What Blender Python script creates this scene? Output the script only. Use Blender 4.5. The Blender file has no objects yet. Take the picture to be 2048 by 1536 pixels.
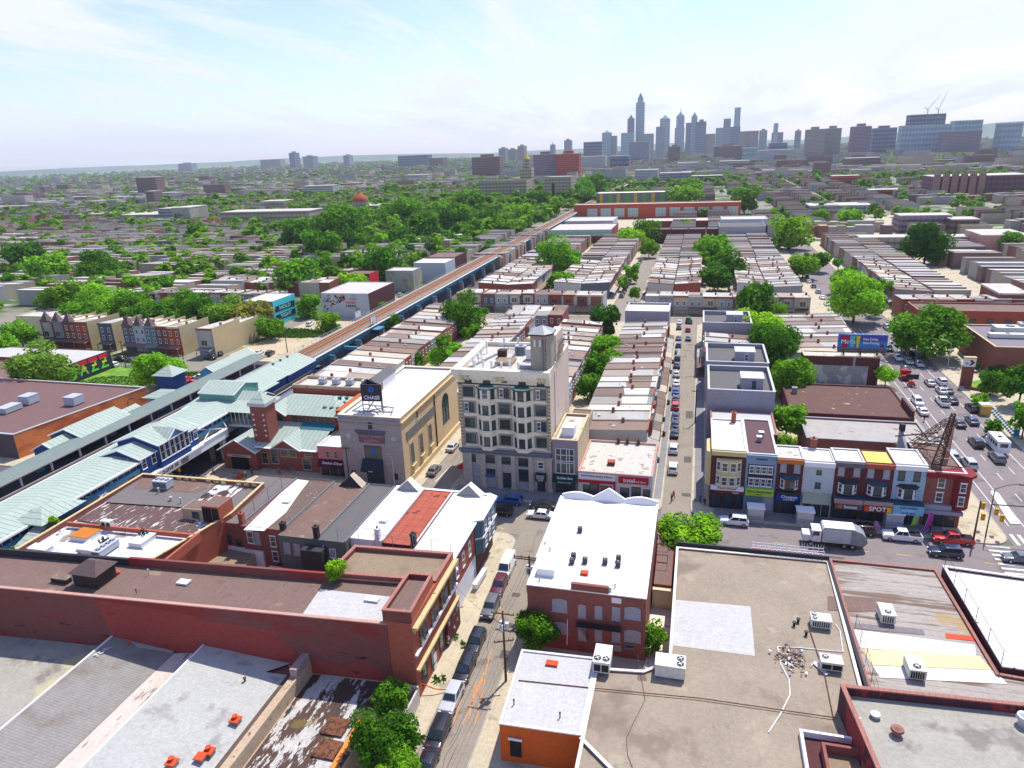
import bpy, bmesh, math, random
from mathutils import Vector, Matrix
import numpy as np
SC = bpy.context.scene
COL = SC.collection
rnd = random.Random(5)
# ------------------------------------------------------------ camera
F, CH = 1400.0, 62.0
RL, PT, PSI = 0.03998, 0.3224, 0.266
def _cam():
    fw = Vector((-math.sin(PSI)*math.cos(PT), math.cos(PSI)*math.cos(PT), -math.sin(PT)))
    r0 = Vector((math.cos(PSI), math.sin(PSI), 0)); u0 = r0.cross(fw)
    return r0*math.cos(RL)-u0*math.sin(RL), u0*math.cos(RL)+r0*math.sin(RL), fw
RT, UP, FW = _cam()
cd = bpy.data.cameras.new('camera'); cam = bpy.data.objects.new('camera', cd); COL.objects.link(cam)
cd.sensor_width = 36; cd.lens = F/2048*36; cd.clip_end = 60000; cd.clip_start = 1
M = Matrix((RT, UP, -FW)).transposed().to_4x4(); M.translation = (0, 0, CH); cam.matrix_world = M
SC.camera = cam
def ray(u, v): return RT*(u-1024)/F - UP*(v-768)/F + FW
def gp(u, v, z=0.0):          # where a sight line meets the level z
    d = ray(u, v); t = (z-CH)/d.z; return d.x*t, d.y*t
def wy(u, v, Y):              # ... meets the wall plane y = Y
    d = ray(u, v); t = Y/d.y; return d.x*t, CH+d.z*t
def wx(u, v, X):
    d = ray(u, v); t = X/d.x; return d.y*t, CH+d.z*t
# ------------------------------------------------------------ sky and sun
SUN_EL, SUN_AZ = math.radians(62), math.radians(22)     # azimuth from +Y towards +X
w = bpy.data.worlds.new('World'); SC.world = w; w.use_nodes = True
nt = w.node_tree; N = nt.nodes; L = nt.links; N.clear()
out = N.new('ShaderNodeOutputWorld'); bg = N.new('ShaderNodeBackground'); bg.inputs[1].default_value = 0.2
sky = N.new('ShaderNodeTexSky'); sky.sky_type = 'NISHITA'; sky.sun_disc = False
sky.sun_elevation = SUN_EL; sky.sun_rotation = SUN_AZ; sky.air_density = 1.0; sky.dust_density = 0.6; sky.ozone_density = 2.0
tc = N.new('ShaderNodeTexCoord'); sep = N.new('ShaderNodeSeparateXYZ'); L.new(tc.outputs['Generated'], sep.inputs[0])
def wm(op, a, b=None, cl=False):
    n = N.new('ShaderNodeMath'); n.operation = op; n.use_clamp = cl
    for i, s in enumerate((a, b)):
        if s is None: continue
        if isinstance(s, (int, float)): n.inputs[i].default_value = s
        else: L.new(s, n.inputs[i])
    return n.outputs[0]
zz = wm('ADD', wm('MAXIMUM', sep.outputs[2], 0.0), 0.10)
cx = wm('DIVIDE', sep.outputs[0], zz); cy = wm('DIVIDE', sep.outputs[1], zz)
cmb = N.new('ShaderNodeCombineXYZ'); L.new(cx, cmb.inputs[0]); L.new(cy, cmb.inputs[1])
mp = N.new('ShaderNodeMapping'); mp.inputs['Rotation'].default_value = (0, 0, math.radians(-10)); mp.inputs['Scale'].default_value = (1.15, 0.36, 1)
mp.inputs['Location'].default_value = (0.6, 0.25, 0)
L.new(cmb.outputs[0], mp.inputs[0])
nz = N.new('ShaderNodeTexNoise'); nz.inputs['Scale'].default_value = 1.0; nz.inputs['Detail'].default_value = 9; nz.inputs['Roughness'].default_value = 0.64
nz.inputs['Distortion'].default_value = 0.3
L.new(mp.outputs[0], nz.inputs['Vector'])
cr = N.new('ShaderNodeValToRGB'); cr.color_ramp.elements[0].position = 0.45; cr.color_ramp.elements[1].position = 0.60
cr.color_ramp.elements[0].color = (0.05, 0.05, 0.05, 1); cr.color_ramp.elements[1].color = (0.93, 0.93, 0.93, 1)
L.new(nz.outputs[0], cr.inputs[0])
mx = N.new('ShaderNodeMixRGB'); tn = N.new('ShaderNodeMixRGB'); tn.blend_type = 'MULTIPLY'; tn.inputs[0].default_value = 1; tn.inputs[2].default_value = (.72,.70,.93,1); L.new(sky.outputs[0], tn.inputs[1])
mr = N.new('ShaderNodeMapRange'); mr.inputs[1].default_value = .28; mr.inputs[2].default_value = .6; mr.inputs[3].default_value = 1; mr.inputs[4].default_value = .12; L.new(sep.outputs[2], mr.inputs[0])
L.new(wm('MULTIPLY', cr.outputs[0], mr.outputs[0]), mx.inputs[0]); L.new(tn.outputs[0], mx.inputs[1]); mx.inputs[2].default_value = (3.75, 3.86, 4.05, 1)
L.new(mx.outputs[0], bg.inputs[0]); L.new(bg.outputs[0], out.inputs[0])
sd = bpy.data.lights.new('sun', 'SUN'); sd.energy = 4.6; sd.angle = math.radians(0.5); sd.color = (1, 0.955, 0.89)
so = bpy.data.objects.new('sun', sd); COL.objects.link(so)
sdir = Vector((math.sin(SUN_AZ)*math.cos(SUN_EL), math.cos(SUN_AZ)*math.cos(SUN_EL), math.sin(SUN_EL)))
so.rotation_euler = sdir.to_track_quat('Z', 'Y').to_euler()
SC.view_settings.view_transform = 'Standard'; SC.view_settings.look = 'None'; SC.view_settings.exposure = 0.42; SC.view_settings.gamma = 1
SC.cycles.max_bounces = 5; SC.cycles.diffuse_bounces = 3; SC.cycles.glossy_bounces = 2; SC.cycles.transparent_max_bounces = 4
SC.cycles.volume_bounces = 0; SC.cycles.use_denoising = True; SC.cycles.transmission_bounces = 2
# ------------------------------------------------------------ tagging
def tag(o, label=None, cat=None, group=None, kind=None):
    if label: o['label'] = label
    if cat: o['category'] = cat
    if group: o['group'] = group
    if kind: o['kind'] = kind
    return o
def empty(name, loc, label=None, cat=None, group=None, rz=0):
    o = bpy.data.objects.new(name, None); COL.objects.link(o); o.location = loc; o.rotation_euler = (0, 0, rz)
    o.empty_display_size = 0.2
    return tag(o, label, cat, group)
def copy_tree(o, parent=None):
    c = o.copy(); COL.objects.link(c)
    if parent: c.parent = parent
    for ch in o.children: copy_tree(ch, c)
    return c
# ------------------------------------------------------------ materials
def lin(c):
    c /= 255.0
    return c/12.92 if c <= 0.04045 else ((c+0.055)/1.055)**2.4
def al(r, g, b, k=0.62): return tuple(min(0.86, lin(x)*k) for x in (r, g, b))
_mats = {}
def mat(name, col=None, rough=0.85, var=0.12, sc=0.5, st=(1, 1, 1), det=4, metal=0.0, objcol=False, stain=None, lines=None, spec=0.3, coat=0, emit=None, local=False, bump=0, sat=False, trans=0):
    """procedural surface: base colour (own or per object) x noise, stains {col, sc, at, st}, seams [(axis, period, width, mult)]"""
    if name in _mats: return _mats[name]
    m = bpy.data.materials.new(name); m.use_nodes = True; t = m.node_tree; n = t.nodes; l = t.links
    b = n['Principled BSDF']; b.inputs['Roughness'].default_value = rough; b.inputs['Metallic'].default_value = metal
    b.inputs['Specular IOR Level'].default_value = spec
    if coat: b.inputs['Coat Weight'].default_value = coat; b.inputs['Coat Roughness'].default_value = 0.1
    def mth(op, a, c=None, d=None, cl=False):
        k = n.new('ShaderNodeMath'); k.operation = op; k.use_clamp = cl
        for i, s in enumerate((a, c, d)):
            if s is None: continue
            if isinstance(s, (int, float)): k.inputs[i].default_value = s
            else: l.new(s, k.inputs[i])
        return k.outputs[0]
    if local: pos = n.new('ShaderNodeTexCoord').outputs['Object']
    else: pos = n.new('ShaderNodeNewGeometry').outputs['Position']
    def noise(scale, stretch, detail=4, rg=0.55):
        mpn = n.new('ShaderNodeMapping'); mpn.inputs['Scale'].default_value = stretch; l.new(pos, mpn.inputs[0])
        k = n.new('ShaderNodeTexNoise'); k.inputs['Scale'].default_value = scale; k.inputs['Detail'].default_value = detail; k.inputs['Roughness'].default_value = rg
        l.new(mpn.outputs[0], k.inputs['Vector']); return k.outputs[0]
    def mix(f, a, c, typ='MIX'):
        k = n.new('ShaderNodeMixRGB'); k.blend_type = typ
        for i, s in enumerate((f, a, c)):
            if isinstance(s, (int, float)): k.inputs[i].default_value = s
            elif isinstance(s, tuple): k.inputs[i].default_value = (*s[:3], 1)
            else: l.new(s, k.inputs[i])
        return k.outputs[0]
    if objcol: base = n.new('ShaderNodeObjectInfo').outputs['Color']
    else:
        rg = n.new('ShaderNodeRGB'); rg.outputs[0].default_value = (*col[:3], 1); base = rg.outputs[0]
    if var > 0:
        f = mth('MULTIPLY_ADD', noise(sc, st, det), 2*var*1.6, 1-var*1.6)
        k = n.new('ShaderNodeCombineXYZ'); [l.new(f, k.inputs[i]) for i in range(3)]
        base = mix(1.0, base, k.outputs[0], 'MULTIPLY')
        if var > .045:
            f = mth('MULTIPLY_ADD', noise(2.6, (1,1,1), 2, .8), .62, .69); k = n.new('ShaderNodeCombineXYZ'); [l.new(f, k.inputs[i]) for i in range(3)]; base = mix(1.0, base, k.outputs[0], 'MULTIPLY')
    for s in (stain or []):
        r = n.new('ShaderNodeMapRange'); r.inputs[1].default_value = s['at']; r.inputs[2].default_value = s['at']+s.get('w', 0.05)
        r.inputs[4].default_value = s.get('amt', 1.0)
        l.new(noise(s['sc'], s.get('st', (1, 1, 1)), s.get('det', 5), s.get('rg', 0.6)), r.inputs[0]); base = mix(r.outputs[0], base, s['col'])
    if lines:
        sp = n.new('ShaderNodeSeparateXYZ'); l.new(pos, sp.inputs[0])
        for ax, per, wd, mu in lines:
            q = mth('FRACT', mth('DIVIDE', sp.outputs[ax], per)); f = mth('LESS_THAN', q, wd/per)
            base = mix(f, base, mix(1.0, base, (mu, mu, mu), 'MULTIPLY'))
    l.new(base, b.inputs['Base Color'])
    if trans:
        pass
    if bump:
        bp = n.new('ShaderNodeBump'); bp.inputs['Strength'].default_value = bump; bp.inputs['Distance'].default_value = 0.1
        l.new(noise(sc*6, st, 3), bp.inputs['Height']); l.new(bp.outputs[0], b.inputs['Normal'])
    if emit: b.inputs['Emission Color'].default_value = (*emit, 1); b.inputs['Emission Strength'].default_value = 1
    _mats[name] = m
    return m
# ------------------------------------------------------------ mesh builder
class MB:
    def __init__(s): s.v = []; s.f = []; s.m = []
    def add(s, vs, fs, mi=0):
        o = len(s.v); s.v += [tuple(p) for p in vs]; s.f += [tuple(i+o for i in f) for f in fs]; s.m += [mi]*len(fs); return s
    def box(s, x0, y0, z0, x1, y1, z1, mi=0, top=None):
        vs = [(x0,y0,z0),(x1,y0,z0),(x1,y1,z0),(x0,y1,z0),(x0,y0,z1),(x1,y0,z1),(x1,y1,z1),(x0,y1,z1)]
        s.add(vs, [(3,2,1,0)], mi); s.add(vs, [(4,5,6,7)], mi if top is None else top)
        return s.add(vs, [(0,1,5,4),(1,2,6,5),(2,3,7,6),(3,0,4,7)], mi)
    def cbox(s, c, sz, mi=0, top=None):
        return s.box(c[0]-sz[0]/2, c[1]-sz[1]/2, c[2], c[0]+sz[0]/2, c[1]+sz[1]/2, c[2]+sz[2], mi, top)
    def prism(s, poly, z0, z1, mi=0, top=None, cap=True):
        n = len(poly); vs = [(p[0],p[1],z0) for p in poly]+[(p[0],p[1],z1 if len(p) < 3 else p[2]) for p in poly]
        s.add(vs, [(i,(i+1)%n,n+(i+1)%n,n+i) for i in range(n)], mi)
        if cap: s.add(vs, [tuple(range(n,2*n)), tuple(range(n-1,-1,-1))], mi if top is None else top)
        return s
    def quad(s, a, b, c, d, mi=0): return s.add([a,b,c,d], [(0,1,2,3)], mi)
    def cyl(s, x, y, z0, z1, r, r1=None, n=10, mi=0, top=None):
        r1 = r if r1 is None else r1
        vs = [(x+r*math.cos(6.2832*i/n), y+r*math.sin(6.2832*i/n), z0) for i in range(n)]+[(x+r1*math.cos(6.2832*i/n), y+r1*math.sin(6.2832*i/n), z1) for i in range(n)]
        s.add(vs, [(i,(i+1)%n,n+(i+1)%n,n+i) for i in range(n)], mi)
        s.add(vs, [tuple(range(n,2*n)), tuple(range(n-1,-1,-1))], mi if top is None else top); return s
    def tube(s, p, q, r, r1=None, n=6, mi=0):
        p, q = Vector(p), Vector(q); d = (q-p)
        if d.length < 1e-6: return s
        d.normalize(); a = d.orthogonal().normalized(); b = d.cross(a); r1 = r if r1 is None else r1
        vs = [p+a*r*math.cos(6.2832*i/n)+b*r*math.sin(6.2832*i/n) for i in range(n)]+[q+a*r1*math.cos(6.2832*i/n)+b*r1*math.sin(6.2832*i/n) for i in range(n)]
        return s.add(vs, [(i,(i+1)%n,n+(i+1)%n,n+i) for i in range(n)]+[tuple(range(n,2*n)), tuple(range(n-1,-1,-1))], mi)
    def path(s, pts, r, n=5, mi=0):
        for a, b in zip(pts[:-1], pts[1:]): s.tube(a, b, r, None, n, mi)
        return s
    def bar(s, p, q, w, h, mi=0):      # rectangular bar between two points, h vertical
        p, q = Vector(p), Vector(q); d = (q-p).normalized(); a = d.cross(Vector((0,0,1)))
        a = (a.normalized() if a.length > 1e-4 else Vector((1,0,0)))*w/2; b = a.cross(d).normalized()*h/2
        vs = [p-a-b, p+a-b, p+a+b, p-a+b, q-a-b, q+a-b, q+a+b, q-a+b]
        return s.add(vs, [(0,1,2,3),(7,6,5,4),(1,0,4,5),(2,1,5,6),(3,2,6,7),(0,3,7,4)], mi)
    def mesh(s, name, mats, org=(0,0,0), smooth=False):
        me = bpy.data.meshes.new(name); ox, oy, oz = org
        me.from_pydata([(x-ox,y-oy,z-oz) for x,y,z in s.v], [], s.f)
        if not isinstance(mats, (list, tuple)): mats = [mats]
        for k in mats: me.materials.append(k)
        me.polygons.foreach_set('material_index', s.m)
        if smooth: me.polygons.foreach_set('use_smooth', [True]*len(s.f))
        me.update(); return me
    def build(s, name, mats, parent=None, smooth=False, abs_=True):
        """links ONE mesh object; with a parent, world coordinates are turned into the parent's"""
        org = (0,0,0)
        if parent is not None and abs_:
            p = parent; org = Vector((0,0,0))
            while p is not None: org = org + Vector(p.location); p = p.parent
        o = bpy.data.objects.new(name, s.mesh(name, mats, org, smooth)); COL.objects.link(o)
        if parent is not None: o.parent = parent
        return o
def struct(name, mb, mats, **k):
    o = mb.build(name, mats); o['kind'] = 'structure'; return o
def sheet(name, mb_rects, z, m):
    b = MB()
    for r in mb_rects:
        if len(r) == 4 and not isinstance(r[0], tuple): b.quad((r[0],r[2],z),(r[1],r[2],z),(r[1],r[3],z),(r[0],r[3],z))
        else: b.add([(p[0],p[1],z) for p in r], [tuple(range(len(r)))])
    return struct(name, b, m)
def local(parent, name, me, loc=(0,0,0), rz=0, col=None):
    o = bpy.data.objects.new(name, me); COL.objects.link(o); o.parent = parent; o.location = loc; o.rotation_euler = (0,0,rz)
    if col: o.color = (*col[:3], 1)
    return o
def inset(poly, d):
    n = len(poly); res = []
    for i in range(n):
        a, b, c = Vector(poly[i-1][:2]), Vector(poly[i][:2]), Vector(poly[(i+1)%n][:2])
        e1 = (b-a).normalized(); e2 = (c-b).normalized(); n1 = Vector((-e1.y,e1.x)); n2 = Vector((-e2.y,e2.x))
        k = n1+n2; k = k/(k.dot(n1)+1e-9) if k.length > 1e-6 else n1
        res.append(tuple(b+k*d))
    return res
# palette
M_GLASS = mat('window_glass', (0.03,0.045,0.055), rough=0.12, var=0.3, sc=0.6, spec=0.7)
M_DARK = mat('dark_void', (0.012,0.012,0.014), var=0, rough=0.9)
M_WHITE = mat('white_paint', al(235,235,238,.85), var=0.04)
M_GREENTRIM = mat('dark_green_trim', (0.03,0.07,0.06), var=0.05)
M_BOARD = mat('grey_board', al(172,172,182,.75), var=0.06, sc=2)
M_METAL = mat('galvanised_metal', al(205,208,210,.8), rough=0.5, var=0.06, metal=0.3, sc=2)
M_BLACK = mat('black_metal', (0.02,0.02,0.022), rough=0.5, var=0)
M_STEEL = mat('grey_steel', (0.25,0.26,0.27), rough=0.45, var=0.08, metal=0.4)
M_RUST = mat('rusty_steel', al(150,95,65,.5), var=0.3, sc=3, stain=[dict(col=(0.05,0.025,0.015), sc=2, at=.52)])
M_ORANGE = mat('orange_red_paint', al(225,85,45,.75), var=0.08)
M_WOOD = mat('pole_wood', al(120,95,80,.6), var=0.15, sc=3)
# ------------------------------------------------------------ windows (prototypes shared by size and style)
_wp = {}
FACE = {'S': 0.0, 'E': math.pi/2, 'N': math.pi, 'W': -math.pi/2}
def win_protos(w, h, style):
    key = (round(w,2), round(h,2), style)
    if key in _wp: return _wp[key]
    fr, gl = MB(), MB(); t = 0.09 if style != 'thin' else 0.05
    fm = {'sash': M_WHITE, 'dark': M_GREENTRIM, 'board': M_WHITE, 'thin': M_STEEL, 'blank': M_BOARD, 'arch': M_WHITE, 'archboard': M_BOARD, 'shop': M_BLACK, 'tan': mat('tan_trim', al(200,190,165,.75), var=.05)}[style]
    if style in ('archboard',):
        n = 8; pts = [(-w/2,0),(w/2,0)]+[(w/2*math.cos(math.pi*i/n), h-w*.18+w*.18*math.sin(math.pi*i/n)) for i in range(n+1)]
        vs = [(p[0],-.05,p[1]) for p in pts]; fr.add(vs, [tuple(range(len(vs)))])
        fr.box(-w/2-.06,-.10,-.12,w/2+.06,0,0)
    else:
        fr.box(-w/2,-.07,0,-w/2+t,0,h); fr.box(w/2-t,-.07,0,w/2,0,h); fr.box(-w/2+t,-.07,h-t,w/2-t,0,h); fr.box(-w/2+t,-.07,0,w/2-t,0,t)
        fr.box(-w/2-.08,-.12,-.10,w/2+.08,0,-.003)
        if style in ('sash','arch','tan','dark'): fr.box(-w/2+t,-.06,h*.5-t*.4,w/2-t,-.002,h*.5+t*.4)
        if style in ('dark','shop') and w > 1.6: fr.box(-t*.5,-.062,t,t*.5,-.003,h-t)
        if style == 'sash': fr.box(-w/2-.08,-.10,h+.003,w/2+.08,0,h+.14)
    gl.quad((-w/2+t*.5,-.025,t*.5),(w/2-t*.5,-.025,t*.5),(w/2-t*.5,-.025,h-t*.5),(-w/2+t*.5,-.025,h-t*.5))
    gm = M_BOARD if style in ('board','blank') else M_GLASS
    _wp[key] = (fr.mesh('window', fm), None if style == 'archboard' else gl.mesh('pane', gm))
    return _wp[key]
def win(parent, x, y, z, w, h, face='S', style='sash', name='window', ang=None, pane='pane', label=None):
    """x, y, z: bottom centre on the wall, in world coordinates"""
    a, b = win_protos(w, h, style)
    p = parent; org = Vector((0,0,0))
    while p is not None: org = org+Vector(p.location); p = p.parent
    rz = FACE[face] if ang is None else ang
    o = local(parent, name, a, Vector((x,y,z))-org, rz)
    if b: local(o, pane, b)
    if label: o['label'] = label
    return o
_txt = {}
def text(parent, s, x, y, z, size, m, face='S', name='lettering', ang=None, depth=.02, width=None, bold=True):
    cu = bpy.data.curves.new('t', 'FONT'); cu.body = s; cu.size = size; cu.align_x = 'CENTER'; cu.align_y = 'CENTER'; cu.extrude = depth
    cu.resolution_u = 2
    if bold: cu.offset = size*0.018
    o = bpy.data.objects.new('t', cu); COL.objects.link(o); dg = bpy.context.evaluated_depsgraph_get(); dg.update()
    me = bpy.data.meshes.new_from_object(o.evaluated_get(dg)); bpy.data.objects.remove(o); bpy.data.curves.remove(cu)
    me.name = name; me.materials.clear(); me.materials.append(m)
    xs = [v.co.x for v in me.vertices] or [0, 1]; wd = max(xs)-min(xs); k = (width/wd) if width else 1.0
    me.transform(Matrix.Rotation(math.pi/2, 4, 'X') @ Matrix.Scale(k if width else 1, 4, Vector((1,0,0))))
    p = parent; org = Vector((0,0,0))
    while p is not None: org = org+Vector(p.location); p = p.parent
    return local(parent, name, me, Vector((x,y,z))-org, FACE[face] if ang is None else ang)
# ------------------------------------------------------------ general flat-roofed building
def block(name, label, cat, poly, h, wm, rm, par=0.5, th=0.3, cope=None, roof_name='roof', group=None, z0=0, wall_name='wall', slope=0, side=None):
    """poly counter-clockwise footprint (or x0,x1,y0,y1). wall ring with parapet, roof deck, coping. side: {edge index: material}"""
    if len(poly) == 4 and not isinstance(poly[0], tuple):
        x0, x1, y0, y1 = poly; poly = [(x0,y0),(x1,y0),(x1,y1),(x0,y1)]
    cx = sum(p[0] for p in poly)/len(poly); cy = sum(p[1] for p in poly)/len(poly)
    r = empty(name, (cx, cy, z0), label, cat, group)
    n = len(poly); ins = inset(poly, th); b = MB(); mats = [wm]
    for i in range(n):
        a, c = poly[i], poly[(i+1)%n]; mi = 0
        if side and i in side: mats.append(side[i]); mi = len(mats)-1
        b.quad((*a,z0),(*c,z0),(*c,h),(*a,h), mi)
        ai, ci = ins[i], ins[(i+1)%n]
        b.quad((*ci,h-par-.2),(*ai,h-par-.2),(*ai,h),(*ci,h), 0)
        b.quad((*a,h),(*c,h),(*ci,h),(*ai,h), 0)
    b.build(wall_name, mats, r)
    MB().add([(p[0],p[1],h-par) for p in ins], [tuple(range(n))]).build(roof_name, rm, r)
    if cope:
        k = MB(); o1 = inset(poly, -.06); i1 = inset(poly, th+.05)
        for i in range(n):
            j = (i+1)%n
            k.quad((*o1[i],h+.09),(*o1[j],h+.09),(*i1[j],h+.09),(*i1[i],h+.09)); k.quad((*o1[i],h-.05),(*o1[j],h-.05),(*o1[j],h+.09),(*o1[i],h+.09))
            k.quad((*i1[j],h-.05),(*i1[i],h-.05),(*i1[i],h+.09),(*i1[j],h+.09))
        k.build('coping', cope, r)
    return r
# ================================================================ SETTING
m_ground = mat('ground_earth', al(165,160,140,.55), var=0.25, sc=0.02, det=8, stain=[dict(col=(0.05,0.10,0.025), sc=0.012, at=.47, w=.04), dict(col=al(205,195,165,.55), sc=0.05, at=.58, w=.03)])
m_asph = mat('asphalt', al(160,148,144,.56), var=0.10, sc=0.35, det=8, st=(1,1,1), stain=[dict(col=al(138,128,125,.54), sc=0.16, at=.56, w=.06), dict(col=al(180,170,160,.55), sc=1.4, at=.68, w=.05, amt=.5)])
m_asph2 = mat('old_tan_asphalt', al(176,164,146,.55), var=0.12, sc=0.3, det=8, stain=[dict(col=al(150,138,128,.52), sc=0.22, at=.6, w=.06), dict(col=al(140,130,120,.5), sc=1.2, at=.66, w=.02, amt=.6)])
m_walk = mat('pale_concrete', al(222,208,176,.6), var=0.12, sc=0.3, det=7, lines=[(0,1.6,.05,.8),(1,1.6,.05,.8)], stain=[dict(col=al(180,168,140,.55), sc=0.35, at=.57, w=.06, amt=.7), dict(col=al(90,85,75,.5), sc=2.5, at=.72, w=.03, amt=.7)])
m_kerb = mat('kerb_stone', al(190,182,168,.6), var=0.1)
m_line = mat('road_paint', al(235,235,230,.72), var=0.12, sc=2, stain=[dict(col=al(160,155,150,.55), sc=3, at=.63)])
m_yel = mat('yellow_road_paint', al(240,195,60,.7), var=0.15, sc=2)
m_orp = mat('orange_utility_paint', al(245,150,70,.75), var=0.2, sc=3)
m_grass = mat('lawn_green', (0.10,0.24,0.015), var=0.3, sc=0.8, det=6, stain=[dict(col=(0.20,0.30,0.03), sc=0.3, at=.52, w=.1)])
b = MB(); S = 12000
for i in range(-3, 4):
    pass
b.quad((-S,-500,-.03),(S,-500,-.03),(S,S,-.03),(-S,S,-.03)); struct('ground', b, m_ground)
sheet('road', [(-97.5,50,101,112.4),(50,66,10,700),(66,300,101,112.4)], .004, m_asph)
sheet('street', [(-27.3,-21.3,10,101),(-97.5,-10,101,112.4),(-50.7,-44.6,112.4,255),(-4.4,.7,112.4,255),(-97,50,255,263),(66,300,255,263),(-33,-22,263,480),(-97,50,480,492),(-22,260,640,650)], .0085, m_asph2)
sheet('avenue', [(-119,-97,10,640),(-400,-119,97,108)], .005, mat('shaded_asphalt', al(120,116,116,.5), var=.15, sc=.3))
sheet('lot', [[(-152,196),(-124,165),(-121,262),(-150,245)]], .012, mat('sandy_lot', al(222,202,165,.6), var=.15, sc=.15, det=7, stain=[dict(col=(0.12,0.18,0.03), sc=.12, at=.6, w=.05)]))
# pavements: raised slabs with rounded corners
def slab(x0, x1, y0, y1, r=3.0, z=.13):
    pts = []
    for cx, cy, a0 in ((x1-r,y1-r,0),(x0+r,y1-r,90),(x0+r,y0+r,180),(x1-r,y0+r,270)):
        for k in range(6):
            a = math.radians(a0+18*k); pts.append((cx+r*math.cos(a), cy+r*math.sin(a)))
    return pts
bp, bk = MB(), MB()
for rct in [(-97.3,-27.4,12,101),(-21.2,50,12,101),(66,190,12,101),(-97.3,-50.7,109.8,255),(-44.5,-4.5,112.4,255),(.8,49.8,112.4,255),(65.8,190,112.4,255),
            (-97.3,-33,263,480),(-22,49.8,263,480),(65.8,190,263,480),(-97.3,49.8,492,640),(65.8,190,492,640),(-190,-119.5,12,97),(-190,-119.5,108,160)]:
    p = slab(*rct); bp.add([(x,y,.13) for x,y in p], [tuple(range(len(p)))])
    q = inset(p, -.18)
    for i in range(len(p)):
        j = (i+1)%len(p); bk.quad((*q[i],-.02),(*q[j],-.02),(*q[j],.134),(*q[i],.134)); bk.quad((*q[i],.134),(*q[j],.134),(*p[j],.134),(*p[i],.134))
struct('pavement', bp, m_walk); struct('kerb', bk, m_kerb)
# painted markings
bm = MB()
def ln(x0, y0, x1, y1, w, z=.016, b=bm):
    d = Vector((x1-x0,y1-y0)).normalized(); n = Vector((-d.y,d.x))*w/2
    b.quad((x0-n.x,y0-n.y,z),(x0+n.x,y0+n.y,z),(x1+n.x,y1+n.y,z),(x1-n.x,y1-n.y,z))
for x in (51.6, 53.9, 62.6): ln(x,119,x,254,.16)
for k in range(16):
    y = 120+k*8.6; ln(57.0,y,57.0,y+3,.14); ln(60.0,y+3,60.0,y+6,.14)
for k in range(14): ln(50.9+k*1.08,112.8,50.9+k*1.08,116.2,.5)
for k in range(12): ln(51.2+k*1.2,97.5,51.2+k*1.2,100.8,.5)
for k in range(9): ln(45.9,101.6+k*1.25,49.2,101.6+k*1.25,.5)
for k in range(4): ln(51.7,177+k*1.6,53.8,177.6+k*1.6,.4)
for x in (57.0,): ln(x,15,x,96,.14)
ln(-104,97.5,-104,100.5,.5); [ln(-117.5+k*1.4,108.6,-117.5+k*1.4,111.5,.5) for k in range(14)]
ln(-48.6,117.5,-48.0,125.5,.18)
struct('road_marking', bm, m_line)
by = MB(); 
for a in [(-33.3,103.2,-32.2,104.2),(-32.6,104.0,-31.6,102.6),(-31.9,102.7,-30.4,102.5)]: ln(*a, .22, .02, by)
for k in range(6): ln(14+k*6,106.4,16+k*6,106.4,.14,.02,by)
struct('yellow_marking', by, m_yel)
bo = MB()
for pts in [[(983,1296),(970,1350)],[(965,1358),(925,1450)],[(970,1360),(950,1450)],[(935,1352),(907,1448)],[(952,1362),(938,1438)],[(1002,1215),(996,1240)],[(968,1345),(945,1400)]]:
    (a,b_),(c,d) = gp(*pts[0]), gp(*pts[1]); ln(a,b_,c,d,.10,.02,bo)
struct('orange_marking', bo, m_orp)
bpch = MB(); rc_ = random.Random(5)
for k in range(46):
    x, y, d = rc_.choice([(rc_.uniform(-24.5,-21.6),rc_.uniform(40,98),1),(rc_.uniform(-40,48),rc_.uniform(102,111),0),(rc_.uniform(-3,0),rc_.uniform(118,250),1),(rc_.uniform(53,62),rc_.uniform(118,210),1),(rc_.uniform(-49,-46),rc_.uniform(118,150),1)])
    for i in range(rc_.randint(3,9)):
        l_ = rc_.uniform(.6,1.8); nx, ny = x+(rc_.uniform(-.25,.25) if d else l_), y+(l_ if d else rc_.uniform(-.25,.25)); ln(x,y,nx,ny,.07,.0132,bpch); x, y = nx, ny

for (x,y,w,h) in [(-24.3,84,1.2,1),(-23.5,77,1,1.1),(-22.6,71,1.3,1.6),(-24,93,2,1.2),(-1,135,1.5,3),(-1.2,160,1.6,5),(20,103,4,1),(-1,120,2,1.4)]: bpch.quad((x,y,.0125),(x+w,y,.0125),(x+w,y+h,.0125),(x,y+h,.0125))
struct('road_patch', bpch, mat('dark_patch', al(128,118,112,.45), var=.1))
# traffic island
bi = MB(); p = [(52.0,119.6),(53.6,119.8),(54.2,131),(53.4,132),(52.9,131)]; bi.prism(p,.0,.16); struct('traffic_island', bi, mat('white_concrete', al(235,235,225,.75), var=.05))
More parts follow.
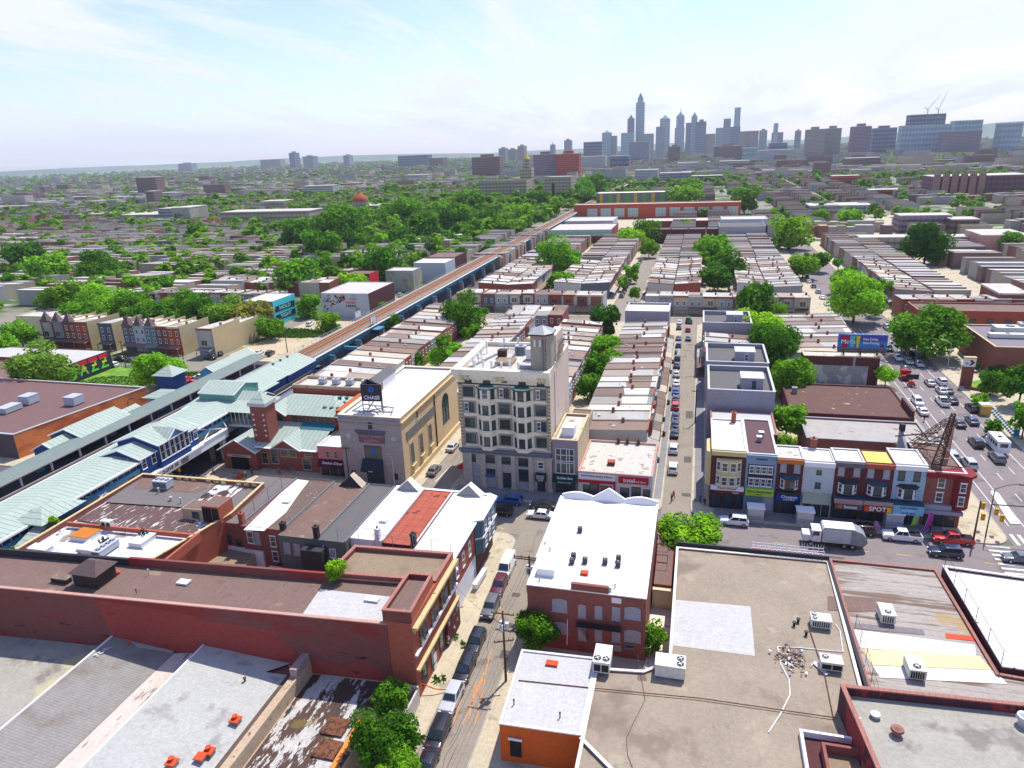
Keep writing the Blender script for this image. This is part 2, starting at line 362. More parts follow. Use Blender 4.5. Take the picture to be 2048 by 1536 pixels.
# lawns
sheet('pavement', [(-43.5,-6,113.2,117.1),(4.6,41,113.2,116.4),(-73,-54,110.6,113.9),(-6,-4.7,118,225),(1.2,3,118,225)], .1375, mat('grey_concrete', al(165,162,162,.55), var=.15, sc=.5, lines=[(0,1.5,.06,.8),(1,1.5,.06,.8)]))
sheet('lawn', [[(67.2,192),(77,190),(84,196),(84,207),(68,196)],[(71.5,150),(100,150),(100,185),(74,180)],[(-181,147),(-157,147),(-157,172),(-181,178)]], .145, m_grass)
def terrain_strip(name, cx, cy, rx, ry, n, hmax, m, seed, dens=1.0):
    """grassy weeds: many upright blades in tufts, one uncountable mass"""
    r = random.Random(seed); b = MB()
    for _ in range(n):
        a = r.random()*6.283; q = math.sqrt(r.random()); x = cx+rx*q*math.cos(a); y = cy+ry*q*math.sin(a); h = hmax*(.3+.7*r.random()); s = .25+.3*r.random()
        a = r.random()*3.14; dx, dy = s*math.cos(a), s*math.sin(a)
        b.add([(x-dx,y-dy,.02),(x+dx,y+dy,.02),(x+dx*.5+r.uniform(-.2,.2),y+dy*.5,h),(x-dx*.4,y-dy*.4+r.uniform(-.2,.2),h*.9)], [(0,1,2,3)])
    o = b.build(name, m); o['kind'] = 'stuff'; return o
m_weed = mat('weed_green', (0.13,0.26,0.02), var=.35, sc=1.2)
terrain_strip('grass', -147, 224, 17, 5, 3000, 1.5, m_weed, 3); terrain_strip('grass', -170, 160, 11, 9, 2200, .5, m_weed, 5)
terrain_strip('grass', -149, 170, 9, 6, 1600, .7, m_weed, 4)
terrain_strip('grass', -124.5, 175, 3, 12, 700, .9, m_weed, 8)
for k, (u, v, n) in enumerate([(905,1275,30),(878,1360,26),(893,1245,50),(912,1215,30),(832,1480,60),(930,1290,14)]):
    x, y = gp(u, v, .13); o = terrain_strip('grass', x, y, .8, .9, n, .55, m_weed, 20+k)
# distant hills: low ridges round the horizon
def hill(x0, x1, y, h, depth, seed):
    r = random.Random(seed); b = MB(); n = 40; top = []
    for i in range(n+1):
        t = i/n; hh = h*(math.sin(math.pi*t)**.5)*(.8+.2*math.sin(t*9+seed)+.08*r.random()); x = x0+(x1-x0)*t
        top.append((x,y,hh))
    vs = [(x,y-depth,-1) for x,_,_ in top]+top+[(x,y+depth,-1) for x,_,_ in top]; m = n+1
    b.add(vs, [(i,i+1,m+i+1,m+i) for i in range(n)]+[(m+i,m+i+1,2*m+i+1,2*m+i) for i in range(n)])
    struct('hills', b, mat('hill_woods', (0.06,0.11,0.05), var=.3, sc=.002, det=8))
hill(-12500,-2500,10500,85,900,1); hill(-3500,2200,10800,75,900,2); hill(900,7500,10000,150,900,4); hill(-11500,-7500,7500,70,800,6)
# ================================================================ ELEVATED RAILWAY
rw = empty('elevated_railway', (-111.3,160,0), 'long elevated railway with two brown track beds, blue girders and concrete piers', 'railway')
m_blue = mat('teal_blue_steel', al(90,165,190,.65), var=.15, sc=.6, stain=[dict(col=al(150,140,125,.5), sc=1.5, at=.64)])
m_deck = mat('grey_concrete_deck', al(176,158,138,.6), var=.2, sc=.5)
m_bed = mat('brown_track_bed', al(196,116,62,.62), var=.25, sc=1.5, st=(3,.2,1), lines=[(1,.75,.3,.7)])
X0, X1, Y0, Y1, Z = -115.4, -107.2, 30, 1500, 7.0
MB().box(X0,Y0,Z-.5,X1,Y1,Z).build('deck', m_deck, rw)
bd = MB(); bd.box(-114.0,Y0,Z+.004,-111.9,Y1,Z+.18); bd.box(-110.9,Y0,Z+.004,-108.8,Y1,Z+.18); bd.build('track_bed', m_bed, rw)
br = MB()
m_rail = mat('rusty_rail', al(120,75,50,.5), var=.1)
for x in (-113.7,-112.25,-110.6,-109.15): MB().box(x-.06,Y0,Z+.18,x+.06,Y1,Z+.34).build('rail', m_rail, rw)
for x in (-111.6,-108.5): MB().box(x-.06,Y0,Z+.2,x+.06,Y1,Z+.4).build('third_rail', mat('cream_cover', al(215,200,170,.6), var=.1), rw)
for x, nm in ((X0,'girder'),(X1,'girder')):
    g = MB(); g.box(x-.2,Y0,Z-2.0,x+.2,Y1,Z-.5); g.box(x-.35,Y0,Z-2.1,x+.35,Y1,Z-1.95)
    for k in range(0, 480, 3): g.box(x+(.2 if x == X1 else -.3),Y0+k,Z-1.94,x+(.3 if x == X1 else -.2),Y0+k+.15,Z-.5)
    g.build(nm, m_blue, rw)
for x in (X0+.15, X1-.15):
    g = MB(); y = 168
    while y < 700: g.tube((x,y,Z),(x,y,Z+1.15),.05,n=4); y += 2.5
    for h in (.6,1.15): g.tube((x,168,Z+h),(x,700,Z+h),.04,n=4)
    g.build('railing', M_METAL, rw)
wk = MB(); wk.box(X1,150,Z-.4,X1+1.0,Y1,Z-.28); wk.box(X0-1.0,190,Z-.4,X0,Y1,Z-.28); wk.build('walkway', mat('pale_walkway', al(225,220,210,.6), var=.1), rw)
m_pier = mat('pier_concrete', al(165,160,158,.6), var=.15, sc=.4, st=(1,1,.3))
y = 182; k = 0
while y < 760:
    for x in (-117.6,-105.2):
        g = MB(); g.prism([(x-.8,y-.8),(x+.8,y-.8),(x+.8,y+.8),(x-.8,y+.8)],0,4.6); g.box(x-.55,y-.5,4.6,x+.55,y+.5,5.1); g.build('pier', m_pier, rw)
    g = MB(); g.bar((-118.4,y,5.0),(-104.4,y,5.0),.5,1.1); g.tube((-117.6,y,4.9),(-116.2,y,4.9),.1); g.build('cross_beam', m_blue, rw)
    y += 17.5; k += 1
for y0, lab in ((214,'blue steel signal gantry with white boxes beside the elevated tracks'),):
    g = empty('signal_gantry', (-104.9,y0,Z-1), lab, 'signal gantry'); q = MB(); x = -105.2
    q.box(x-1.6,y0-2,Z-1.4,x+1.4,y0+2.8,Z-1.1)
    for dy in (-2,0,2.6): q.tube((x-1.5,y0+dy,Z-1.1),(x-1.5,y0+dy,Z+3),.09,n=4); q.tube((x+1.3,y0+dy,Z-1.1),(x+1.3,y0+dy,Z+1),.07,n=4)
    q.bar((x-1.5,y0-2,Z+3),(x-1.5,y0+2.6,Z+3),.15,.2); q.build('frame', m_blue, g)
    for dy in (-1.6,-.3,1.2): MB().box(x-1.8,y0+dy,Z+1.2,x-1.4,y0+dy+.9,Z+2.8).build('signal_box', M_WHITE, g)
g = empty('signal_gantry', (-116.4,222,Z), 'grey steel signal frame on the far edge of the tracks', 'signal gantry'); q = MB()
for dy in (-2,0,2): q.tube((-116.2,222+dy,Z-.4),(-116.2,222+dy,Z+2.6),.09,n=4)
q.bar((-116.2,220,Z+2.6),(-116.2,224,Z+2.6),.2,.3); q.build('frame', M_METAL, g)
for dy in (-1.8,-.5,.9): MB().box(-116.5,222+dy,Z+.8,-116.1,222.8+dy,Z+2.4).build('signal_box', M_WHITE, g)
g = empty('steel_portal', (-104,190,0), 'long blue steel beam carried across the pavement beside the tracks', 'beam'); MB().bar((-109,192,5.2),(-97.5,190.5,5.2),.7,1.0).build('beam', m_blue, g); MB().box(-98.4,190,0,-97.4,191,4.7).build('pier', m_pier, g)
# ================================================================ SMALL ROOF THINGS
m_hvac = mat('cream_casing', al(225,225,212,.78), var=.05, sc=2)
m_hv2 = mat('grey_casing', al(190,196,205,.72), var=.08, sc=2)
m_fan = mat('fan_black', (0.02,0.02,0.02), var=0)
def disc(b, x, y, z, r, mi=0, n=14):
    b.add([(x+r*math.cos(6.2832*i/n),y+r*math.sin(6.2832*i/n),z) for i in range(n)], [tuple(range(n))], mi)
def rtu(x, y, z, sx, sy, sz, fans, label, m=None, louv='S', rz=0, open_=False):
    r = empty('rooftop_air_conditioner', (x,y,z), label, 'air conditioner', 'air conditioning units on the roofs', 0)
    m = m or m_hvac
    b = MB(); b.box(x-sx/2,y-sy/2,z+.25,x+sx/2,y+sy/2,z+.25+sz); b.box(x-sx/2-.04,y-sy/2-.04,z+.25+sz+.003,x+sx/2+.04,y+sy/2+.04,z+.31+sz); b.build('casing', m, r)
    q = MB(); q.box(x-sx/2+.1,y-sy/2+.1,z+.003,x+sx/2-.1,y-sy/2+.3,z+.248); q.box(x-sx/2+.1,y+sy/2-.3,z+.003,x+sx/2-.1,y+sy/2-.1,z+.248); q.build('skid', M_STEEL, r)
    zt = z+.25+sz+.06
    for fx, fy, fr in fans:
        f = MB(); f.cyl(x+fx,y+fy,zt+.004,zt+.09,fr,n=16,mi=1,top=0); disc(f,x+fx,y+fy,zt+.095,fr*.84); 
        f.cyl(x+fx,y+fy,zt+.1,zt+.14,fr*.22,n=8,mi=2)
        for k in range(4):
            a = k*math.pi/2+.5; f.bar((x+fx+.2*fr*math.cos(a),y+fy+.2*fr*math.sin(a),zt+.12),(x+fx+fr*.8*math.cos(a),y+fy+fr*.8*math.sin(a),zt+.12),.09,.02,2)
        f.build('fan', [m_fan, m, M_METAL], r)
    if louv:
        l = MB()
        if louv == 'S':
            n = max(3, int(sx/.28)); y_ = y-sy/2
            for k in range(n): xx = x-sx/2+.15+k*(sx-.3)/n; l.box(xx,y_-.03,z+.4,xx+.14,y_-.002,z+.2+sz*.9)
        else:
            n = max(3, int(sx/.5)); y_ = y-sy/2
            l.box(x-sx/2+.12,y_-.03,z+.4,x-.06,y_-.002,z+.1+sz*.9); l.box(x+.06,y_-.03,z+.4,x+sx/2-.12,y_-.002,z+.1+sz*.9)
        l.build('louvre', m_fan, r)
    return r
def condenser(x, y, z, label, s=.75):
    r = empty('condenser_unit', (x,y,z), label, 'condenser', 'small condenser units on the white roof')
    b = MB(); b.box(x-s/2,y-s/2,z+.05,x+s/2,y+s/2,z+.78); b.build('casing', mat('dark_casing', al(95,95,98,.6), var=.1), r)
    f = MB(); f.cyl(x,y,z+.782,z+.86,s*.46,n=14,mi=1,top=0); f.cyl(x,y,z+.865,z+.9,s*.14,n=8,mi=1); f.build('fan', [m_fan, M_METAL], r)
    q = MB(); q.box(x-s*.4,y-s*.4,z+.003,x+s*.4,y+s*.4,z+.048); q.build('base', M_BLACK, r)
    return r
def vent(x, y, z, label, kind='pipe', h=.9, r=.13, m=None):
    o = empty('vent_pipe' if kind == 'pipe' else 'roof_vent', (x,y,z), label, 'roof vent', 'vents and stubs on the roofs'); m = m or M_METAL
    if kind == 'pipe':
        MB().cyl(x,y,z,z+h,r,n=8).build('pipe', m, o); MB().cyl(x,y,z+h+.003,z+h+.13,r*1.6,n=8).build('cap', m, o)
    elif kind == 'mush':
        MB().cyl(x,y,z,z+h*.6,r*.8,n=12).build('base', m, o); MB().cyl(x,y,z+h*.6,z+h*.82,r*1.25,r*1.1,n=14).build('hood', m, o); MB().cyl(x,y,z+h*.82,z+h,r*.8,r*.2,n=12).build('cap', m, o)
    elif kind == 'box':
        MB().box(x-r,y-r,z,x+r,y+r,z+h).build('curb', m, o); MB().box(x-r-.05,y-r-.05,z+h+.003,x+r+.05,y+r+.05,z+h+.08).build('lid', m, o)
    return o
def hatch(x, y, z, sx, sy, sz, label, m, lid=None, name='skylight_box'):
    o = empty(name, (x,y,z), label, 'skylight' if 'sky' in name else 'roof hatch', 'raised boxes on the roofs')
    MB().box(x-sx/2,y-sy/2,z,x+sx/2,y+sy/2,z+sz).build('curb', m, o)
    MB().box(x-sx/2-.06,y-sy/2-.06,z+sz+.003,x+sx/2+.06,y+sy/2+.06,z+sz+.09).build('lid', lid or m, o); return o
def chimney(x, y, z, h, s, label, m):
    o = empty('chimney', (x,y,z), label, 'chimney', 'brick chimneys standing on the roofs'); MB().box(x-s/2,y-s/2,z,x+s/2,y+s/2,z+h).build('stack', m, o)
    MB().box(x-s/2-.07,y-s/2-.07,z+h+.003,x+s/2+.07,y+s/2+.07,z+h+.15).build('cap', m, o); MB().cyl(x,y,z+h+.155,z+h+.45,s*.2,n=8).build('pot', M_RUST, o); return o
def fence(pts, h, label, m=None, name='fence', step=2.5, rails=(1.0,), r=.03, cat='fence'):
    o = empty(name, pts[0], label, cat); m = m or M_STEEL; b = MB(); q = MB()
    for a, c in zip(pts[:-1], pts[1:]):
        a, c = Vector(a), Vector(c); n = max(1, int((c-a).length/step))
        for k in range(n+1):
            p = a.lerp(c, k/n); MB().tube(p, p+Vector((0,0,h)), r*1.3, n=5).build('post', m, o)
        for f in rails: q.tube(a+Vector((0,0,h*f)), c+Vector((0,0,h*f)), r, n=4)
    q.build('rail', m, o); return o
# ================================================================ NEAR BUILDINGS (south side of the front street)
m_brick = mat('red_brick', al(164,100,88,.64), var=.14, sc=1.2, det=6, st=(1,1,4), lines=[(2,.30,.04,.8)], stain=[dict(col=al(124,76,72,.58), sc=.5, at=.56, w=.15, amt=.6)])
m_brickr = mat('orange_red_brick', al(190,104,80,.64), var=.12, sc=1.5, st=(1,1,4), lines=[(2,.30,.04,.85)])
m_brickd = mat('dark_brick', al(112,62,64,.6), var=.18, sc=1.2, st=(1,1,5), lines=[(2,.3,.05,.8)])
m_redwall = mat('old_red_painted_brick', al(146,88,82,.62), var=.14, sc=2.2, det=7, st=(.5,.5,5), lines=[(2,.22,.03,.8)],
    stain=[dict(col=al(165,66,60,.6), sc=.09, st=(1,1,2.2), at=.48, w=.10), dict(col=al(70,40,48,.5), sc=.35, st=(1,1,4), at=.66, w=.05)])
m_mem = mat('white_membrane', (0.62,0.60,0.55), var=.05, sc=.2, det=6, lines=[(0,2.0,.05,.94)], stain=[dict(col=(.5,.48,.44), sc=.4, at=.60, w=.08, amt=.6), dict(col=(.42,.38,.33), sc=1.6, at=.70, w=.04, amt=.5)])
m_memg = mat('grey_white_membrane', (0.43,0.42,0.395), var=.05, sc=.3, det=6, lines=[(1,.95,.04,.86)], stain=[dict(col=(.5,.5,.5), sc=.5, at=.6, w=.1, amt=.5)])
m_tan = mat('tan_gravel_roof', al(176,160,138,.62), var=.15, sc=.18, det=9, stain=[dict(col=al(140,122,105,.6), sc=.11, at=.56, w=.09, amt=.7), dict(col=al(200,185,160,.6), sc=.3, at=.62, w=.04, amt=.6), dict(col=al(120,105,95,.5), sc=3.0, at=.66, w=.04, amt=.6)])
m_tan2 = mat('brown_tan_roof', al(168,146,118,.6), var=.14, sc=.3, det=8, stain=[dict(col=al(135,112,90,.55), sc=.25, at=.55, w=.12, amt=.7), dict(col=al(190,180,70,.5), sc=.4, at=.70, w=.03)])
m_brown = mat('brown_felt_roof', al(142,116,104,.6), var=.10, sc=.4, det=8, lines=[(0,1.05,.05,.78)], stain=[dict(col=al(180,160,130,.6), sc=.25, at=.63, w=.05, amt=.6), dict(col=al(112,88,78,.5), sc=.8, at=.6, w=.1, amt=.6)])
m_brown2 = mat('brown_felt_roof_cross', al(140,112,98,.6), var=.12, sc=.5, det=8, lines=[(1,1.1,.05,.8)], stain=[dict(col=al(190,165,125,.6), sc=.7, at=.62, w=.04, amt=.7)])
m_gseam = mat('grey_seam_roof', al(132,124,120,.62), var=.07, sc=.4, lines=[(1,1.25,.06,.7)])
m_grey = mat('dark_grey_felt', al(118,114,112,.6), var=.08, sc=.4, det=8)
m_patch = mat('white_brown_peeling_roof', (0.42,0.40,0.36), var=.2, sc=.9, det=8, stain=[dict(col=al(105,80,70,.5), sc=.42, st=(1.1,.3,1), at=.465, w=.02, rg=.75), dict(col=(.03,.03,.035), sc=.5, st=(1.2,.35,1), at=.62, w=.03, rg=.7), dict(col=al(150,130,70,.5), sc=.2, at=.63, w=.04, amt=.7)])
m_patch2 = mat('black_white_flaking_roof', (0.6,0.58,0.55), var=.15, sc=1, det=8, stain=[dict(col=al(95,70,66,.5), sc=.8, st=(.7,.5,1), at=.49, w=.03, rg=.72)])
m_flake = mat('brown_flaking_roof', al(120,92,88,.55), var=.15, sc=1, det=8, stain=[dict(col=(.5,.47,.42), sc=.9, st=(2.2,.5,1), at=.57, w=.05, rg=.7)])
m_corr = mat('white_ribbed_roof', (0.56,0.57,0.56), var=.08, sc=.4, det=8, lines=[(0,1.0,.08,.75)], stain=[dict(col=al(150,125,95,.6), sc=.25, at=.57, w=.06, amt=.8), dict(col=al(110,85,75,.6), sc=.6, at=.63, w=.04)])
m_stripe = mat('weathered_striped_roof', al(190,180,168,.62), var=.1, sc=.4, st=(.15,1,1), det=8, lines=[(1,1.0,.1,.72)], stain=[dict(col=al(140,118,100,.6), sc=.7, st=(.10,1,1), at=.52, w=.06), dict(col=al(195,165,105,.6), sc=.13, at=.6, w=.05, amt=.8)])
m_cream = mat('cream_coping', al(228,205,150,.68), var=.1, sc=1, stain=[dict(col=al(150,110,80,.6), sc=1.2, at=.6)])
m_bcope = mat('brick_coping', al(190,130,115,.62), var=.12, sc=2, lines=[(0,.6,.08,.7)])
m_conc = mat('stained_concrete', al(190,185,170,.6), var=.12, sc=.3, det=8, stain=[dict(col=al(140,130,120,.55), sc=.25, at=.55, w=.1, amt=.7), dict(col=al(215,205,160,.6), sc=.12, at=.6, w=.04)])
m_stucco = mat('tan_stucco', al(205,180,150,.66), var=.12, sc=.8, stain=[dict(col=al(150,90,70,.6), sc=1.2, at=.63, w=.03)])
m_whitew = mat('white_render', al(222,222,226,.72), var=.06, sc=.6, st=(1,1,.3), stain=[dict(col=al(180,180,178,.6), sc=.8, at=.6, w=.1, amt=.6)])
# --- white roofed brick building -----------------------------------------------
x0, x1, y0, y1, h = -19.3, -4.3, 74.2, 98.7, 9.3
wb = block('commercial_building', 'white membrane roofed two storey red brick building with boarded rear windows', 'building', (x0,x1,y0,y1), h, m_brick, m_mem, par=.12, th=.25, cope=mat('white_edge', (.8,.8,.78), var=.02))
b = MB(); 
for (xa, xb, hp, pk) in [(x0,-14.3,.75,1.0),(-14.3,-9.4,.9,2.1),(-9.4,x1,.75,1.0)]:
    n = 8; pts = []
    for k in range(n+1):
        t = k/n; e = hp*.5+(pk-hp*.5)*(1-abs(2*t-1)) if pk > 1.5 else .45+.55*math.sin(math.pi*t)
        pts.append((xa+(xb-xa)*t, h+e))
    for (p, q) in zip(pts[:-1], pts[1:]):
        b.add([(p[0],y1-.5,h-.1),(q[0],y1-.5,h-.1),(q[0],y1-.2,q[1]),(p[0],y1-.2,p[1]),(p[0],y1+.35,h-.1),(q[0],y1+.35,h-.1),(q[0],y1+.35,q[1]-.1),(p[0],y1+.35,p[1]-.1)], [(0,1,2,3),(3,2,6,7),(5,4,7,6)])
b.build('parapet_gable', M_WHITE, wb)
MB().box(-13.6,74.15,h+.1,-8.9,74.6,h+1.0).build('raised_parapet', m_brick, wb)
MB().box(-11.4,74.6,h-.1,-8.6,78.2,h+.75).build('roof_step', m_mem, wb)
MB().box(x0-.3,80.5,h-.35,x0-.02,98.7,h+.1).build('cornice', M_WHITE, wb); MB().box(x0-.25,74.8,h-1.6,x0-.02,80.2,h-.5).build('beam', mat('cream_beam', al(230,190,120,.7), var=.1), wb)
for (u, v, w_, h_, st) in [(1119.5,1223,1.95,1.95,'archboard'),(1265,1238,2.0,1.8,'archboard'),(1122,1266,1.9,1.7,'archboard'),(1265,1283,2.05,1.75,'archboard'),(1164,1235,1.0,1.95,'archboard'),(1197,1237,.95,1.9,'archboard'),(1232,1240,1.05,1.9,'blank'),(1164,1279,1.0,2.0,'archboard'),(1197,1281,.95,1.9,'archboard'),(1232,1283,1.05,1.7,'blank'),(1235,1300,.9,.7,'blank'),(1259,1296,1.2,.5,'thin')]:
    X, Zz = wy(u, v, y0); win(wb, X, y0, Zz, w_, h_, 'S', st, name='boarded_window' if 'b' in st else 'basement_window')
X, Zz = wy(1233, 1206, y0); MB().box(X-.6,y0-.08,Zz,X+.6,y0-.003,Zz+.75).build('notice_board', M_WHITE, wb)
fe = MB(); xa, za = wy(1152, 1253, y0-.9); xb, _ = wy(1242, 1253, y0-.9)
fe.box(xa,y0-1.0,za,xb,y0-.005,za+.12)
for k in range(22): xx = xa+(xb-xa)*k/21; fe.tube((xx,y0-.98,za),(xx,y0-.98,za+1),.03,n=4)
for hh in (.5,1.0): fe.tube((xa,y0-.98,za+hh),(xb,y0-.98,za+hh),.035,n=4)
for k in range(6): fe.tube((xa+.2+k*.25,y0-.6,za-.3*k),(xa+.2+k*.25,y0-.1,za-.3*k),.04,n=4)
fe.tube((xa+.1,y0-.6,za),(xa+1.6,y0-.6,za-2.2),.04,n=4); fe.tube((xa+.1,y0-.1,za),(xa+1.6,y0-.1,za-2.2),.04,n=4)
fe.build('fire_escape', M_BLACK, wb)
MB().tube((-14.2,y0-.12,1),(-14.1,y0-.12,4.9),.07).build('drain_pipe', M_WHITE, wb)
hz = h-.11
for u, v, t in [(1160,1064,'condenser unit standing alone near the front of the white roof'),(1147,1117,'rear condenser of the left trio on the white roof'),(1144,1127,'front left condenser of the left trio on the white roof'),(1170,1126,'right condenser of the left trio on the white roof'),(1210,1128,'left condenser of the right trio on the white roof'),(1237,1122,'rear condenser of the right trio on the white roof'),(1236,1133,'front condenser of the right trio on the white roof')]:
    X, Y = gp(u, v, hz); condenser(X, Y, hz, t, .62)
X, Y = gp(1092, 1150, hz); hatch(X, Y+.9, hz, 2.3, 2.4, 1.0, 'white roof access box on the left edge of the white roof', mat('white_box', (.78,.78,.76), var=.03), name='roof_hatch')
X, Y = gp(1169, 1148, hz); hatch(X, Y, hz, .9, .7, .25, 'small orange hatch on the white roof', M_ORANGE, name='roof_hatch')
for u, v in [(1090,1090),(1100,1102),(1079,1162),(1230,1175)]: X, Y = gp(u, v, hz); vent(X, Y, hz, 'tiny pipe stub poking out of the white membrane roof', h=.4, r=.08, m=M_STEEL)
# annex to the right of it, and alley
block('shed', 'brown roofed lean-to in the gap right of the white roof building', 'shed', (-4.0,-1.6,86.0,100.2), 3.6, m_brick, m_brown, par=.05, th=.15)
st = empty('pipe_rack', (-3.4,92,3.6), 'rusty pipe racks on the brown lean-to roof', 'pipes'); q = MB()
for yy in (90,92,95,97.5): q.tube((-4.1,yy,4.6),(-2.3,yy,4.6),.06,n=4); q.tube((-4.1,yy,3.7),(-4.1,yy,6.2),.06,n=4); q.tube((-2.4,yy,3.7),(-2.4,yy,4.6),.05,n=4)
q.build('pipes', M_RUST, st)
sheet('passage', [(-4.2,-1.4,70,86)], .145, mat('bleached_concrete', al(250,238,210,.8), var=.1, sc=.6, stain=[dict(col=al(170,130,100,.6), sc=.9, at=.63)]))
MB().box(-4.1,85.2,.1,-1.4,85.9,3.2).build('retaining_wall', mat('cream_render', al(235,215,180,.7), var=.05))['label'] = 'low cream wall closing the bright passage behind the brick building'
o = bpy.data.objects['retaining_wall']; o['category'] = 'wall'
# --- big tan roof with orange wall ------------------------------------------------
big = block('flat_roof_building', 'large low building with a wide tan gravel roof and white patch', 'building', [(-9.3,50.5),(19.0,50.5),(19.8,94.2),(-1.2,93.9),(-1.2,68.9),(-4,66.6),(-9.3,66.0)], 5, m_brick, m_tan, par=.22, th=.25, cope=mat('white_flashing', al(235,228,215,.75), var=.1))
p = [gp(1345,1199,4.79), gp(1339,1290,4.79), gp(1510,1312,4.79), gp(1501,1213,4.79)]
MB().add([(x,y,4.80) for x,y in p], [(0,1,2,3)]).build('roof_patch', m_memg, big)
MB().add([(*gp(u,v,4.79),4.795) for u,v in [(1275,1350),(1275,1361),(1294,1362),(1292,1350)]], [(0,1,2,3)]).build('roof_patch', m_brown, big)
bar = MB(); bar.box(-1.2,94.3,.1,19.9,94.6,5.6); bar.build('front_parapet', mat('black_sheet_and_shade', (.03,.035,.04), var=.1), big); MB().box(19.62,67,4.0,19.98,94.2,5.25).build('side_parapet', _mats['black_sheet_and_shade'], big)  # side band is black to paint in the shaded gap between the roofs
lb = block('flat_roof_building', 'low building with pale grey ribbed roof and bright orange wall at the alley corner', 'building', [(-18.0,55.6),(-9.4,55.9),(-9.4,67.6),(-18.4,67.2)], 5, mat('orange_wall', al(214,98,36,.72), var=.12, sc=.6, stain=[dict(col=al(120,45,35,.5), sc=.25, st=(1,1,.5), at=.6, w=.12, amt=.8)]), m_memg, par=.08, th=.2, cope=mat('pale_edge', al(225,222,220,.75), var=.15, sc=3))
X, Zz = wy(1032, 1508, 55.6); MB().box(X-.6,55.52,Zz-.3,X+.6,55.597,Zz+1.9).build('doorway', M_DARK, lb); MB().box(X-.75,55.4,Zz+1.95,X+.75,55.59,Zz+2.15).build('lintel', M_WHITE, lb)
wl = empty('brick_wall', (-6,53,0), 'diagonal orange brick wall with white coping below the tan roof', 'wall')
q = MB(); q.prism([(-9.4,55.6),(-3.8,50.6),(-3.6,50.75),(-9.25,55.8)], 0, 4.99); q.build('wall', _mats['orange_wall'], wl)
q = MB(); q.bar((-9.4,55.55,5.1),(-3.7,50.5,5.1),.35,.12); q.build('coping', M_WHITE, wl)
rtu(-8.6,66.6,5,1.9,3.1,1.35,[(-.48,-.9,.42),(.5,-.9,.42)],'cream rooftop unit with twin fans at the edge of the ribbed white roof','S' and m_hvac,'2')
rtu(-1.0,67.1,4.8,3.3,2.1,1.5,[(1.1,.45,.4),(1.1,-.45,.4)],'large cream rooftop unit with two fans below the brick building',m_hvac,None)
rtu(16.6,79.3,4.8,2.3,1.6,1.0,[(-.75,.35,.3),(-.75,-.35,.3)],'cream rooftop unit with dark side nearest the parapet on the tan roof',m_hvac,'S')
rtu(16.6,71.7,4.8,2.3,1.5,1.0,[(-.6,.2,.36)],'open sided rooftop unit beside the debris pile on the tan roof',m_hvac,'2')
rtu(24.6,82.3,4.8,1.6,2.5,1.15,[(0,-.55,.38)],'beige rooftop unit on the weathered striped roof, the farther one',m_hvac,'S')
rtu(25.4,72.7,4.8,1.7,2.6,1.15,[(0,-.6,.4)],'beige rooftop unit on the striped roof near the brick parapet',m_hvac,'S')
hatch(*gp(1104,1329,4.92),4.92,1.3,.7,.2,'orange hatch on the ribbed white roof',M_ORANGE,name='roof_hatch')
for u, v in [(1028,1410),(1120,1436)]: X, Y = gp(u, v, 4.9); vent(X, Y, 4.92, 'thin black vent pipe on the ribbed white roof', h=.6, r=.07, m=M_BLACK)
for u, v in [(1596,1245),(1588,1252),(1612,1271)]: X, Y = gp(u, v, 4.8); vent(X, Y, 4.79, 'stubby black pipe vent on the tan roof', h=.5, r=.16, m=M_BLACK)
c = empty('conduit', (0,63,4.8), 'rusty pipe run crossing the tan roof', 'pipe'); q = MB()
q.path([(*gp(u,v,4.9),4.9+(.1)) for u,v in [(1037,1362),(1190,1378),(1400,1398),(1670,1437)]], .06); q.path([(*gp(u,v,4.9),4.92) for u,v in [(1620,1262),(1650,1352),(1667,1437)]], .05); q.build('pipe', M_RUST, c)
c = empty('hose', (12,68,4.8), 'white pipe curving across the tan roof', 'pipe'); q = MB()
q.path([(*gp(u,v,4.85),4.87) for u,v in [(1537,1465),(1560,1430),(1580,1390),(1578,1360),(1562,1330),(1555,1294)]], .07,mi=0); q.path([(*gp(u,v,4.85),4.87) for u,v in [(1555,1294),(1600,1296),(1660,1302),(1686,1304),(1680,1262),(1670,1248)]], .06); q.build('pipe', M_WHITE, c)
c = empty('black_cable', (-4,62,4.8), 'thin black cable snaking over the tan roof', 'cable'); q = MB()
q.path([(*gp(u,v,4.82),4.84) for u,v in [(1275,1310),(1283,1360),(1290,1400),(1270,1440),(1253,1475),(1255,1510),(1265,1536)]], .03,n=4); q.build('cable', M_BLACK, c)
dp = empty('debris_pile', (*gp(1585,1320,4.8),4.8), 'heap of wood scraps and litter on the tan roof', 'debris'); r_ = random.Random(2); q = MB()
for k in range(110):
    X, Y = gp(1585,1320,4.8); X += r_.gauss(0,.8); Y += r_.gauss(0,1.1); a = r_.random()*6; l_ = r_.uniform(.15,.6)
    q.bar((X,Y,4.85+r_.random()*.3),(X+l_*math.cos(a),Y+l_*math.sin(a),4.85+r_.random()*.35),r_.uniform(.06,.25),.06,r_.choice([0,0,1,2,3,4]))
q.build('scraps', [mat('scrap_wood', al(190,160,130,.6), var=.2), M_WHITE, M_RUST, M_BLACK, M_STEEL], dp)
MB().bar((*gp(1628,1325,4.9),4.95),(*gp(1655,1350,4.9),4.95),.5,.12).build('bent_sheet', M_METAL); tag(bpy.data.objects['bent_sheet'],'loose bent metal panel beside the debris pile','panel')
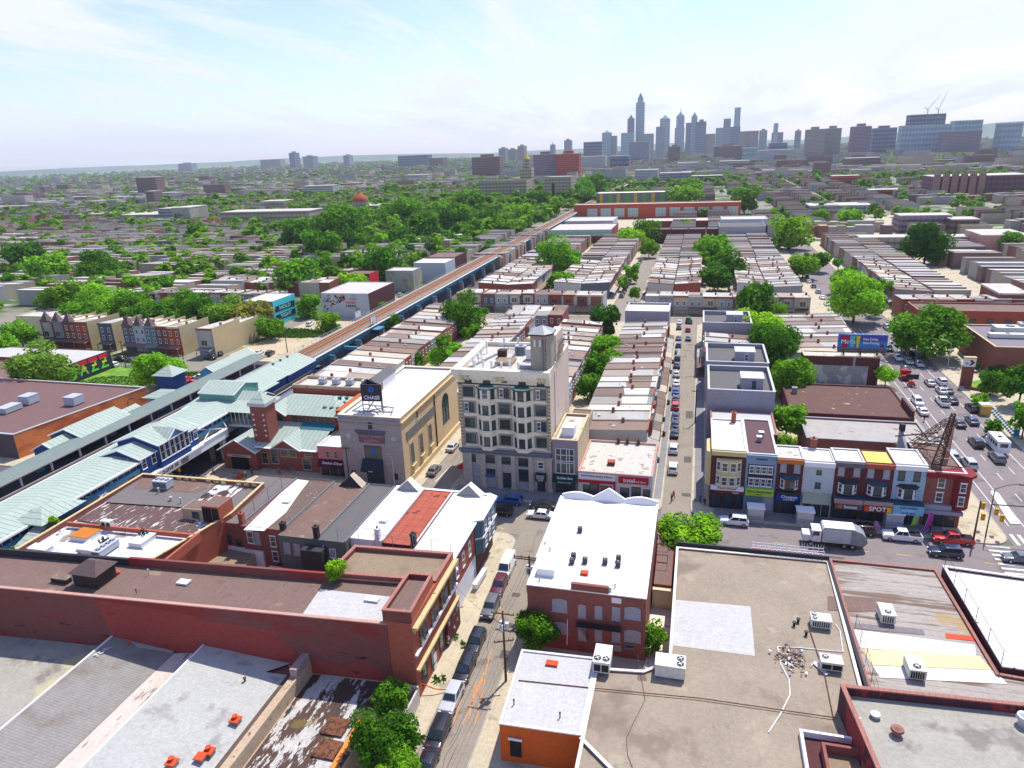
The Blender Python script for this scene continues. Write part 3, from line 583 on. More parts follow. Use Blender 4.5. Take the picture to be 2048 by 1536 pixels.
# long low display board on the front parapet
lad = empty('metal_rack', (15,94.4,5.6), 'white metal rack of empty sign frames along the front parapet', 'rack'); q = MB(); xa, xb = 9.4, 19.2
for yy, zb in ((94.5,5.35),(95.3,5.35)): q.bar((xa,yy,zb),(xb,yy,zb),.1,.12); q.bar((xa,yy,zb+.9),(xb,yy,zb+.9),.06,.08)
for k in range(15):
    X = xa+(xb-xa)*k/14; q.bar((X,94.5,5.35),(X,94.5,6.25),.07,.07); q.bar((X,95.3,5.35),(X,95.3,6.6),.05,.05); q.bar((X,94.5,5.4),(X,95.3,5.4),.05,.05)
for k in range(28): X = xa+(xb-xa)*k/27; q.bar((X,95.35,6.25),(X,95.35,6.9),.03,.03)
q.build('frame', M_WHITE, lad); MB().box(9.4,94.55,5.3,19.2,95.25,5.36).build('tray', m_brick, lad)
# --- striped roof building and white roof on the right ---------------------------
sb = block('flat_roof_building', 'low building with weathered striped grey roof and white patched end', 'building', [(20.0,67.2),(50,67.2),(50,73.0),(34.2,74.3),(33.6,94.8),(20,94.8)], 5, m_brick, m_stripe, par=.2, th=.25, cope=m_bcope)
for pts, mm in [([(1655,1220),(1655,1192),(1745,1198),(1768,1225)], m_brown), ([(1706,1258),(1950,1290),(1952,1312),(1722,1296)], m_mem), ([(1722,1297),(1960,1312),(1985,1340),(1745,1330)], mat('cream_patch', al(232,218,170,.7), var=.1)), ([(1700,1245),(1845,1258),(1850,1270),(1702,1256)], mat('mauve_patch', al(150,138,140,.6), var=.1)), ([(1890,1266),(1945,1272),(1950,1282),(1892,1276)], M_ORANGE), ([(1745,1331),(1990,1341),(2015,1368),(1760,1355)], m_mem)]:
    q = MB(); zz_ = 4.81+.006*len(sb.children); q.add([(*gp(u,v,zz_),zz_) for u,v in pts], [(3,2,1,0)]); q.build('roof_patch', mm, sb)
wr = block('flat_roof_building', 'bright white membrane roof at the right edge above a dark brick parapet', 'building', [(34.7,74.8),(60,73.6),(49,93.6),(34.4,95.0)], 5.6, m_brickd, m_mem, par=.35, th=.3, cope=mat('white_flashing2', al(225,222,222,.75), var=.12, stain=[dict(col=al(120,80,70,.6), sc=1.5, at=.64)]))
fence([(34.5,94.6,5.6),(34.6,75,5.6)], 2.0, 'rusty wire fence along the left edge of the white roof', M_RUST, step=3.4, rels=None) if False else fence([(34.5,94.6,5.6),(34.6,75,5.6)], 2.0, 'rusty wire fence along the left edge of the white roof', M_RUST, step=3.4, rails=(.97,))
fence([(20.6,79.5,5.0),(20.4,66.7,5.0)], 2.0, 'wire mesh fence on the left edge of the striped roof', M_RUST, step=3.2, rails=(.4,.97), r=.025)
# --- lower right pale roof with brick coping -------------------------------------
lr = block('flat_roof_building', 'pale stained roof building with brick coping and purple red side wall', 'building', [(18.2,50),(44,50),(44,66.9),(16.3,65.3)], 8, mat('purple_red_mural', al(92,50,62,.6), var=.12, sc=1, stain=[dict(col=al(165,60,60,.6), sc=.22, st=(1,1,.6), at=.50, w=.02)]), m_conc, par=1.0, th=.35, cope=m_bcope)
for (u, v, k, lab) in [(1750,1435,'mush','white domed vent on the pale roof at the lower right'),(1793,1470,'mush','rusty topped round vent on the pale roof at the lower right')]:
    X, Y = gp(u, v, 7.0); vent(X, Y, 7, lab, 'mush', 1.0 if u > 1760 else .6, .5 if u > 1760 else .42, m=M_METAL if u < 1760 else mat('vent_brown', al(175,120,105,.6), var=.1))
for u, v in [(1718,1448),(1846,1403)]: X, Y = gp(u, v, 7); vent(X, Y, 7, 'slim pipe vent on the pale roof at the lower right', h=.6, r=.07)
vent(*gp(2046,1450,7), 7, 'big curved metal duct at the right edge of the pale roof', 'mush', 1.4, .6)
sw = empty('stairwell', (12,57,4.8), 'roof well with white edged parapet and brick inner shaft beside the painted wall', 'stairwell'); q = MB()
q.box(12.0,50,4.81,12.3,61,5.5); q.box(12.3,60.7,4.81,17.3,61,5.5); q.build('parapet', M_WHITE, sw)
q = MB(); q.box(13.8,50,4.81,14.1,59.3,5.9); q.box(14.1,59,4.81,17.5,59.3,5.9); q.box(17.2,50,4.81,17.5,59,5.9); q.build('inner_wall', m_brick, sw)
MB().add([(12.3,50,4.815),(17.3,50,4.815),(17.3,60.7,4.815),(12.3,60.7,4.815)], [(0,1,2,3)]).build('floor', m_brickd, sw); MB().add([(14.1,50,4.83),(17.2,50,4.83),(17.2,59,4.83),(14.1,59,4.83)], [(0,1,2,3)]).build('shaft', m_tan2, sw)
# --- long red wall building (R) ----------------------------------------------------
rb = block('warehouse', 'long brick warehouse with red patched side wall and brown ribbed roof', 'building', [(-110,56.6),(-33.0,61.6),(-33.0,70.0),(-96.5,65.6),(-110,65)], 10.6, m_redwall, m_brown, par=.35, th=.35, cope=mat('pink_coping', al(215,165,150,.65), var=.1))
p = [gp(605,1228,10.27), gp(780,1245,10.27), gp(795,1195,10.27), gp(640,1178,10.27)]
MB().add([(x,y,10.27) for x,y in p], [(0,1,2,3)]).build('roof_patch', m_memg, rb)
MB().prism([(-97,64.7),(-73,66.4),(-73,66.8),(-97,65.1)], 10.2, 11.3).build('rear_parapet', mat('black_tar', (.03,.03,.035), var=.1), rb)
MB().prism([(-73,66.4),(-44,68.4),(-44,68.8),(-73,66.8)], 10.2, 11.5).build('rear_parapet', m_redwall, rb)
rc = block('brick_stair_tower', 'raised brick corner block with brown roof above the red side wall', 'tower', [(-33.4,61.7),(-29.9,61.95),(-30.2,69.6),(-33.4,69.4)], 12.4, m_redwall, m_brown, par=.6, th=.3, cope=m_bcope, side={1: m_brickr})
r2 = block('brick_building', 'brick building with square tan roof and ornate cream cornice facing the side street', 'building', [(-30.25,62.0),(-30.0,62.0),(-30.0,76.3),(-44.2,75.8),(-44.2,69.3),(-30.25,69.8)] if False else [(-44.4,69.0),(-30.0,70.0),(-30.0,76.6),(-44.0,75.8)], 11.2, m_brick, m_tan2, par=.6, th=.4, cope=m_bcope, side={1: m_brickr})
MB().box(-33.4,61.7,0,-29.9,70,11.0).build('wall', m_brickr, r2)
# east facade dressing
q = MB(); q.box(-29.95,61.9,10.0,-29.3,76.7,10.35); q.box(-29.95,61.9,9.6,-29.6,76.7,10.0); q.build('cornice', m_cream, r2)
q = MB(); q.box(-29.89,61.9,6.3,-29.6,76.7,6.55); q.build('sill_band', M_WHITE, r2); MB().box(-29.89,61.9,4.2,-29.45,76.7,4.5).build('shop_cornice', m_cream, r2)
m_orn = mat('ornate_yellow_brown', al(190,130,60,.6), var=.4, sc=3, det=2, stain=[dict(col=al(90,40,40,.6), sc=2.5, at=.53, w=.03)])
for yy in (64.6,68.2,71.8,74.9):
    o = MB(); o.box(-29.89,yy-1.1,6.6,-29.7,yy+1.1,9.3); o.build('ornate_panel', m_orn, r2)
    for d in (-.62,.62): win(r2, -29.69, yy+d, 6.75, .9, 1.9, 'E', 'thin')
for yy in (64.0,67.0,70.0): win(r2, -29.88, yy, 1.2, 1.5, 2.2, 'E', 'shop', name='shuttered_opening')
MB().box(-29.88,71.5,.3,-29.5,76.3,4.1).build('mural_panel', mat('maroon_mural', al(110,50,50,.6), var=.1, stain=[dict(col=(.7,.7,.7), sc=1.2, at=.6, w=.02)]), r2)
MB().box(-29.88,66.9,.2,-29.8,67.9,2.4).build('door', M_WHITE, r2)
# courtyard: sheds, white boxes
pts = [gp(400,1135,4.6), gp(452,1092,4.6), gp(517,1100,4.6), gp(475,1150,4.6)]
block('shed', 'lean-to shed with mossy brown sloping roof in the courtyard behind the brick warehouse', 'shed', [pts[0],pts[3],pts[2],pts[1]], 4.6, m_stucco, m_brown2 if False else m_tan2, par=.02, th=.1)
a = gp(452,1091,5.2); c = gp(530,1100,5.2); block('shed', 'white roofed box shed in the courtyard against the row of brick rears', 'shed', [(a[0],a[1]),(c[0],a[1]-.6),(c[0],a[1]+1.4),(a[0],a[1]+2)], 5.2, M_WHITE, m_mem, par=.02, th=.1)
a = gp(520,1150,3.6); block('shed', 'cream flat topped box with fans in the courtyard', 'shed', (a[0],a[0]+7.0,a[1],a[1]+2.6), 3.6, m_stucco, m_mem, par=.02, th=.1)
a = gp(600,1172,4); block('shed', 'small white roofed yard building with brick edge beside the tan roof', 'shed', (a[0],a[0]+7.6,a[1],a[1]+4.0), 4.2, m_brick, m_memg, par=.3, th=.25, cope=m_bcope)
a = gp(352,1128,5); block('shed', 'brown roofed porch shed stepping down beside the sloping red brick wall', 'shed', (a[0]-2.5,a[0]+2.2,a[1],a[1]+3.5), 5.0, m_stucco, m_brown, par=.02, th=.1)
a = gp(385,1085,6); block('shed', 'brown roofed shed with dark side windows behind the sloping wall', 'shed', (a[0]-2,a[0]+2.5,a[1]-1,a[1]+2.6), 6.2, m_stucco, m_brown, par=.02, th=.1)
for k, (u, v) in enumerate([(505,1160),(517,1162)]): X, Y = gp(u, v, 3.4); condenser(X, Y, 3.0, ['left','right'][k]+' white fan unit in the courtyard behind the warehouse', .9)
# --- cornice building (LL) ---------------------------------------------------------
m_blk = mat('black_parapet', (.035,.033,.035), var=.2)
ll = block('brick_building', 'brick building with cream cornice, white ribbed lower roof and brown flaking upper roof', 'building', [(-93.6,65.6),(-71.8,67.0),(-68.6,82.5),(-69.6,92.9),(-93.8,92.4)], 10, m_brick, m_corr, par=.9, th=.3, cope=m_cream, side={1: m_brickr})
for pts, mm, z in [([(152,1040),(214,1005),(372,1016),(400,1065),(365,1072)], m_flake, 9.3), ([(208,1004),(282,955),(438,965),(375,1015)], m_gseam, 9.5), ([(372,1018),(440,965),(482,968),(400,1050)], m_patch2, 9.36)]:
    MB().add([(*gp(u,v,z),z) for u,v in pts], [tuple(range(len(pts)))][::-1]).build('upper_roof', mm, ll)
MB().add([(*gp(u,v,9.6),9.53) for u,v in [(282,955),(268,975),(392,985),(437,965)]], [(3,2,1,0)]).build('roof_patch', m_brown2, ll)
q = MB(); a, c = gp(135,1045,10), gp(392,1070,10); q.bar((*a,9.75),(*c,9.75),.35,.7); q.build('divider_wall', mat('red_edge', al(205,110,85,.6), var=.1), ll)
q = MB(); a, c = gp(310,1137,10), gp(398,1066,10); q.bar((*a,9.4),(*c,9.4),.4,1.4); q.build('side_parapet', m_brickr, ll)
q = MB()
for k in range(18): y = 66.5+k*1.45; q.box(-94.3,y,9.0,-93.65,y+.7,9.5)
q.box(-94.2,65.6,9.55,-93.65,92.4,9.8)
for k in range(14):
    if k not in (2, 6, 10): x = -91+k*1.5; q.box(x,92.1,9.6,x+.9,92.14,10.0)
q.build('bracket_row', m_cream, ll)
ph = block('roof_shed', 'dark open roof shed with brown top on the corner of the cornice building', 'shed', (-71.9,-68.9,80.2,83.6), 12.2, m_brickr, m_brown, par=.02, th=.12, z0=9.3)
MB().box(-71.85,80.12,9.5,-70.3,80.195,11.9).build('opening', M_DARK, ph); MB().box(-70.1,80.12,9.5,-69.1,80.195,11.9).build('opening', M_DARK, ph)
ph = block('roof_shed', 'flat topped grey roof shed with a window on the cornice building', 'shed', (-76.0,-72.2,80.6,83.4), 11.2, m_stucco, m_brown, par=.02, th=.12, z0=9.3)
win(ph, -73.6, 80.6, 9.8, 1.2, 1.0, 'S', 'dark')
rtu(-86.6,89.0,9.5,2.9,1.7,1.3,[(-.95,0,.38),(0,0,.38),(.95,0,.38)],'grey three fan unit on the far roof of the cornice building',m_hv2,'S')
X, Y = gp(213,1105,9.1); rtu(X,Y,9.1,1.5,3.6,.9,[(0,-1.2,.36),(0,-.3,.36),(0,.6,.36),(0,1.4,.36)],'long four fan unit on the white ribbed roof',m_hv2,'S')
X, Y = gp(216,1052,9.9); rr = rtu(X,Y,9.6,1.8,.7,1.0,[],'twin fan wall unit perched on the red divider wall',m_hvac,None); q = MB()
for d in (-.45,.45): q.tube((X+d,Y-.4,10.35),(X+d,Y-.36,10.35),.33,n=14)
q.build('fan', m_fan, rr)
for (u, v, sx, sy, lab, lid) in [(172,1072,3.2,2.6,'white skylight box with orange lid on the ribbed roof',M_ORANGE),(186,1098,3.4,2.4,'plain white skylight box behind the four fan unit',None),(138,1105,3.0,1.6,'low white skylight box in the middle of the ribbed roof',None),(82,1100,3.2,1.4,'low white skylight box at the cornice end of the ribbed roof',None),(286,1082,2.2,3.2,'white curb with broken vent parts on the ribbed roof',None)]:
    X, Y = gp(u, v, 9.3); hatch(X, Y, 9.1, sx, sy, .7 if sx > 3.1 or sy > 3 else .3, lab, mat('skylight_white', (.6,.61,.63), var=.05), mat('weathered_orange', al(215,130,40,.65), var=.1) if lid else None)
dbx = empty('scrap_metal', (*gp(115,1055,9.1),9.1), 'tangle of rusty metal ladder parts on the ribbed roof', 'scrap'); q = MB(); X, Y = gp(115,1055,9.1)
for k in range(16): a = r_.uniform(-.4,.8); xx = X+r_.uniform(-3,2.6); yy = Y+r_.uniform(-1,1.2); q.bar((xx,yy,9.3),(xx+1.2*math.cos(a),yy+1.2*math.sin(a),9.3+r_.random()*.5),.09,.06)
q.build('bars', M_RUST, dbx)
for j, (u, v) in enumerate([(288,1070),(208,1085)]):
    X, Y = gp(u, v, 9.8); o = empty('broken_vent', (X,Y,9.8), ['dark twisted ducts on the white curb of the ribbed roof','bundle of upright black pipes behind the four fan unit'][j], 'vent'); q = MB()
    for k in range(12): q.tube((X+r_.uniform(-.8,.8),Y+r_.uniform(-.6,.6),9.75),(X+r_.uniform(-1,1),Y+r_.uniform(-.8,.8),10.3+r_.random()*.3),.07)
    q.build('pipes', M_BLACK, o)
for u, v, k, lab in [(318,985,'pipe','short white vent pipe on the grey felt roof'),(342,1000,'mush','white turbine vent on the grey felt roof'),(362,1005,'pipe','tall grey vent pipe on the grey felt roof')]: X, Y = gp(u, v, 9.6); vent(X, Y, 9.55, lab, k, .8, .25 if k == 'mush' else .12)
# dormer and stubs on the red wall building
X, Y = gp(192,1165,10.3); dm = empty('roof_cupola', (X,Y,10.3), 'brown shingled cupola with hipped roof on the ribbed brown roof', 'cupola'); q = MB(); q.box(X-2.2,Y-1.2,10.3,X+1.6,Y+1.9,12.3); q.build('wall', mat('dark_board', al(75,62,60,.5), var=.2), dm)
q = MB(); e = .35; q.add([(X-2.2-e,Y-1.2-e,12.3),(X+1.6+e,Y-1.2-e,12.3),(X+1.6+e,Y+1.9+e,12.3),(X-2.2-e,Y+1.9+e,12.3),(X-.9,Y+.3,13.5),(X+.5,Y+.3,13.5)], [(0,1,5,4),(1,2,5),(2,3,4,5),(3,0,4),(3,2,1,0)]); q.build('roof', mat('brown_shingle', al(112,92,90,.6), var=.15, sc=3), dm)
hatch(*gp(128,1160,10.3),10.28,2.6,1.5,.6,'low dark box beside the cupola on the brown roof',_mats['dark_board'],m_brown,name='roof_hatch')
vent(*gp(150,1168,10.3),10.28,'galvanised flue beside the cupola','pipe',1.7,.2); vent(*gp(195,1172,10.3),10.28,'small terracotta hood near the front coping','box',.8,.45,m=mat('terracotta', al(190,110,80,.6), var=.15))
vent(*gp(236,1146,10.3),10.28,'tiny orange vent on the brown ribbed roof','mush',.35,.3,m=M_ORANGE); vent(*gp(298,1150,10.3),10.28,'thin grey pipe beside the rear parapet','pipe',.8,.07); vent(*gp(273,1186,10.3),10.28,'thin dark rod near the front coping','pipe',.5,.05,m=M_BLACK)
for u, v, s in [(368,1166,1.5),(745,1200,1.7)]: hatch(*gp(u,v,10.3),10.3,s,.9,.18,['square white hatch on the brown ribbed roof','pale square hatch on the white end of the warehouse roof'][s > 1.6],M_WHITE,name='roof_hatch')
# --- bottom left low roofs ----------------------------------------------------------
m_shing = mat('grey_shingle', al(165,160,152,.62), var=.12, sc=.5, det=8, lines=[(1,.33,.06,.75),(0,.9,.05,.88)], stain=[dict(col=al(140,125,110,.55), sc=.2, at=.53, w=.12, amt=.6)])
m_lshing = mat('pale_grey_shingle', al(198,198,190,.66), var=.06, sc=.5, det=8, lines=[(1,.4,.04,.9)], stain=[dict(col=al(175,172,165,.6), sc=.3, at=.56, w=.1)])
block('flat_roof_building', 'low building with stained concrete roof at the left edge', 'building', [(-110,38),(-71.2,38),(-71.2,60.0),(-110,57.2)], 3, m_brick, m_conc, par=.02, th=.2)
s1 = empty('shingled_building', (-66,50,0), 'low building with dark grey shingled roof lettered along its white edge', 'building')
def slope(parent, name, pts, m): MB().add(pts, [tuple(range(len(pts)))]).build(name, m, parent)
lx, rx = -70.6, -61.8
MB().box(lx,38,0,rx+5,60.9,3.2).build('wall', m_brick, s1)
slope(s1, 'roof', [(lx,38,4.8),(rx,38,3.5),(rx,59.4,3.5),(-66.5,58.6,4.2),(lx,60.4,4.8)], m_shing)
slope(s1, 'roof_hip', [(lx,60.4,4.8),(-66.5,58.6,4.2),(rx,59.4,3.5),(-63.5,61.2,3.5),(-69,61.6,4.2)], m_lshing)
slope(s1, 'gutter', [(rx,38,3.45),(rx+4.2,38,3.42),(rx+4.2,60.5,3.42),(rx,59.4,3.45)], mat('pink_gutter_roof', al(225,210,195,.68), var=.1, sc=.5, st=(2,.3,1), stain=[dict(col=al(150,135,115,.6), sc=.6, st=(2,.4,1), at=.58)]))
MB().bar((lx,38,4.75),(lx,60.4,4.75),.22,.3).build('white_edge', M_WHITE, s1); MB().box(lx-.1,38,3.2,lx+.08,60.4,4.6).build('side_wall', m_brick, s1)
t = text(s1, 'TOEU-24', -69.5, 57.3, 4.67, 1.0, M_WHITE, 'S', name='painted_letters', depth=.0, bold=False); t.rotation_euler = (-math.pi/2, 0.15, math.radians(88))
lx, rx = -57.6, -45.4
s2 = empty('shingled_building', (-51,50,0), 'low building with pale grey shingled roof and orange roof vents', 'building')
MB().box(lx,38,0,rx,62.3,3.2).build('wall', m_brick, s2)
slope(s2, 'roof', [(lx,38,4.9),(rx,38,3.4),(rx,59.0,3.4),(-48,58.5,3.8),(-52.6,60.0,4.3),(lx,61.6,4.9)], m_lshing)
slope(s2, 'roof_hip', [(lx,61.6,4.9),(-52.6,60.0,4.3),(-48,58.5,3.8),(rx,61.5,3.4),(-48,62.6,3.4)], mat('pale_hip', al(212,205,190,.66), var=.08))
MB().bar((lx,38,4.85),(lx,61.6,4.85),.2,.28).build('white_edge', M_WHITE, s2); MB().box(lx-.1,38,3.4,lx+.08,61.6,4.7).build('side_wall', m_brick, s2)
MB().box(rx,38,3.2,rx+1.1,61.5,3.44).build('gutter', mat('brown_gutter', al(120,98,85,.55), var=.2), s2)
MB().box(-71,60.6,0,-44.3,62.1,3.25).build('rear_gutter', mat('tarred_flashing', al(90,95,105,.5), var=.3, sc=1, stain=[dict(col=(.45,.5,.55), sc=1.1, at=.6, w=.03)]), s2)
wl = empty('party_wall', (-44,50,0), 'pitted tan stucco party wall between the pale shingles and the peeling roof', 'wall'); MB().prism([(-44.3,38),(-43.3,38),(-43.3,61.9),(-44.3,61.8)], 0, 4.2).build('wall', m_stucco, wl)
MB().box(-44.25,58,4.203,-43.35,61.8,5.3).build('wall_end', mat('pink_brick', al(190,165,160,.6), var=.15, sc=2), wl)
f4 = block('flat_roof_building', 'low building with peeling white and brown roof beside the leafy tree', 'building', [(-43.3,38),(-33.6,38),(-32.4,61.6),(-43.3,61.0)], 2.4, m_stucco, m_patch, par=.05, th=.15)
MB().box(-34.2,38,2.41,-33.7,55,2.75).build('edge_board', m_orp, f4)
for u0, v0 in [(672,1455),(655,1500)]:
    X, Y = gp(u0, v0, 2.4); MB().box(X-1.3,Y-1.2,2.38,X+1.3,Y+1.2,2.6).build('roof_hatch_frame', M_RUST, f4)
for u, v, lab in [(471,1440,'upper orange boxed vent with round cap on the pale shingles'),(418,1503,'middle orange boxed vent with round cap on the pale shingles'),(345,1530,'lowest orange boxed vent with round cap on the pale shingles'),(401,1515,'plain red boxed vent below the middle orange one')]:
    X, Y = gp(u, v, 4); o = empty('boxed_vent', (X,Y,3.7), lab, 'roof vent', 'orange boxed vents'); zt = 4.9-(X+57.6)*.123
    MB().box(X-.45,Y-.4,zt-.2,X+.45,Y+.4,zt+.45).build('curb', M_STEEL, o); MB().box(X-.55,Y-.5,zt+.453,X+.55,Y+.5,zt+.6).build('lid', M_ORANGE, o)
    if 'red' not in lab: MB().cyl(X-.1,Y+.1,zt+.603,zt+.95,.2,.3,n=10).build('cap', M_ORANGE, o)
X, Y = gp(258,1290,4.4); vent(X,Y,4.5,'small orange pipe vent on the dark shingles','pipe',.6,.12,m=M_ORANGE); X, Y = gp(490,1362,4); vent(X,Y,4.0,'small rusty vent on the pale shingles','pipe',.4,.12,m=M_RUST)
X, Y = gp(228,1225,3.5); vent(X-1,Y-12,3,'',h=.1) if False else None
yd = empty('yard_wall', (-31,59,0), 'low pale yard wall enclosing the corner beside the red brick building', 'wall'); q = MB(); q.box(-32.2,57.0,0,-32.0,61.4,2.6); q.box(-32.0,61.2,0,-29.6,61.45,2.6); q.box(-29.8,56.8,0,-29.6,61.2,2.3); q.box(-32,58.8,0,-29.8,59.0,1.4); q.build('wall', mat('white_brick', al(225,215,205,.66), var=.15, sc=2), yd)
# ================================================================ LEFT ROW (rears towards the camera)
m_gsid = mat('grey_green_siding', al(120,128,122,.6), var=.06, lines=[(2,.35,.05,.8)])
m_oran = mat('orange_tar_roof', al(196,100,76,.62), var=.16, sc=.5, det=7, lines=[(1,1.9,.1,.55),(0,1.35,.1,.6)], stain=[dict(col=al(130,70,50,.5), sc=.5, at=.64, w=.04)])
m_debris = mat('debris_brown_roof', al(128,105,92,.58), var=.15, sc=1, det=8, stain=[dict(col=(.5,.47,.42), sc=2.2, at=.65, w=.03)])
rows = [(-73.2,-65.8,'brick row building with plum grey seamed roof, first from the cornice building',m_brick,m_gseam),(-65.8,-58.5,'brick row building with half white half torn brown roof',m_brick,m_debris),
 (-58.5,-52.0,'grey sided row building with brown gravel roof and dark front dormer',m_gsid,m_brown2),(-52.0,-47.4,'row building with plain dark grey roof',m_gsid,m_grey),
 (-47.4,-42.2,'row building with white roof and white front pediment',M_WHITE,m_mem),(-42.2,-37.1,'row building with orange red tarred roof',m_brickd,m_oran),(-37.1,-30.8,'corner row building with white roof, blue green bays and orange brick side',m_brickd,m_mem)]
LR = []
for k, (xa, xb, lab, wm_, rm_) in enumerate(rows):
    ys = [81.0,80.6,79.2,79.2,80.6,80.2,77.5][k]
    r = block('row_building', lab, 'building', (xa+.01,xb-.01,ys,97.0), 9.2, wm_, rm_, par=.05, th=.12); LR.append(r)
    MB().box(xb-.22,ys,9.21,xb-.02,97,9.42).build('party_parapet', mat('grey_flashing', al(140,140,145,.6), var=.1) if k < 4 else m_mem, r)
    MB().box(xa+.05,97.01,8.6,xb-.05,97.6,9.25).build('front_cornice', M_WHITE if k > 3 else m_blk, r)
p = [gp(u,v,9.17) for u,v in [(487,1060),(528,1062),(572,1025),(600,985),(618,962),(590,958)]]
MB().add([(x,y,9.19) for x,y in p], [tuple(range(6))]).build('white_half', m_mem, LR[1])
def pediment(r, xc, y, w, h, mf, mt):
    q = MB(); q.add([(xc-w/2,y-.9,9.2),(xc+w/2,y-.9,9.2),(xc,y-.5,9.2+h)], [(0,1,2)]); q.build('pediment_back', mf, r)
    q = MB(); q.add([(xc-w/2-.2,y-1.0,9.18),(xc,y-.6,9.3+h),(xc,y+.8,9.3+h),(xc-w/2-.2,y+.8,9.18)], [(0,3,2,1)]); q.add([(xc+w/2+.2,y-1.0,9.18),(xc,y-.6,9.3+h),(xc,y+.8,9.3+h),(xc+w/2+.2,y+.8,9.18)], [(0,1,2,3)])
    q.build('pediment_roof', mt, r)
pediment(LR[2], -55.0, 96.6, 4.0, 1.9, mat('black_shingle', al(70,68,72,.5), var=.1), mat('tan_slope', al(205,190,165,.65), var=.1)); pediment(LR[4], -44.8, 97, 3.6, 1.7, M_STEEL, m_mem); pediment(LR[6], -34.2, 97, 3.8, 1.7, M_STEEL, m_mem)
for k, (u, v, w_, h_, st, i) in enumerate([(430,1083,1.1,1.2,'blank',0),(455,1086,1.9,1.4,'dark',0),(479,1092,1,1.2,'dark',0),(503,1086,1.1,2.0,'sash',1),(517,1089,1.0,2.2,'blank',1),(548,1093,1.0,1.8,'sash',1),(553,1122,1.0,1.7,'sash',1),(576,1107,1.1,1.9,'blank',2),(596,1110,1.1,1.9,'blank',2),(667,1115,1.0,1.5,'board',3)]):
    yw = [81.0,80.6,79.2,79.2][i]; X, Zz = wy(u, v, yw); win(LR[i], X, yw, Zz, w_, h_, 'S', st)
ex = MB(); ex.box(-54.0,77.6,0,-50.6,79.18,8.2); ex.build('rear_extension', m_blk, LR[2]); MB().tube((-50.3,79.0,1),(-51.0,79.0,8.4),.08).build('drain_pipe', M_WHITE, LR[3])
bpv = MB(); dv = Vector((77,5,0)).normalized(); nv = Vector((dv.y,-dv.x,0))*.004
def wl_(X, z): return (X+nv.x, 56.6+(X+110)*5/77+nv.y, z)
bpv.add([wl_(*p) for p in [(-70.2,3.3),(-44.5,3.3),(-44.5,1.5),(-33.2,.8),(-33.2,3.2),(-37,5.0),(-38.5,4.0),(-45,4.8),(-47.5,8.2),(-56,8.6),(-60,9.4),(-71.8,10.2)]], [tuple(range(12))]).build('red_painted_area', mat('faded_red_paint', al(180,80,72,.6), var=.12, sc=1.5, det=7, lines=[(2,.22,.03,.85)], stain=[dict(col=al(120,55,60,.55), sc=.5, st=(1,1,4), at=.62, w=.08)]), rb)
# corner building side dressing
c7 = LR[6]; XE = -30.79
for yy in (79.5,82.3,85.2): win(c7, XE, yy, 5.6, 1.0, 2.0, 'E', 'sash'); 
MB().box(XE,77.6,4.0,XE+.06,87.6,9.0).build('orange_side_panel', m_brickr, c7)
for yy in (79.5,82.3,85.2): win(c7, XE+.07, yy, 5.4, .95, 2.1, 'E', 'sash')
m_bayb = mat('blue_green_bay', al(110,140,150,.62), var=.06)
q = MB(); q.prism([(XE-.1,88.2),(XE+1.0,89.0),(XE+1.0,96.2),(XE-.1,97.0)], 3.6, 9.3); q.build('bay', m_bayb, c7)
q = MB(); q.box(XE-.3,77.4,9.2,XE+.5,88,9.4); q.prism([(XE-.3,88),(XE+1.3,88.7),(XE+1.3,96.5),(XE-.3,97.4)], 9.3, 9.5); q.build('white_eave', M_WHITE, c7)
for yy in (90,92,94): 
    for zz_ in (4.1,6.9): win(c7, XE+1.01, yy+.4, zz_, 1.1, 1.5, 'E', 'sash')
q = MB(); q.prism([(XE-.1,88.1),(XE+1.15,88.9),(XE+1.15,96.3),(XE-.1,97.1)], 6.15, 6.4); q.build('bay_band', M_WHITE, c7)
MB().box(XE,77.6,.13,XE+.07,87.6,3.98).build('white_side_panel', M_WHITE, c7)
sg = empty('shop_counter', (XE+1,86.5,0), 'white stepped shelf with clutter leaning on the corner shop side', 'shelf'); q = MB(); q.bar((XE+.9,84.0,.9),(XE+1.2,88.5,.9),.7,.8); q.build('shelf', M_WHITE, sg)
for (xx, yy, hh, lab) in [(-66.0,81.4,1.6,'red brick chimney on the rear edge of the plum roof'),(-58.6,80.9,1.0,'short dark chimney between the torn roof and the brown roof'),(-52.2,79.6,1.8,'black chimney at the rear of the brown roof'),(-43.1,81,1.7,'white painted chimney at the rear of the white roof'),(-37.4,80.6,1.7,'dark chimney at the rear of the orange roof')]:
    chimney(xx, yy, 9.2, hh, .7, lab, m_blk if 'black' in lab or 'dark' in lab else (M_WHITE if 'white p' in lab else m_brickr))
for xx, yy, lab in [(-44.5,86,'white skylight hatch in the middle of the white pediment roof'),(-62.8,88.8,'small white hatch on the half white roof')]: hatch(xx, yy, 9.2, 1.1, .9, .25, lab, M_WHITE, name='roof_hatch')
fence([(-66.2,80.9,9.2),(-66.2,96.8,9.2)], 2.2, 'tall thin rusty fence along the plum seamed roof', M_RUST, step=3.2, rails=(.97,), r=.03)
fence([(-48.8,79.6,9.2),(-42.8,80.9,9.2),(-42.8,79.2,9.2),(-37.3,79.4,9.2)], 1.9, 'wire fence standing along the rear of the white roof', M_STEEL, step=2.6, rails=(.97,), r=.03)
fence([(-37.2,80.0,9.2),(-31.2,78.9,9.2)], 1.9, 'wire fence across the rear of the corner white roof', M_STEEL, step=2.4, rails=(.97,), r=.03)
fence([(-72,81.5,0),(-72,68,0)], 2, 'x', M_STEEL) if False else None
MB().prism([(-97.2,98.5),(-73,99.5),(-73,99.9),(-97.2,98.9)], .13, 1.0).build('low_wall', m_blk) if False else None
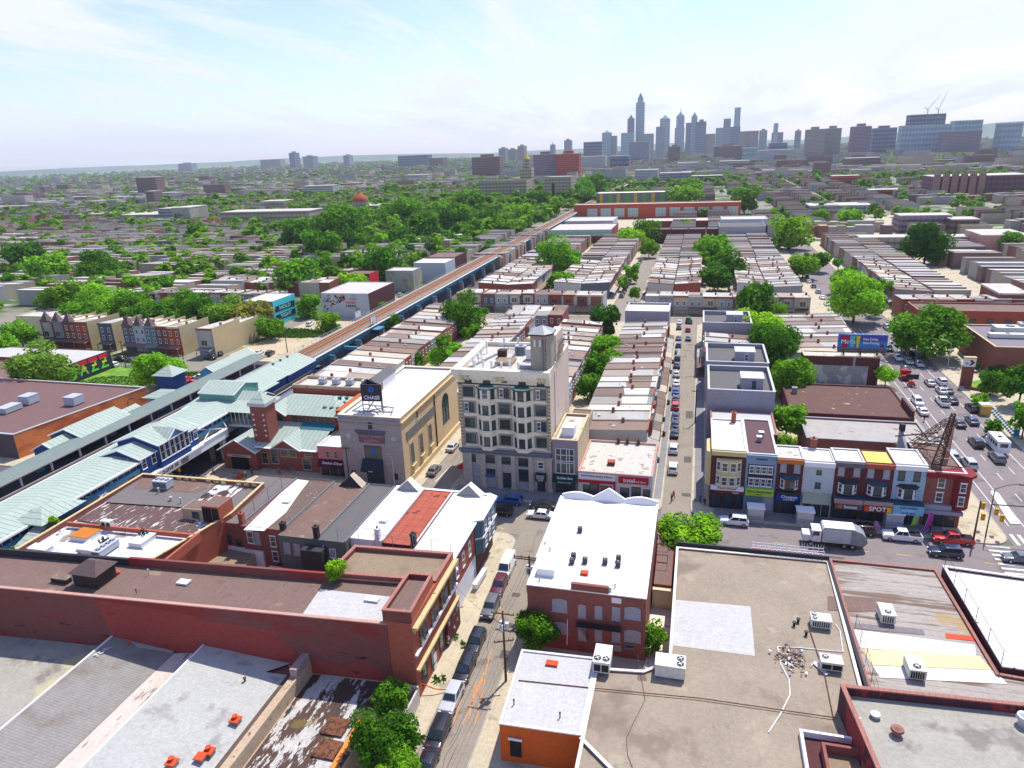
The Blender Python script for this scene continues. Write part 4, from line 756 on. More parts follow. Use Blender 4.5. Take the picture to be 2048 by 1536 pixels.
# ================================================================ HOTEL
m_stone = mat('pale_limestone', al(242,234,210,.84), var=.08, sc=.7, det=7, lines=[(2,.62,.03,.85)], stain=[dict(col=al(190,180,150,.6), sc=.3, st=(1,1,.4), at=.58, w=.1, amt=.5)])
m_stoned = mat('weathered_base_stone', al(206,198,186,.68), var=.10, sc=1, det=7, lines=[(2,1.2,.04,.8)])
m_side = mat('cream_pink_render', al(232,210,190,.72), var=.07, sc=.25, st=(1,1,.25), det=7, stain=[dict(col=al(190,140,120,.6), sc=.5, st=(1,1,.5), at=.62, w=.05, amt=.6)])
m_roofg = mat('grey_cream_roof', al(220,214,200,.66), var=.14, sc=.5, det=8, stain=[dict(col=al(150,135,120,.55), sc=.5, at=.58, w=.05, amt=.7)])
m_cgreen = mat('verdigris', al(70,140,130,.55), var=.15, sc=2)
YH, HX0, HX1 = 117.3, -42.4, -24.9
ho = block('hotel', 'tall pale stone corner building with two columns of bay windows and a roof tower', 'building', (HX0,HX1,YH,136.6), 24.0, m_stone, m_roofg, par=.9, th=.5, side={1: m_side})
MB().box(HX0-.02,YH-.14,0,HX1+.02,YH-.003,8.4).build('stone_base', m_stoned, ho)
q = MB(); q.box(HX0-.9,YH-1.0,22.9,HX1+.2,YH-.005,23.4); q.box(HX0-.6,YH-.7,22.3,HX1+.1,YH-.005,22.895); q.box(HX0-.9,YH-1.0,23.4,HX1+.2,YH-.4,24.1); q.box(HX0-.9,YH,22.9,HX0-.005,136.6,24.1); q.box(HX0-.3,YH-.3,22.0,HX1,YH-.005,22.25); q.build('top_cornice', m_stone, ho)
q = MB()
for xc in (-41.2,-40.2,-34.5,-33.5,-26.6,-25.8): q.box(xc-.35,YH-1.06,22.62,xc+.35,YH-1.003,23.0); q.box(xc-.3,YH-.9,22.0,xc+.3,YH-.71,22.3)
q.build('bracket', m_cream, ho)
MB().box(HX0-.12,YH-.16,21.05,HX1+.05,YH-.005,21.25).build('string_course', M_BLACK, ho)
q = MB()
xa = HX0
q.box(HX0-.5,YH-.75,7.7,HX1+.1,YH-.145,8.1); q.box(HX0-.3,YH-.5,7.2,HX1+.05,YH-.145,7.7); q.build('mid_cornice', mat('blue_grey_cornice', al(130,138,148,.6), var=.1), ho)
q = MB()
for k in range(19):
    z = 8.6+k*.67
    for xx in (HX0-.05, HX1-.75): q.box(xx,YH-.08,z,xx+.8,YH-.004,z+.45)
q.build('quoins', mat('tan_quoin', al(190,172,140,.6), var=.15), ho)
q = MB()
for u in (941,968,1000,1027,1062,1100): 
    X, _ = wy(u, 925, YH)
    q.box(X-.42,YH-.45,.6,X+.42,YH-.145,7.0); q.box(X-.55,YH-.55,6.8,X+.55,YH-.145,7.19); q.box(X-.55,YH-.55,0,X+.55,YH-.145,.6)
q.build('pilasters', m_stoned, ho)
rowz = [(18.7,1.8),(15.6,1.8),(12.5,1.8),(9.3,1.8)]
for u in (936,973,1008,1044,1081): X, _ = wy(u, 757, YH); win(ho, X, YH, 21.5 if False else 21.4, 1.35, 1.5, 'S', 'dark' if u != 1008 else 'sash')
for j, (z, hh) in enumerate(rowz):
    for u in (937,1008,1081):
        X, _ = wy(u, 790, YH); q = MB(); q.box(X-1.35,YH-.12,z-.35,X+1.35,YH-.003,z+hh+.3); q.build('window_surround', mat('tan_surround', al(190,175,160,.62), var=.08), ho)
        win(ho, X, YH-.12, z, 1.95, hh, 'S', 'dark')
        if (u, j) in ((1008,0),(1081,0),(937,1),(1081,2)): win(ho, X-.45, YH-.2, z+.05, .75, hh-.15, 'S', 'sash')
for u in (973, 1044):
    X, _ = wy(u, 790, YH); q = MB(); q.prism([(X-1.75,YH-.01),(X-.85,YH-1.15),(X+.85,YH-1.15),(X+1.75,YH-.01)], 8.2, 20.4); q.build('bay', m_stone, ho)
    q = MB(); q.add([(X-2.1,YH-.01,20.41),(X-1.0,YH-1.5,20.41),(X+1.0,YH-1.5,20.41),(X+2.1,YH-.01,20.41),(X-1.2,YH-.01,21.0),(X+1.2,YH-.01,21.0)], [(0,1,4),(1,2,5,4),(2,3,5),(3,2,1,0)]); q.build('bay_roof', m_cgreen, ho)
    for j, (z, hh) in enumerate(rowz):
        win(ho, X, YH-1.16, z-.1, 1.15, hh, 'S', 'sash' if (u == 973 and j == 0) else 'dark')
        for s in (-1, 1): win(ho, X+s*1.31, YH-.60, z-.1, .9, hh, 'S', 'dark', ang=s*math.atan2(1.15,.9))
        q = MB(); q.prism([(X-1.9,YH-.01),(X-.92,YH-1.3),(X+.92,YH-1.3),(X+1.9,YH-.01)], z-.45, z-.28); q.prism([(X-1.85,YH-.01),(X-.9,YH-1.25),(X+.9,YH-1.25),(X+1.85,YH-.01)], z+hh+.1, z+hh+.22); q.build('bay_sill', m_cream if False else m_stone, ho)
for (u, z, w_, hh, st) in [(947,5.3,1.2,1.5,'dark'),(980,5.3,2.1,1.6,'dark'),(1012,5.3,2.2,1.4,'dark'),(1048,5.1,2.1,1.6,'dark'),(1082,4.8,1.1,1.4,'sash'),(948,2.3,2.0,2.3,'blank'),(948,.7,2.2,1.4,'blank'),(980,3.0,2.0,1.0,'shop'),(980,.5,2.2,1.8,'blank'),(1014,.4,1.6,3.0,'shop'),(1048,2.0,2.1,2.4,'dark'),(1048,.6,2.2,1.2,'blank'),(1082,.3,1.5,2.0,'shop')]:
    X, _ = wy(u, 930, YH); win(ho, X, YH-.15, z, w_, hh, 'S', st)
X, _ = wy(980, 930, YH); q = MB(); q.add([(X-.9,YH-.7,2.5),(X+.9,YH-.7,2.5),(X+.9,YH-.16,3.1),(X-.9,YH-.16,3.1)], [(0,1,2,3)]); q.build('blue_awning', mat('blue_canvas', al(60,90,150,.6), var=.05), ho)
X, _ = wy(1082, 935, YH); aw = MB().box(X-1.0,YH-1.0,2.5,X+1.0,YH-.16,4.0).build('black_awning', mat('black_canvas', (.02,.03,.04), var=0), ho)
for k, s in enumerate(['THE ART', 'STUDIO', 'CLUB']): text(aw, s, X, YH-1.01, 3.6-.4*k, .42, M_WHITE)
# quoins and windows on the bright east side stay plain; fire stair, roof tower and plant
tw = [( -28.6,118.6),(-26.0,118.4),(-25.0,119.6),(-25.0,122.6),(-26.6,123.6),(-28.6,122.8)]
q = MB(); q.prism(tw, 23.0, 30.3); tb = q.build('tower', mat('grey_cream_render', al(188,180,165,.64), var=.12, sc=.4, st=(1,1,.3)), ho)
q = MB(); q.prism(inset(tw,-.35), 30.303, 30.6); q.build('tower_cornice', mat('dark_red_paint', al(150,40,45,.62), var=.1), tb)
q = MB(); ap = (-26.8,120.9,31.7); o = inset(tw,-.4); vs = [(p[0],p[1],30.6) for p in o]+[ap]; q.add(vs, [(i,(i+1)%6,6) for i in range(6)]); q.build('tower_roof', mat('pale_glass_roof', al(180,186,186,.6), var=.08, rough=.4, lines=[(0,.5,.05,.7)]), tb)
q = MB(); q.box(-27.9,118.3,28.3,-27.6,118.48,29.6); q.box(-26.9,118.2,28.3,-26.6,118.42,29.6)
q.build('tower_window', M_WHITE, tb)
q = MB(); [q.tube((-26.2,118.1,24+k*.5),(-25.7,118.15,24+k*.5),.04,n=4) for k in range(12)]; q.tube((-26.2,118.1,24),(-26.2,118.1,30),.05,n=4); q.tube((-25.7,118.1,24),(-25.7,118.1,30),.05,n=4); q.build('ladder', M_BLACK, tb)
q = MB(); q.prism([(-26.6,124),(-25.0,124),(-25.0,131),(-26.6,131)], 23.1, 29.0); q.build('rear_wall', m_side, ho)
q = MB(); 
for k in range(7): q.tube((-24.7,123+k,24),(-24.2,123+k,28),.05,n=4)
q.tube((-24.4,122.8,27),(-24.4,129.5,27),.05,n=4); q.tube((-24.4,122.8,28),(-24.4,129.5,28),.05,n=4); q.build('steel_frame', M_BLACK, ho)
MB().tube((-24.8,121.5,3),(-24.8,121.5,23),.1).build('drain_pipe', M_WHITE, ho)
def antenna(x, y, z, h, lab):
    o = empty('antenna', (x,y,z), lab, 'antenna', 'antennas on the hotel roof'); MB().tube((x,y,z),(x,y,z+h),.06,n=5).build('mast', M_STEEL, o); MB().box(x-.2,y-.12,z+h*.45,x+.2,y+.12,z+h+.1).build('panel', M_WHITE, o)
r_ = random.Random(9)
aw_ = ['front edge of the hotel roof','left parapet of the hotel roof','back edge of the hotel roof']
for k in range(14):
    if k < 6: x, y, g_ = -39.5+k*1.7, 118.6+r_.random()*.8, 0
    elif k < 10: x, y, g_ = -41.0+r_.random()*.8, 121+3.2*(k-6), 1
    else: x, y, g_ = -38+3.0*(k-10), 134.6, 2
    antenna(x, y, 23.1, r_.uniform(1.6,2.6), ['first','second','third','fourth','fifth','sixth'][(k if k < 6 else k-6 if k < 10 else k-10)]+' white panel antenna along the '+aw_[g_])
rtu(-33.5,131,23.1,2.2,1.6,1.5,[(0,0,.5)],'pale equipment cabinet at the back of the hotel roof',m_hv2,'S'); rtu(-30.6,127.6,23.1,1.8,1.8,2.0,[],'tall white cabinet beside the tower on the hotel roof',M_WHITE,None); rtu(-36.6,128,23.1,1.6,1.4,1.3,[],'dark brown plant box on the hotel roof',mat('dark_brown_box', al(90,60,50,.55), var=.1),None)
hatch(-35,124.5,23.1,3.4,3.6,.5,'tan roofed hatch in the middle of the hotel roof',m_roofg,m_tan2,name='roof_hatch'); hatch(-30.2,121.6,23.1,2.4,1.0,.7,'grey skylight ridge beside the tower',M_STEEL,m_hv2,name='skylight_box')
p_ = empty('roof_pipework', (-35,120,23.1), 'runs of cable tray and pipes across the hotel roof', 'pipes'); q = MB()
for (a, c_) in [((-41,120,23.4),(-37,134,23.4)),((-40,118.8,23.3),(-30,118.9,23.3)),((-38.5,133,23.5),(-27,133.5,23.5)),((-36.8,120,23.3),(-33,134,23.3)),((-31,124,23.6),(-27.5,124.3,23.6)),((-37.5,132,24.6),(-28,133,24.6))]: q.bar(a, c_, .3, .15)
q.build('tray', M_STEEL, p_)
q = MB(); q.bar((-34,136,24.0),(-30,150,31.5),.18,.25) if False else None
# ================================================================ CHASE BANK
m_lst = mat('grey_mauve_ashlar', al(188,176,172,.66), var=.08, sc=.9, det=7, st=(.6,1,1), lines=[(2,.78,.03,.86)], stain=[dict(col=al(170,158,158,.62), sc=.9, st=(.5,1,2.5), at=.55, w=.03, amt=.5)])
m_crm = mat('cream_yellow_ashlar', al(238,208,160,.70), var=.05, sc=.5, lines=[(2,.8,.03,.92)])
CX0, CX1, CY = -66.4, -53.3, 114.0
ch = block('bank_building', 'large bank with grey stone front, cream side wall and white roof', 'building', (CX0,CX1,CY,146.5), 14.6, m_lst, m_mem, par=.4, th=.7, cope=mat('cream_roof_edge', al(240,228,200,.75), var=.05), side={1: m_crm})
q = MB(); q.box(CX0-.15,CY-.3,13.6,CX1+.15,CY-.005,13.9); q.box(CX0,CY-.12,12.9,CX1,CY-.005,13.1); q.build('cornice', m_lst, ch)
q = MB(); q.box(CX1+.005,CY,13.4,CX1+.3,146.4,13.7); q.box(CX1+.005,CY,0,CX1+.35,146.4,1.3); q.build('side_band', m_crm, ch)
q = MB(); q.box(-62.9,CY-.35,11.3,-56.6,CY-.005,11.7)
for k in range(9): q.box(-62.6+k*.68,CY-.3,11.0,-62.35+k*.68,CY-.1,11.28)
q.build('crest', mat('blue_grey_lead', al(110,125,135,.55), var=.15), ch)
sg = MB().box(-62.4,CY-.12,9.2,-56.9,CY-.003,11.0).build('inscription_panel', mat('faded_red_panel', al(150,105,115,.6), var=.2, sc=2), ch)
text(sg, 'BUILDING', -59.7, CY-.13, 9.6, .7, mat('faded_letters', al(205,165,170,.65), var=.1)); text(sg, '52ND ST SAVINGS', -59.7, CY-.13, 10.5, .6, _mats['faded_letters'])
for x in (-64.5,-55.0):
    q = MB(); q.tube((x,CY-.12,10.3),(x,CY-.003,10.3),.55,n=18); q.build('medallion', mat('pale_medallion', al(200,210,205,.65), var=.1), ch)
win(ch, -59.7, CY, 12.1, .9, 1.3, 'S', 'dark')
q = MB(); q.box(-61.9,CY-.1,.1,-61.5,CY-.003,8.6); q.box(-57.7,CY-.1,.1,-57.3,CY-.003,8.6); q.box(-62.1,CY-.12,8.6,-57.1,CY-.003,9.0); q.build('portal', m_lst, ch)
MB().box(-61.5,CY-.06,.14,-57.7,CY-.003,8.6).build('entrance_glass', M_GLASS, ch)
q = MB(); q.add([(-62.0,CY-1.6,3.9),(-57.8,CY-1.6,3.9),(-57.8,CY-.07,5.8),(-62.0,CY-.07,5.8),(-62.0,CY-1.6,3.5),(-57.8,CY-1.6,3.5)], [(0,1,2,3),(4,5,1,0),(0,3,4),(1,5,2)]); a_ = q.build('black_awning', mat('black_canvas', (.02,.03,.04), var=0), ch); text(a_, 'CHASE', -59.9, CY-1.62, 3.7, .3, M_WHITE)
q = MB(); q.tube((-59.6,CY-.09,7.3),(-59.6,CY-.065,7.3),.55,n=8); q.build('blue_emblem', mat('bright_blue', al(30,120,215,.7), var=0), ch)
for x in (-64.4,-55.3): q = MB().box(x-.4,CY-.1,1.6,x+.4,CY-.003,2.9).build('wall_plaque', M_BLACK, ch)
for y0_, y1_ in ((117.3,119.0),(122.1,123.8),(127.2,128.9)):
    ym = (y0_+y1_)/2; MB().box(CX1+.003,ym-1.15,3.0,CX1+.06,ym+1.15,8.4).build('reveal', m_crm, ch)
    win(ch, CX1+.06, ym, 3.5, 1.5, 4.3, 'E', 'thin'); MB().box(CX1+.062,ym-1.1,3.0,CX1+.5,ym+1.1,3.3).build('sill', m_cream, ch)
MB().box(CX1+.003,116.0,9.2,CX1+.12,131.6,10.9).build('grey_frieze', mat('grey_frieze', al(150,145,140,.6), var=.05), ch)
win(ch, CX1, 122.0, 11.5, 1.0, 1.5, 'E', 'tan')
q = MB(); pts = [(CX1+.03,136.3,4.4),(CX1+.03,139.9,4.4)]+[(CX1+.03,138.1+1.8*math.cos(math.pi*k/10),9.2+1.9*math.sin(math.pi*k/10)) for k in range(11)]; q.add(pts, [tuple(range(13))]); ar = q.build('arched_window', M_GLASS, ch)
q = MB()
for k in range(11): 
    a, c_ = math.pi*k/10, math.pi*(k+1)/10
    if k < 10: q.bar((CX1+.06,138.1+1.9*math.cos(a),9.2+2.0*math.sin(a)),(CX1+.06,138.1+1.9*math.cos(c_),9.2+2.0*math.sin(c_)),.15,.18)
for yy in (136.25,138.1,139.95): q.bar((CX1+.06,yy,4.4),(CX1+.06,yy,9.2 if yy != 138.1 else 11.0),.12,.12)
for zz_ in (5.6,6.8,8.0,9.2): q.bar((CX1+.06,136.2,zz_),(CX1+.06,140,zz_),.1,.1)
q.build('frame', M_GREENTRIM, ar)
for yy in (131.6,): MB().box(CX1+.003,yy-.1,1.3,CX1+.2,yy+.1,13.4).build('downpipe', M_BLACK, ch)
hs = empty('roof_house', (-65,136,14.2), 'small white gabled stair house on the bank roof', 'roof house'); q = MB(); q.box(-67.2,128,14.1,-64.3,137.5,16.3); q.build('wall', M_WHITE, hs)
q = MB(); q.add([(-67.5,127.8,16.3),(-64.0,127.8,16.3),(-64.0,137.7,16.3),(-67.5,137.7,16.3),(-65.75,127.8,17.5),(-65.75,137.7,17.5)], [(0,4,5,3),(1,2,5,4),(0,1,4),(2,3,5)]); q.build('roof', mat('grey_slate', al(120,118,120,.58), var=.1), hs); win(hs, -64.29, 130, 14.4, .8, 1.6, 'E', 'tan')
# billboard sign on the bank roof (three faces)
sb_ = empty('rooftop_sign', (-60.5,116.5,14.7), 'dark bank sign with round blue emblem on the bank roof', 'sign')
m_sign = mat('charcoal_sign', al(72,66,78,.6), var=.04)
P = [Vector((-61.9,116.2,0)), Vector((-57.9,116.6,0)), Vector((-62.3,119.6,0))]
for i, nm in ((0,'sign_face'),(1,'rear_sign_face'),(2,'side_sign_face')):
    a, c_ = P[i], P[(i+1)%3]; q = MB(); q.bar((a.x,a.y,18.55),(c_.x,c_.y,18.55),.25,3.4); f_ = q.build(nm, m_sign, sb_)
    if i == 0:
        mid = (a+c_)/2; ang = math.atan2(c_.y-a.y, c_.x-a.x); n_ = Vector((math.sin(ang),-math.cos(ang),0))*.14
        text(f_, 'CHASE', mid.x+n_.x, mid.y+n_.y, 17.6, 1.05, M_WHITE, ang=ang, width=3.2); q = MB(); e_ = bpy.data.meshes
        q.add([(.62*math.cos(math.pi/8+k*math.pi/4),-.0,.62*math.sin(math.pi/8+k*math.pi/4)) for k in range(8)]+[(.26*math.cos(math.pi/8+k*math.pi/4),-.0,.26*math.sin(math.pi/8+k*math.pi/4)) for k in range(8)], [(k,(k+1)%8,8+(k+1)%8,8+k) for k in range(8)])
        em = local(f_, 'emblem', q.mesh('emblem', _mats['bright_blue']), Vector((mid.x+n_.x,mid.y+n_.y,19.25))-Vector(sb_.location), ang)
q = MB()
for p_ in P: q.tube((p_.x,p_.y,14.3),(p_.x,p_.y,17.2),.1,n=5)
for (a, c_) in [((-64,115.6,14.9),(-56,116,14.9)),((-63.5,119.5,14.9),(-56.6,118.6,14.9)),((-64,115.6,14.9),(-63.5,119.5,14.9)),((-56,116,14.9),(-56.6,118.6,14.9)),((-61,115.8,14.9),(-58,118.8,14.9)),((-58,115.9,14.9),(-61,119,14.9)),((-58,116.4,14.9),(-58,116.4,17)),((-61,115.8,14.9),(-59.5,116.3,17))]: q.bar(a, c_, .18, .2)
q.build('steel_frame', M_STEEL, sb_)
# ================================================================ GOLDEN BOX, SHOPS
gb = block('shop_building', 'narrow grey building with tall arched window and green restaurant awning', 'building', (-24.7,-19.9,YH,131.0), 10.9, mat('grey_front', al(170,160,168,.64), var=.08), m_patch2 if False else m_roofg, par=.4, th=.3, cope=m_cream, side={1: mat('tan_side_render', al(222,200,160,.68), var=.1, sc=.4, stain=[dict(col=al(180,150,115,.6), sc=.4, at=.6)])})
q = MB(); q.box(-24.0,YH-.06,4.2,-20.6,YH-.003,9.2); gw = q.build('tall_window', M_GLASS, gb); q = MB()
for x in (-24.05,-23.1,-22.0,-21.5,-20.6): q.box(x-.06,YH-.12,4.2,x+.06,YH-.063,9.3)
for z in (4.2,6.3,6.7,7.9,9.2): q.box(-24.1,YH-.12,z-.06,-20.5,YH-.063,z+.06)
q.build('mullions', M_WHITE, gw)
a_ = MB(); a_.add([(-24.6,YH-1.1,2.9),(-20.1,YH-1.1,2.9),(-20.1,YH-.02,4.0),(-24.6,YH-.02,4.0),(-24.6,YH-1.1,2.6),(-20.1,YH-1.1,2.6)], [(0,1,2,3),(4,5,1,0)]); a_ = a_.build('green_awning', mat('dark_green_canvas', al(10,70,65,.6), var=.03), gb)
t = text(a_, 'Golden Box', -22.3, YH-.68, 3.45, .62, M_WHITE); t.rotation_euler = (-math.radians(44),0,0); text(a_, 'BREAKFAST & LUNCH', -22.3, YH-1.11, 2.75, .26, M_WHITE)
win(gb, -22.3, YH, .3, 3.8, 2.2, 'S', 'shop')
hatch(-22.2,121.2,10.4,2.3,2.6,1.9,'white box shed on the roof above the narrow grey building',M_WHITE,name='roof_hatch')
rg = block('shop_annex', 'low brown roofed rear annex behind the narrow grey building', 'building', (-24.6,-20.4,131.1,140), 8.6, m_stucco, m_brown, par=.2, th=.2)
sh = block('shop_building', 'single storey shop pair with pale stained flat roof and red trim', 'building', (-19.8,-6.2,116.9,132.0), 5.0, m_whitew, m_roofg, par=.3, th=.25, cope=mat('pink_coping', al(215,165,150,.65)))
q = MB(); q.box(-19.7,116.75,3.5,-13.0,116.897,4.75); s_ = q.build('white_sign_band', M_WHITE, sh); text(s_, "Irish's Perfume Jewelry & Beauty", -16.3, 116.74, 4.3, .55, mat('blue_letters', al(50,80,140,.6)), width=5.8)
q = MB(); q.box(-19.7,116.5,3.0,-12.9,116.9,3.5); q.box(-13.2,116.6,.1,-12.9,116.9,3.0); q.box(-16.1,116.6,.1,-15.8,116.9,3.0); q.build('red_trim', mat('bright_red', al(200,35,52,.66), var=.03), sh)
for x, w_, hh in ((-18.3,1.2,2.2),(-16.9,1.5,2.7),(-14.6,2.0,2.3),(-11.2,1.6,2.2),(-9.1,1.7,2.5),(-7.2,1.3,2.2)): win(sh, x, 116.9, .2, w_, hh, 'S', 'shop')
q = MB(); q.box(-12.3,116.6,3.4,-6.9,116.897,4.7); s_ = q.build('red_sign', _mats['bright_red'], sh); text(s_, 'total', -10.4, 116.59, 4.05, 1.15, M_WHITE); text(s_, 'wireless', -8.3, 116.59, 3.9, .6, M_WHITE, bold=False)
hatch(-14.2,121.5,4.7,1.3,1.2,.7,'rusty orange box vent on the shop pair roof',M_RUST,m_oran,name='roof_hatch')
for x in (-14,-12.2,-10): chimney(x, 131.7, 4.8, .9, .6, {-14:'left',-12.2:'middle',-10:'right'}[x]+' stub on the rear parapet of the shop pair', M_RUST)
# ================================================================ SHOP ROW RIGHT OF THE CROSS STREET
YR = 116.6
m_yel_ = mat('pale_yellow_bay', al(232,212,150,.68), var=.04); m_blueg = mat('blue_grey_paint', al(150,175,205,.66), var=.05, sc=.5); m_lblue = mat('pale_blue_paint', al(170,200,222,.7), var=.05, sc=.5); m_palewall = mat('pale_grey_blue_render', al(205,212,218,.7), var=.05, sc=.4, stain=[dict(col=al(150,150,150,.6), sc=.8, at=.68, w=.02)])
m_yroof = mat('yellow_roof', al(250,215,110,.75), var=.05, sc=.3); m_croof = mat('cream_white_roof', al(245,238,215,.8), var=.05, sc=.3); m_teal = mat('blue_slate_roof', al(70,100,120,.55), var=.12)
m_red = mat('bright_red_trim', al(160,52,54,.55), var=.05)
X_ = [3.8,9.6,14.6,18.9,23.8,28.3,32.8,37.6,43.4]
labs = ['corner shop house with white roof, yellow bays and a phone repair shop','narrow blue grey house with brown roof and lime green shop sign','brick house with orange cornice and dark blue shop sign','plain pale rendered house with cream awning','brick house with pale roof over the orange phone shop sign','brick house with yellow roof over the red shop sign','pale blue house with cream roof over a light blue shop sign','red brick corner house with round red bay and rusty roof frame']
hs_ = [11.3,11.0,10.6,10.4,10.7,10.8,10.9,9.9]; wms = [m_brickd,m_blueg,m_brickd,m_palewall,m_brickd,m_brickd,m_lblue,m_brick]; rms = [m_mem,m_grey if False else mat('plum_brown_roof', al(115,82,85,.58), var=.08, sc=.5),m_roofg,m_croof,m_croof,m_yroof,m_croof,m_brown]
bk_ = [131.5,133,122,122,122,122,123,129]
RB = []
for k in range(8):
    x0, x1 = X_[k]+.01, X_[k+1]-.01
    r = block('shop_house', labs[k], 'building', (x0,x1,YR,bk_[k]), hs_[k], wms[k], rms[k], par=.15, th=.25, cope=None if k in (5,) else mat('thin_white_coping', al(225,225,220,.7), var=.05)); RB.append(r)
    MB().box(x0+.5,YR+.02 if False else bk_[k]+.01,0,x1-.8,bk_[k]+9,7.4 if k < 2 else 6.0).build('rear_wing', wms[k], r)
    c_ = [m_yel_,m_blueg,mat('orange_cornice', al(215,130,70,.65)),M_WHITE,mat('grey_cornice', al(120,118,130,.6)),m_brickr,M_WHITE,m_red][k]
    MB().box(x0+.02,YR-.45,hs_[k]-.9 if k != 1 else hs_[k]-.3,x1-.02,YR-.004,hs_[k]-.1).build('front_cornice', c_, r)
# 1 yellow double bay
r = RB[0]
for z0_, z1_ in ((4.7,6.9),(7.6,9.4)):
    pass
q = MB(); q.prism([(4.7,YR-.01),(5.6,YR-.9),(8.0,YR-.9),(8.9,YR-.01)], 4.5, 9.8); q.build('bay', m_yel_, r)
for z in (5.0,7.7):
    for x in ((6.1,7.5) if z > 6 else (6.1,7.4)): win(r, x, YR-.91, z, 1.0, 1.6, 'S', 'sash')
    for s, x in ((-1,5.1),(1,8.45)): win(r, x, YR-.45, z, .8, 1.6, 'S', 'sash', ang=s*math.radians(44))
q = MB(); q.prism([(3.0,118.0),(3.79,117.4),(3.79,124.0),(3.0,123.4)], 3.9, 10.4); q.build('side_bay', m_yel_, r)
for y in (119.4,121.8):
    for z in (4.8,7.6): win(r, 2.99, y, z, .9, 1.6, 'W', 'sash')
def signband(r, x0, x1, z0, z1, m, y=YR-.35, txt=None, tm=None, ts=.6, tw=None, name='shop_sign'):
    s_ = MB().box(x0,y-.1,z0,x1,YR-.005,z1).build(name, m, r)
    for t in (txt or []): text(s_, t[0], t[1], y-.11, t[2], t[3], t[4] if len(t) > 4 else (tm or M_WHITE), width=(t[5] if len(t) > 5 else None))
    return s_
m_lime = mat('lime_green', al(190,225,80,.72), var=.03); m_navy = mat('deep_blue', al(20,65,170,.65), var=.03); m_olive = mat('sage_canvas', al(185,190,165,.66), var=.05); m_sky = mat('light_blue_sign', al(140,205,235,.72), var=.04)
signband(r, 3.9, 9.5, 3.8, 4.6, M_WHITE, txt=[('Fone Doctor', 6.7, 4.25, .62, M_BLACK)]); signband(r, 4.6, 9.5, 3.2, 3.75, m_red, txt=[('Repair', 8.2, 3.48, .42)])
for x, w_ in ((5.0,1.7),(7.0,1.5),(8.7,1.3)): win(r, x, YR, .2, w_, 2.8, 'S', 'shop')
r = RB[1]; q = MB(); q.box(10.0,YR-.12,4.9,14.2,YR-.003,9.0); q.build('black_panel', M_BLACK, r)
for z in (5.0,7.4):
    for x in (10.6,11.6,12.6,13.6): win(r, x, YR-.12, z, .82, 1.45 if z < 6 else 1.35, 'S', 'sash')
signband(r, 9.8, 14.4, 3.2, 4.6, m_lime, txt=[('52nd Essentials', 12.1, 4.05, .6, M_BLACK, 4.0), ('BEAUTY', 12.1, 3.5, .3, M_BLACK)])
text(r, 'MMMMMM', 12.1, YR-.01, 10.0, .4, M_BLACK); MB().box(10,YR-.1,.2,12.7,YR-.003,3.0).build('roller_shutter', mat('shutter_blue', al(130,160,170,.62), lines=[(2,.2,.04,.8)]), r); MB().box(12.9,YR-.1,.2,14.2,YR-.003,3.0).build('door', M_BOARD, r)
def baywin(r, xc, z, m, hood):
    q = MB(); q.prism([(xc-1.45,YR-.01),(xc-.8,YR-.8),(xc+.8,YR-.8),(xc+1.45,YR-.01)], z, z+2.0); b_ = q.build('bay', m, r)
    win(b_, xc, YR-.81, z+.2, 1.3, 1.6, 'S', 'dark'); [win(b_, xc+s*1.12, YR-.42, z+.2, .75, 1.6, 'S', 'sash', ang=s*math.radians(50)) for s in (-1,1)]
    q = MB(); q.add([(xc-1.8,YR-.01,z+2.05),(xc-1.0,YR-1.15,z+2.0),(xc+1.0,YR-1.15,z+2.0),(xc+1.8,YR-.01,z+2.05),(xc-1.2,YR-.01,z+2.5),(xc+1.2,YR-.01,z+2.5)], [(0,1,4),(1,2,5,4),(2,3,5),(3,2,1,0)]); q.build('bay_hood', hood, r)
r = RB[2]; baywin(r, 16.8, 5.0, mat('orange_frame', al(215,150,100,.65)), m_teal); [win(r, x, YR, 8.0, 1.0, 1.6, 'S', 'blank') for x in (15.7,17.9)]
signband(r, 14.8, 18.8, 2.7, 4.0, m_navy, txt=[('Oxygen', 17.0, 3.5, .85), ('BODYWORKS', 17.0, 2.95, .3)]); signband(r, 14.8, 18.8, 4.02, 4.5, m_blk, y=YR-.7, name='balcony')
for x, w_ in ((15.5,1.1),(16.8,1.1),(18.1,1.0)): win(r, x, YR, .2, w_, 2.4, 'S', 'shop')
r = RB[3]; win(r, 21.4, YR, 8.0, .8, .8, 'S', 'dark'); win(r, 21.4, YR, 5.4, .9, 1.1, 'S', 'dark')
q = MB(); q.add([(19.1,YR-1.3,3.0),(23.6,YR-1.3,3.0),(23.6,YR-.02,4.6),(19.1,YR-.02,4.6)], [(0,1,2,3)]); q.build('awning', m_olive, r)
for x, w_ in ((20.1,1.3),(21.6,1.3),(23.0,1.2)): win(r, x, YR, .2, w_, 2.7, 'S', 'shop')
for i, xc, nm in ((4,26.0,'boost mobile'),(5,30.5,'SPOT')):
    r = RB[i]; baywin(r, xc, 5.0, M_WHITE, m_teal if i == 5 else m_blk); [win(r, xc+d, YR, 8.1, 1.0, 1.6, 'S', 'blank') for d in (-1.2,1.2)]
    MB().box(X_[i]+.05,YR-2.0,4.1,X_[i+1]-.05,YR-.005,4.5).build('porch_roof', m_teal, r); MB().box(X_[i]+.05,YR-2.1,2.2 if False else 3.9,X_[i+1]-.05,YR-2.003,4.75).build('pink_fascia', mat('pink_brick_fascia', al(200,160,155,.62), var=.1), r)
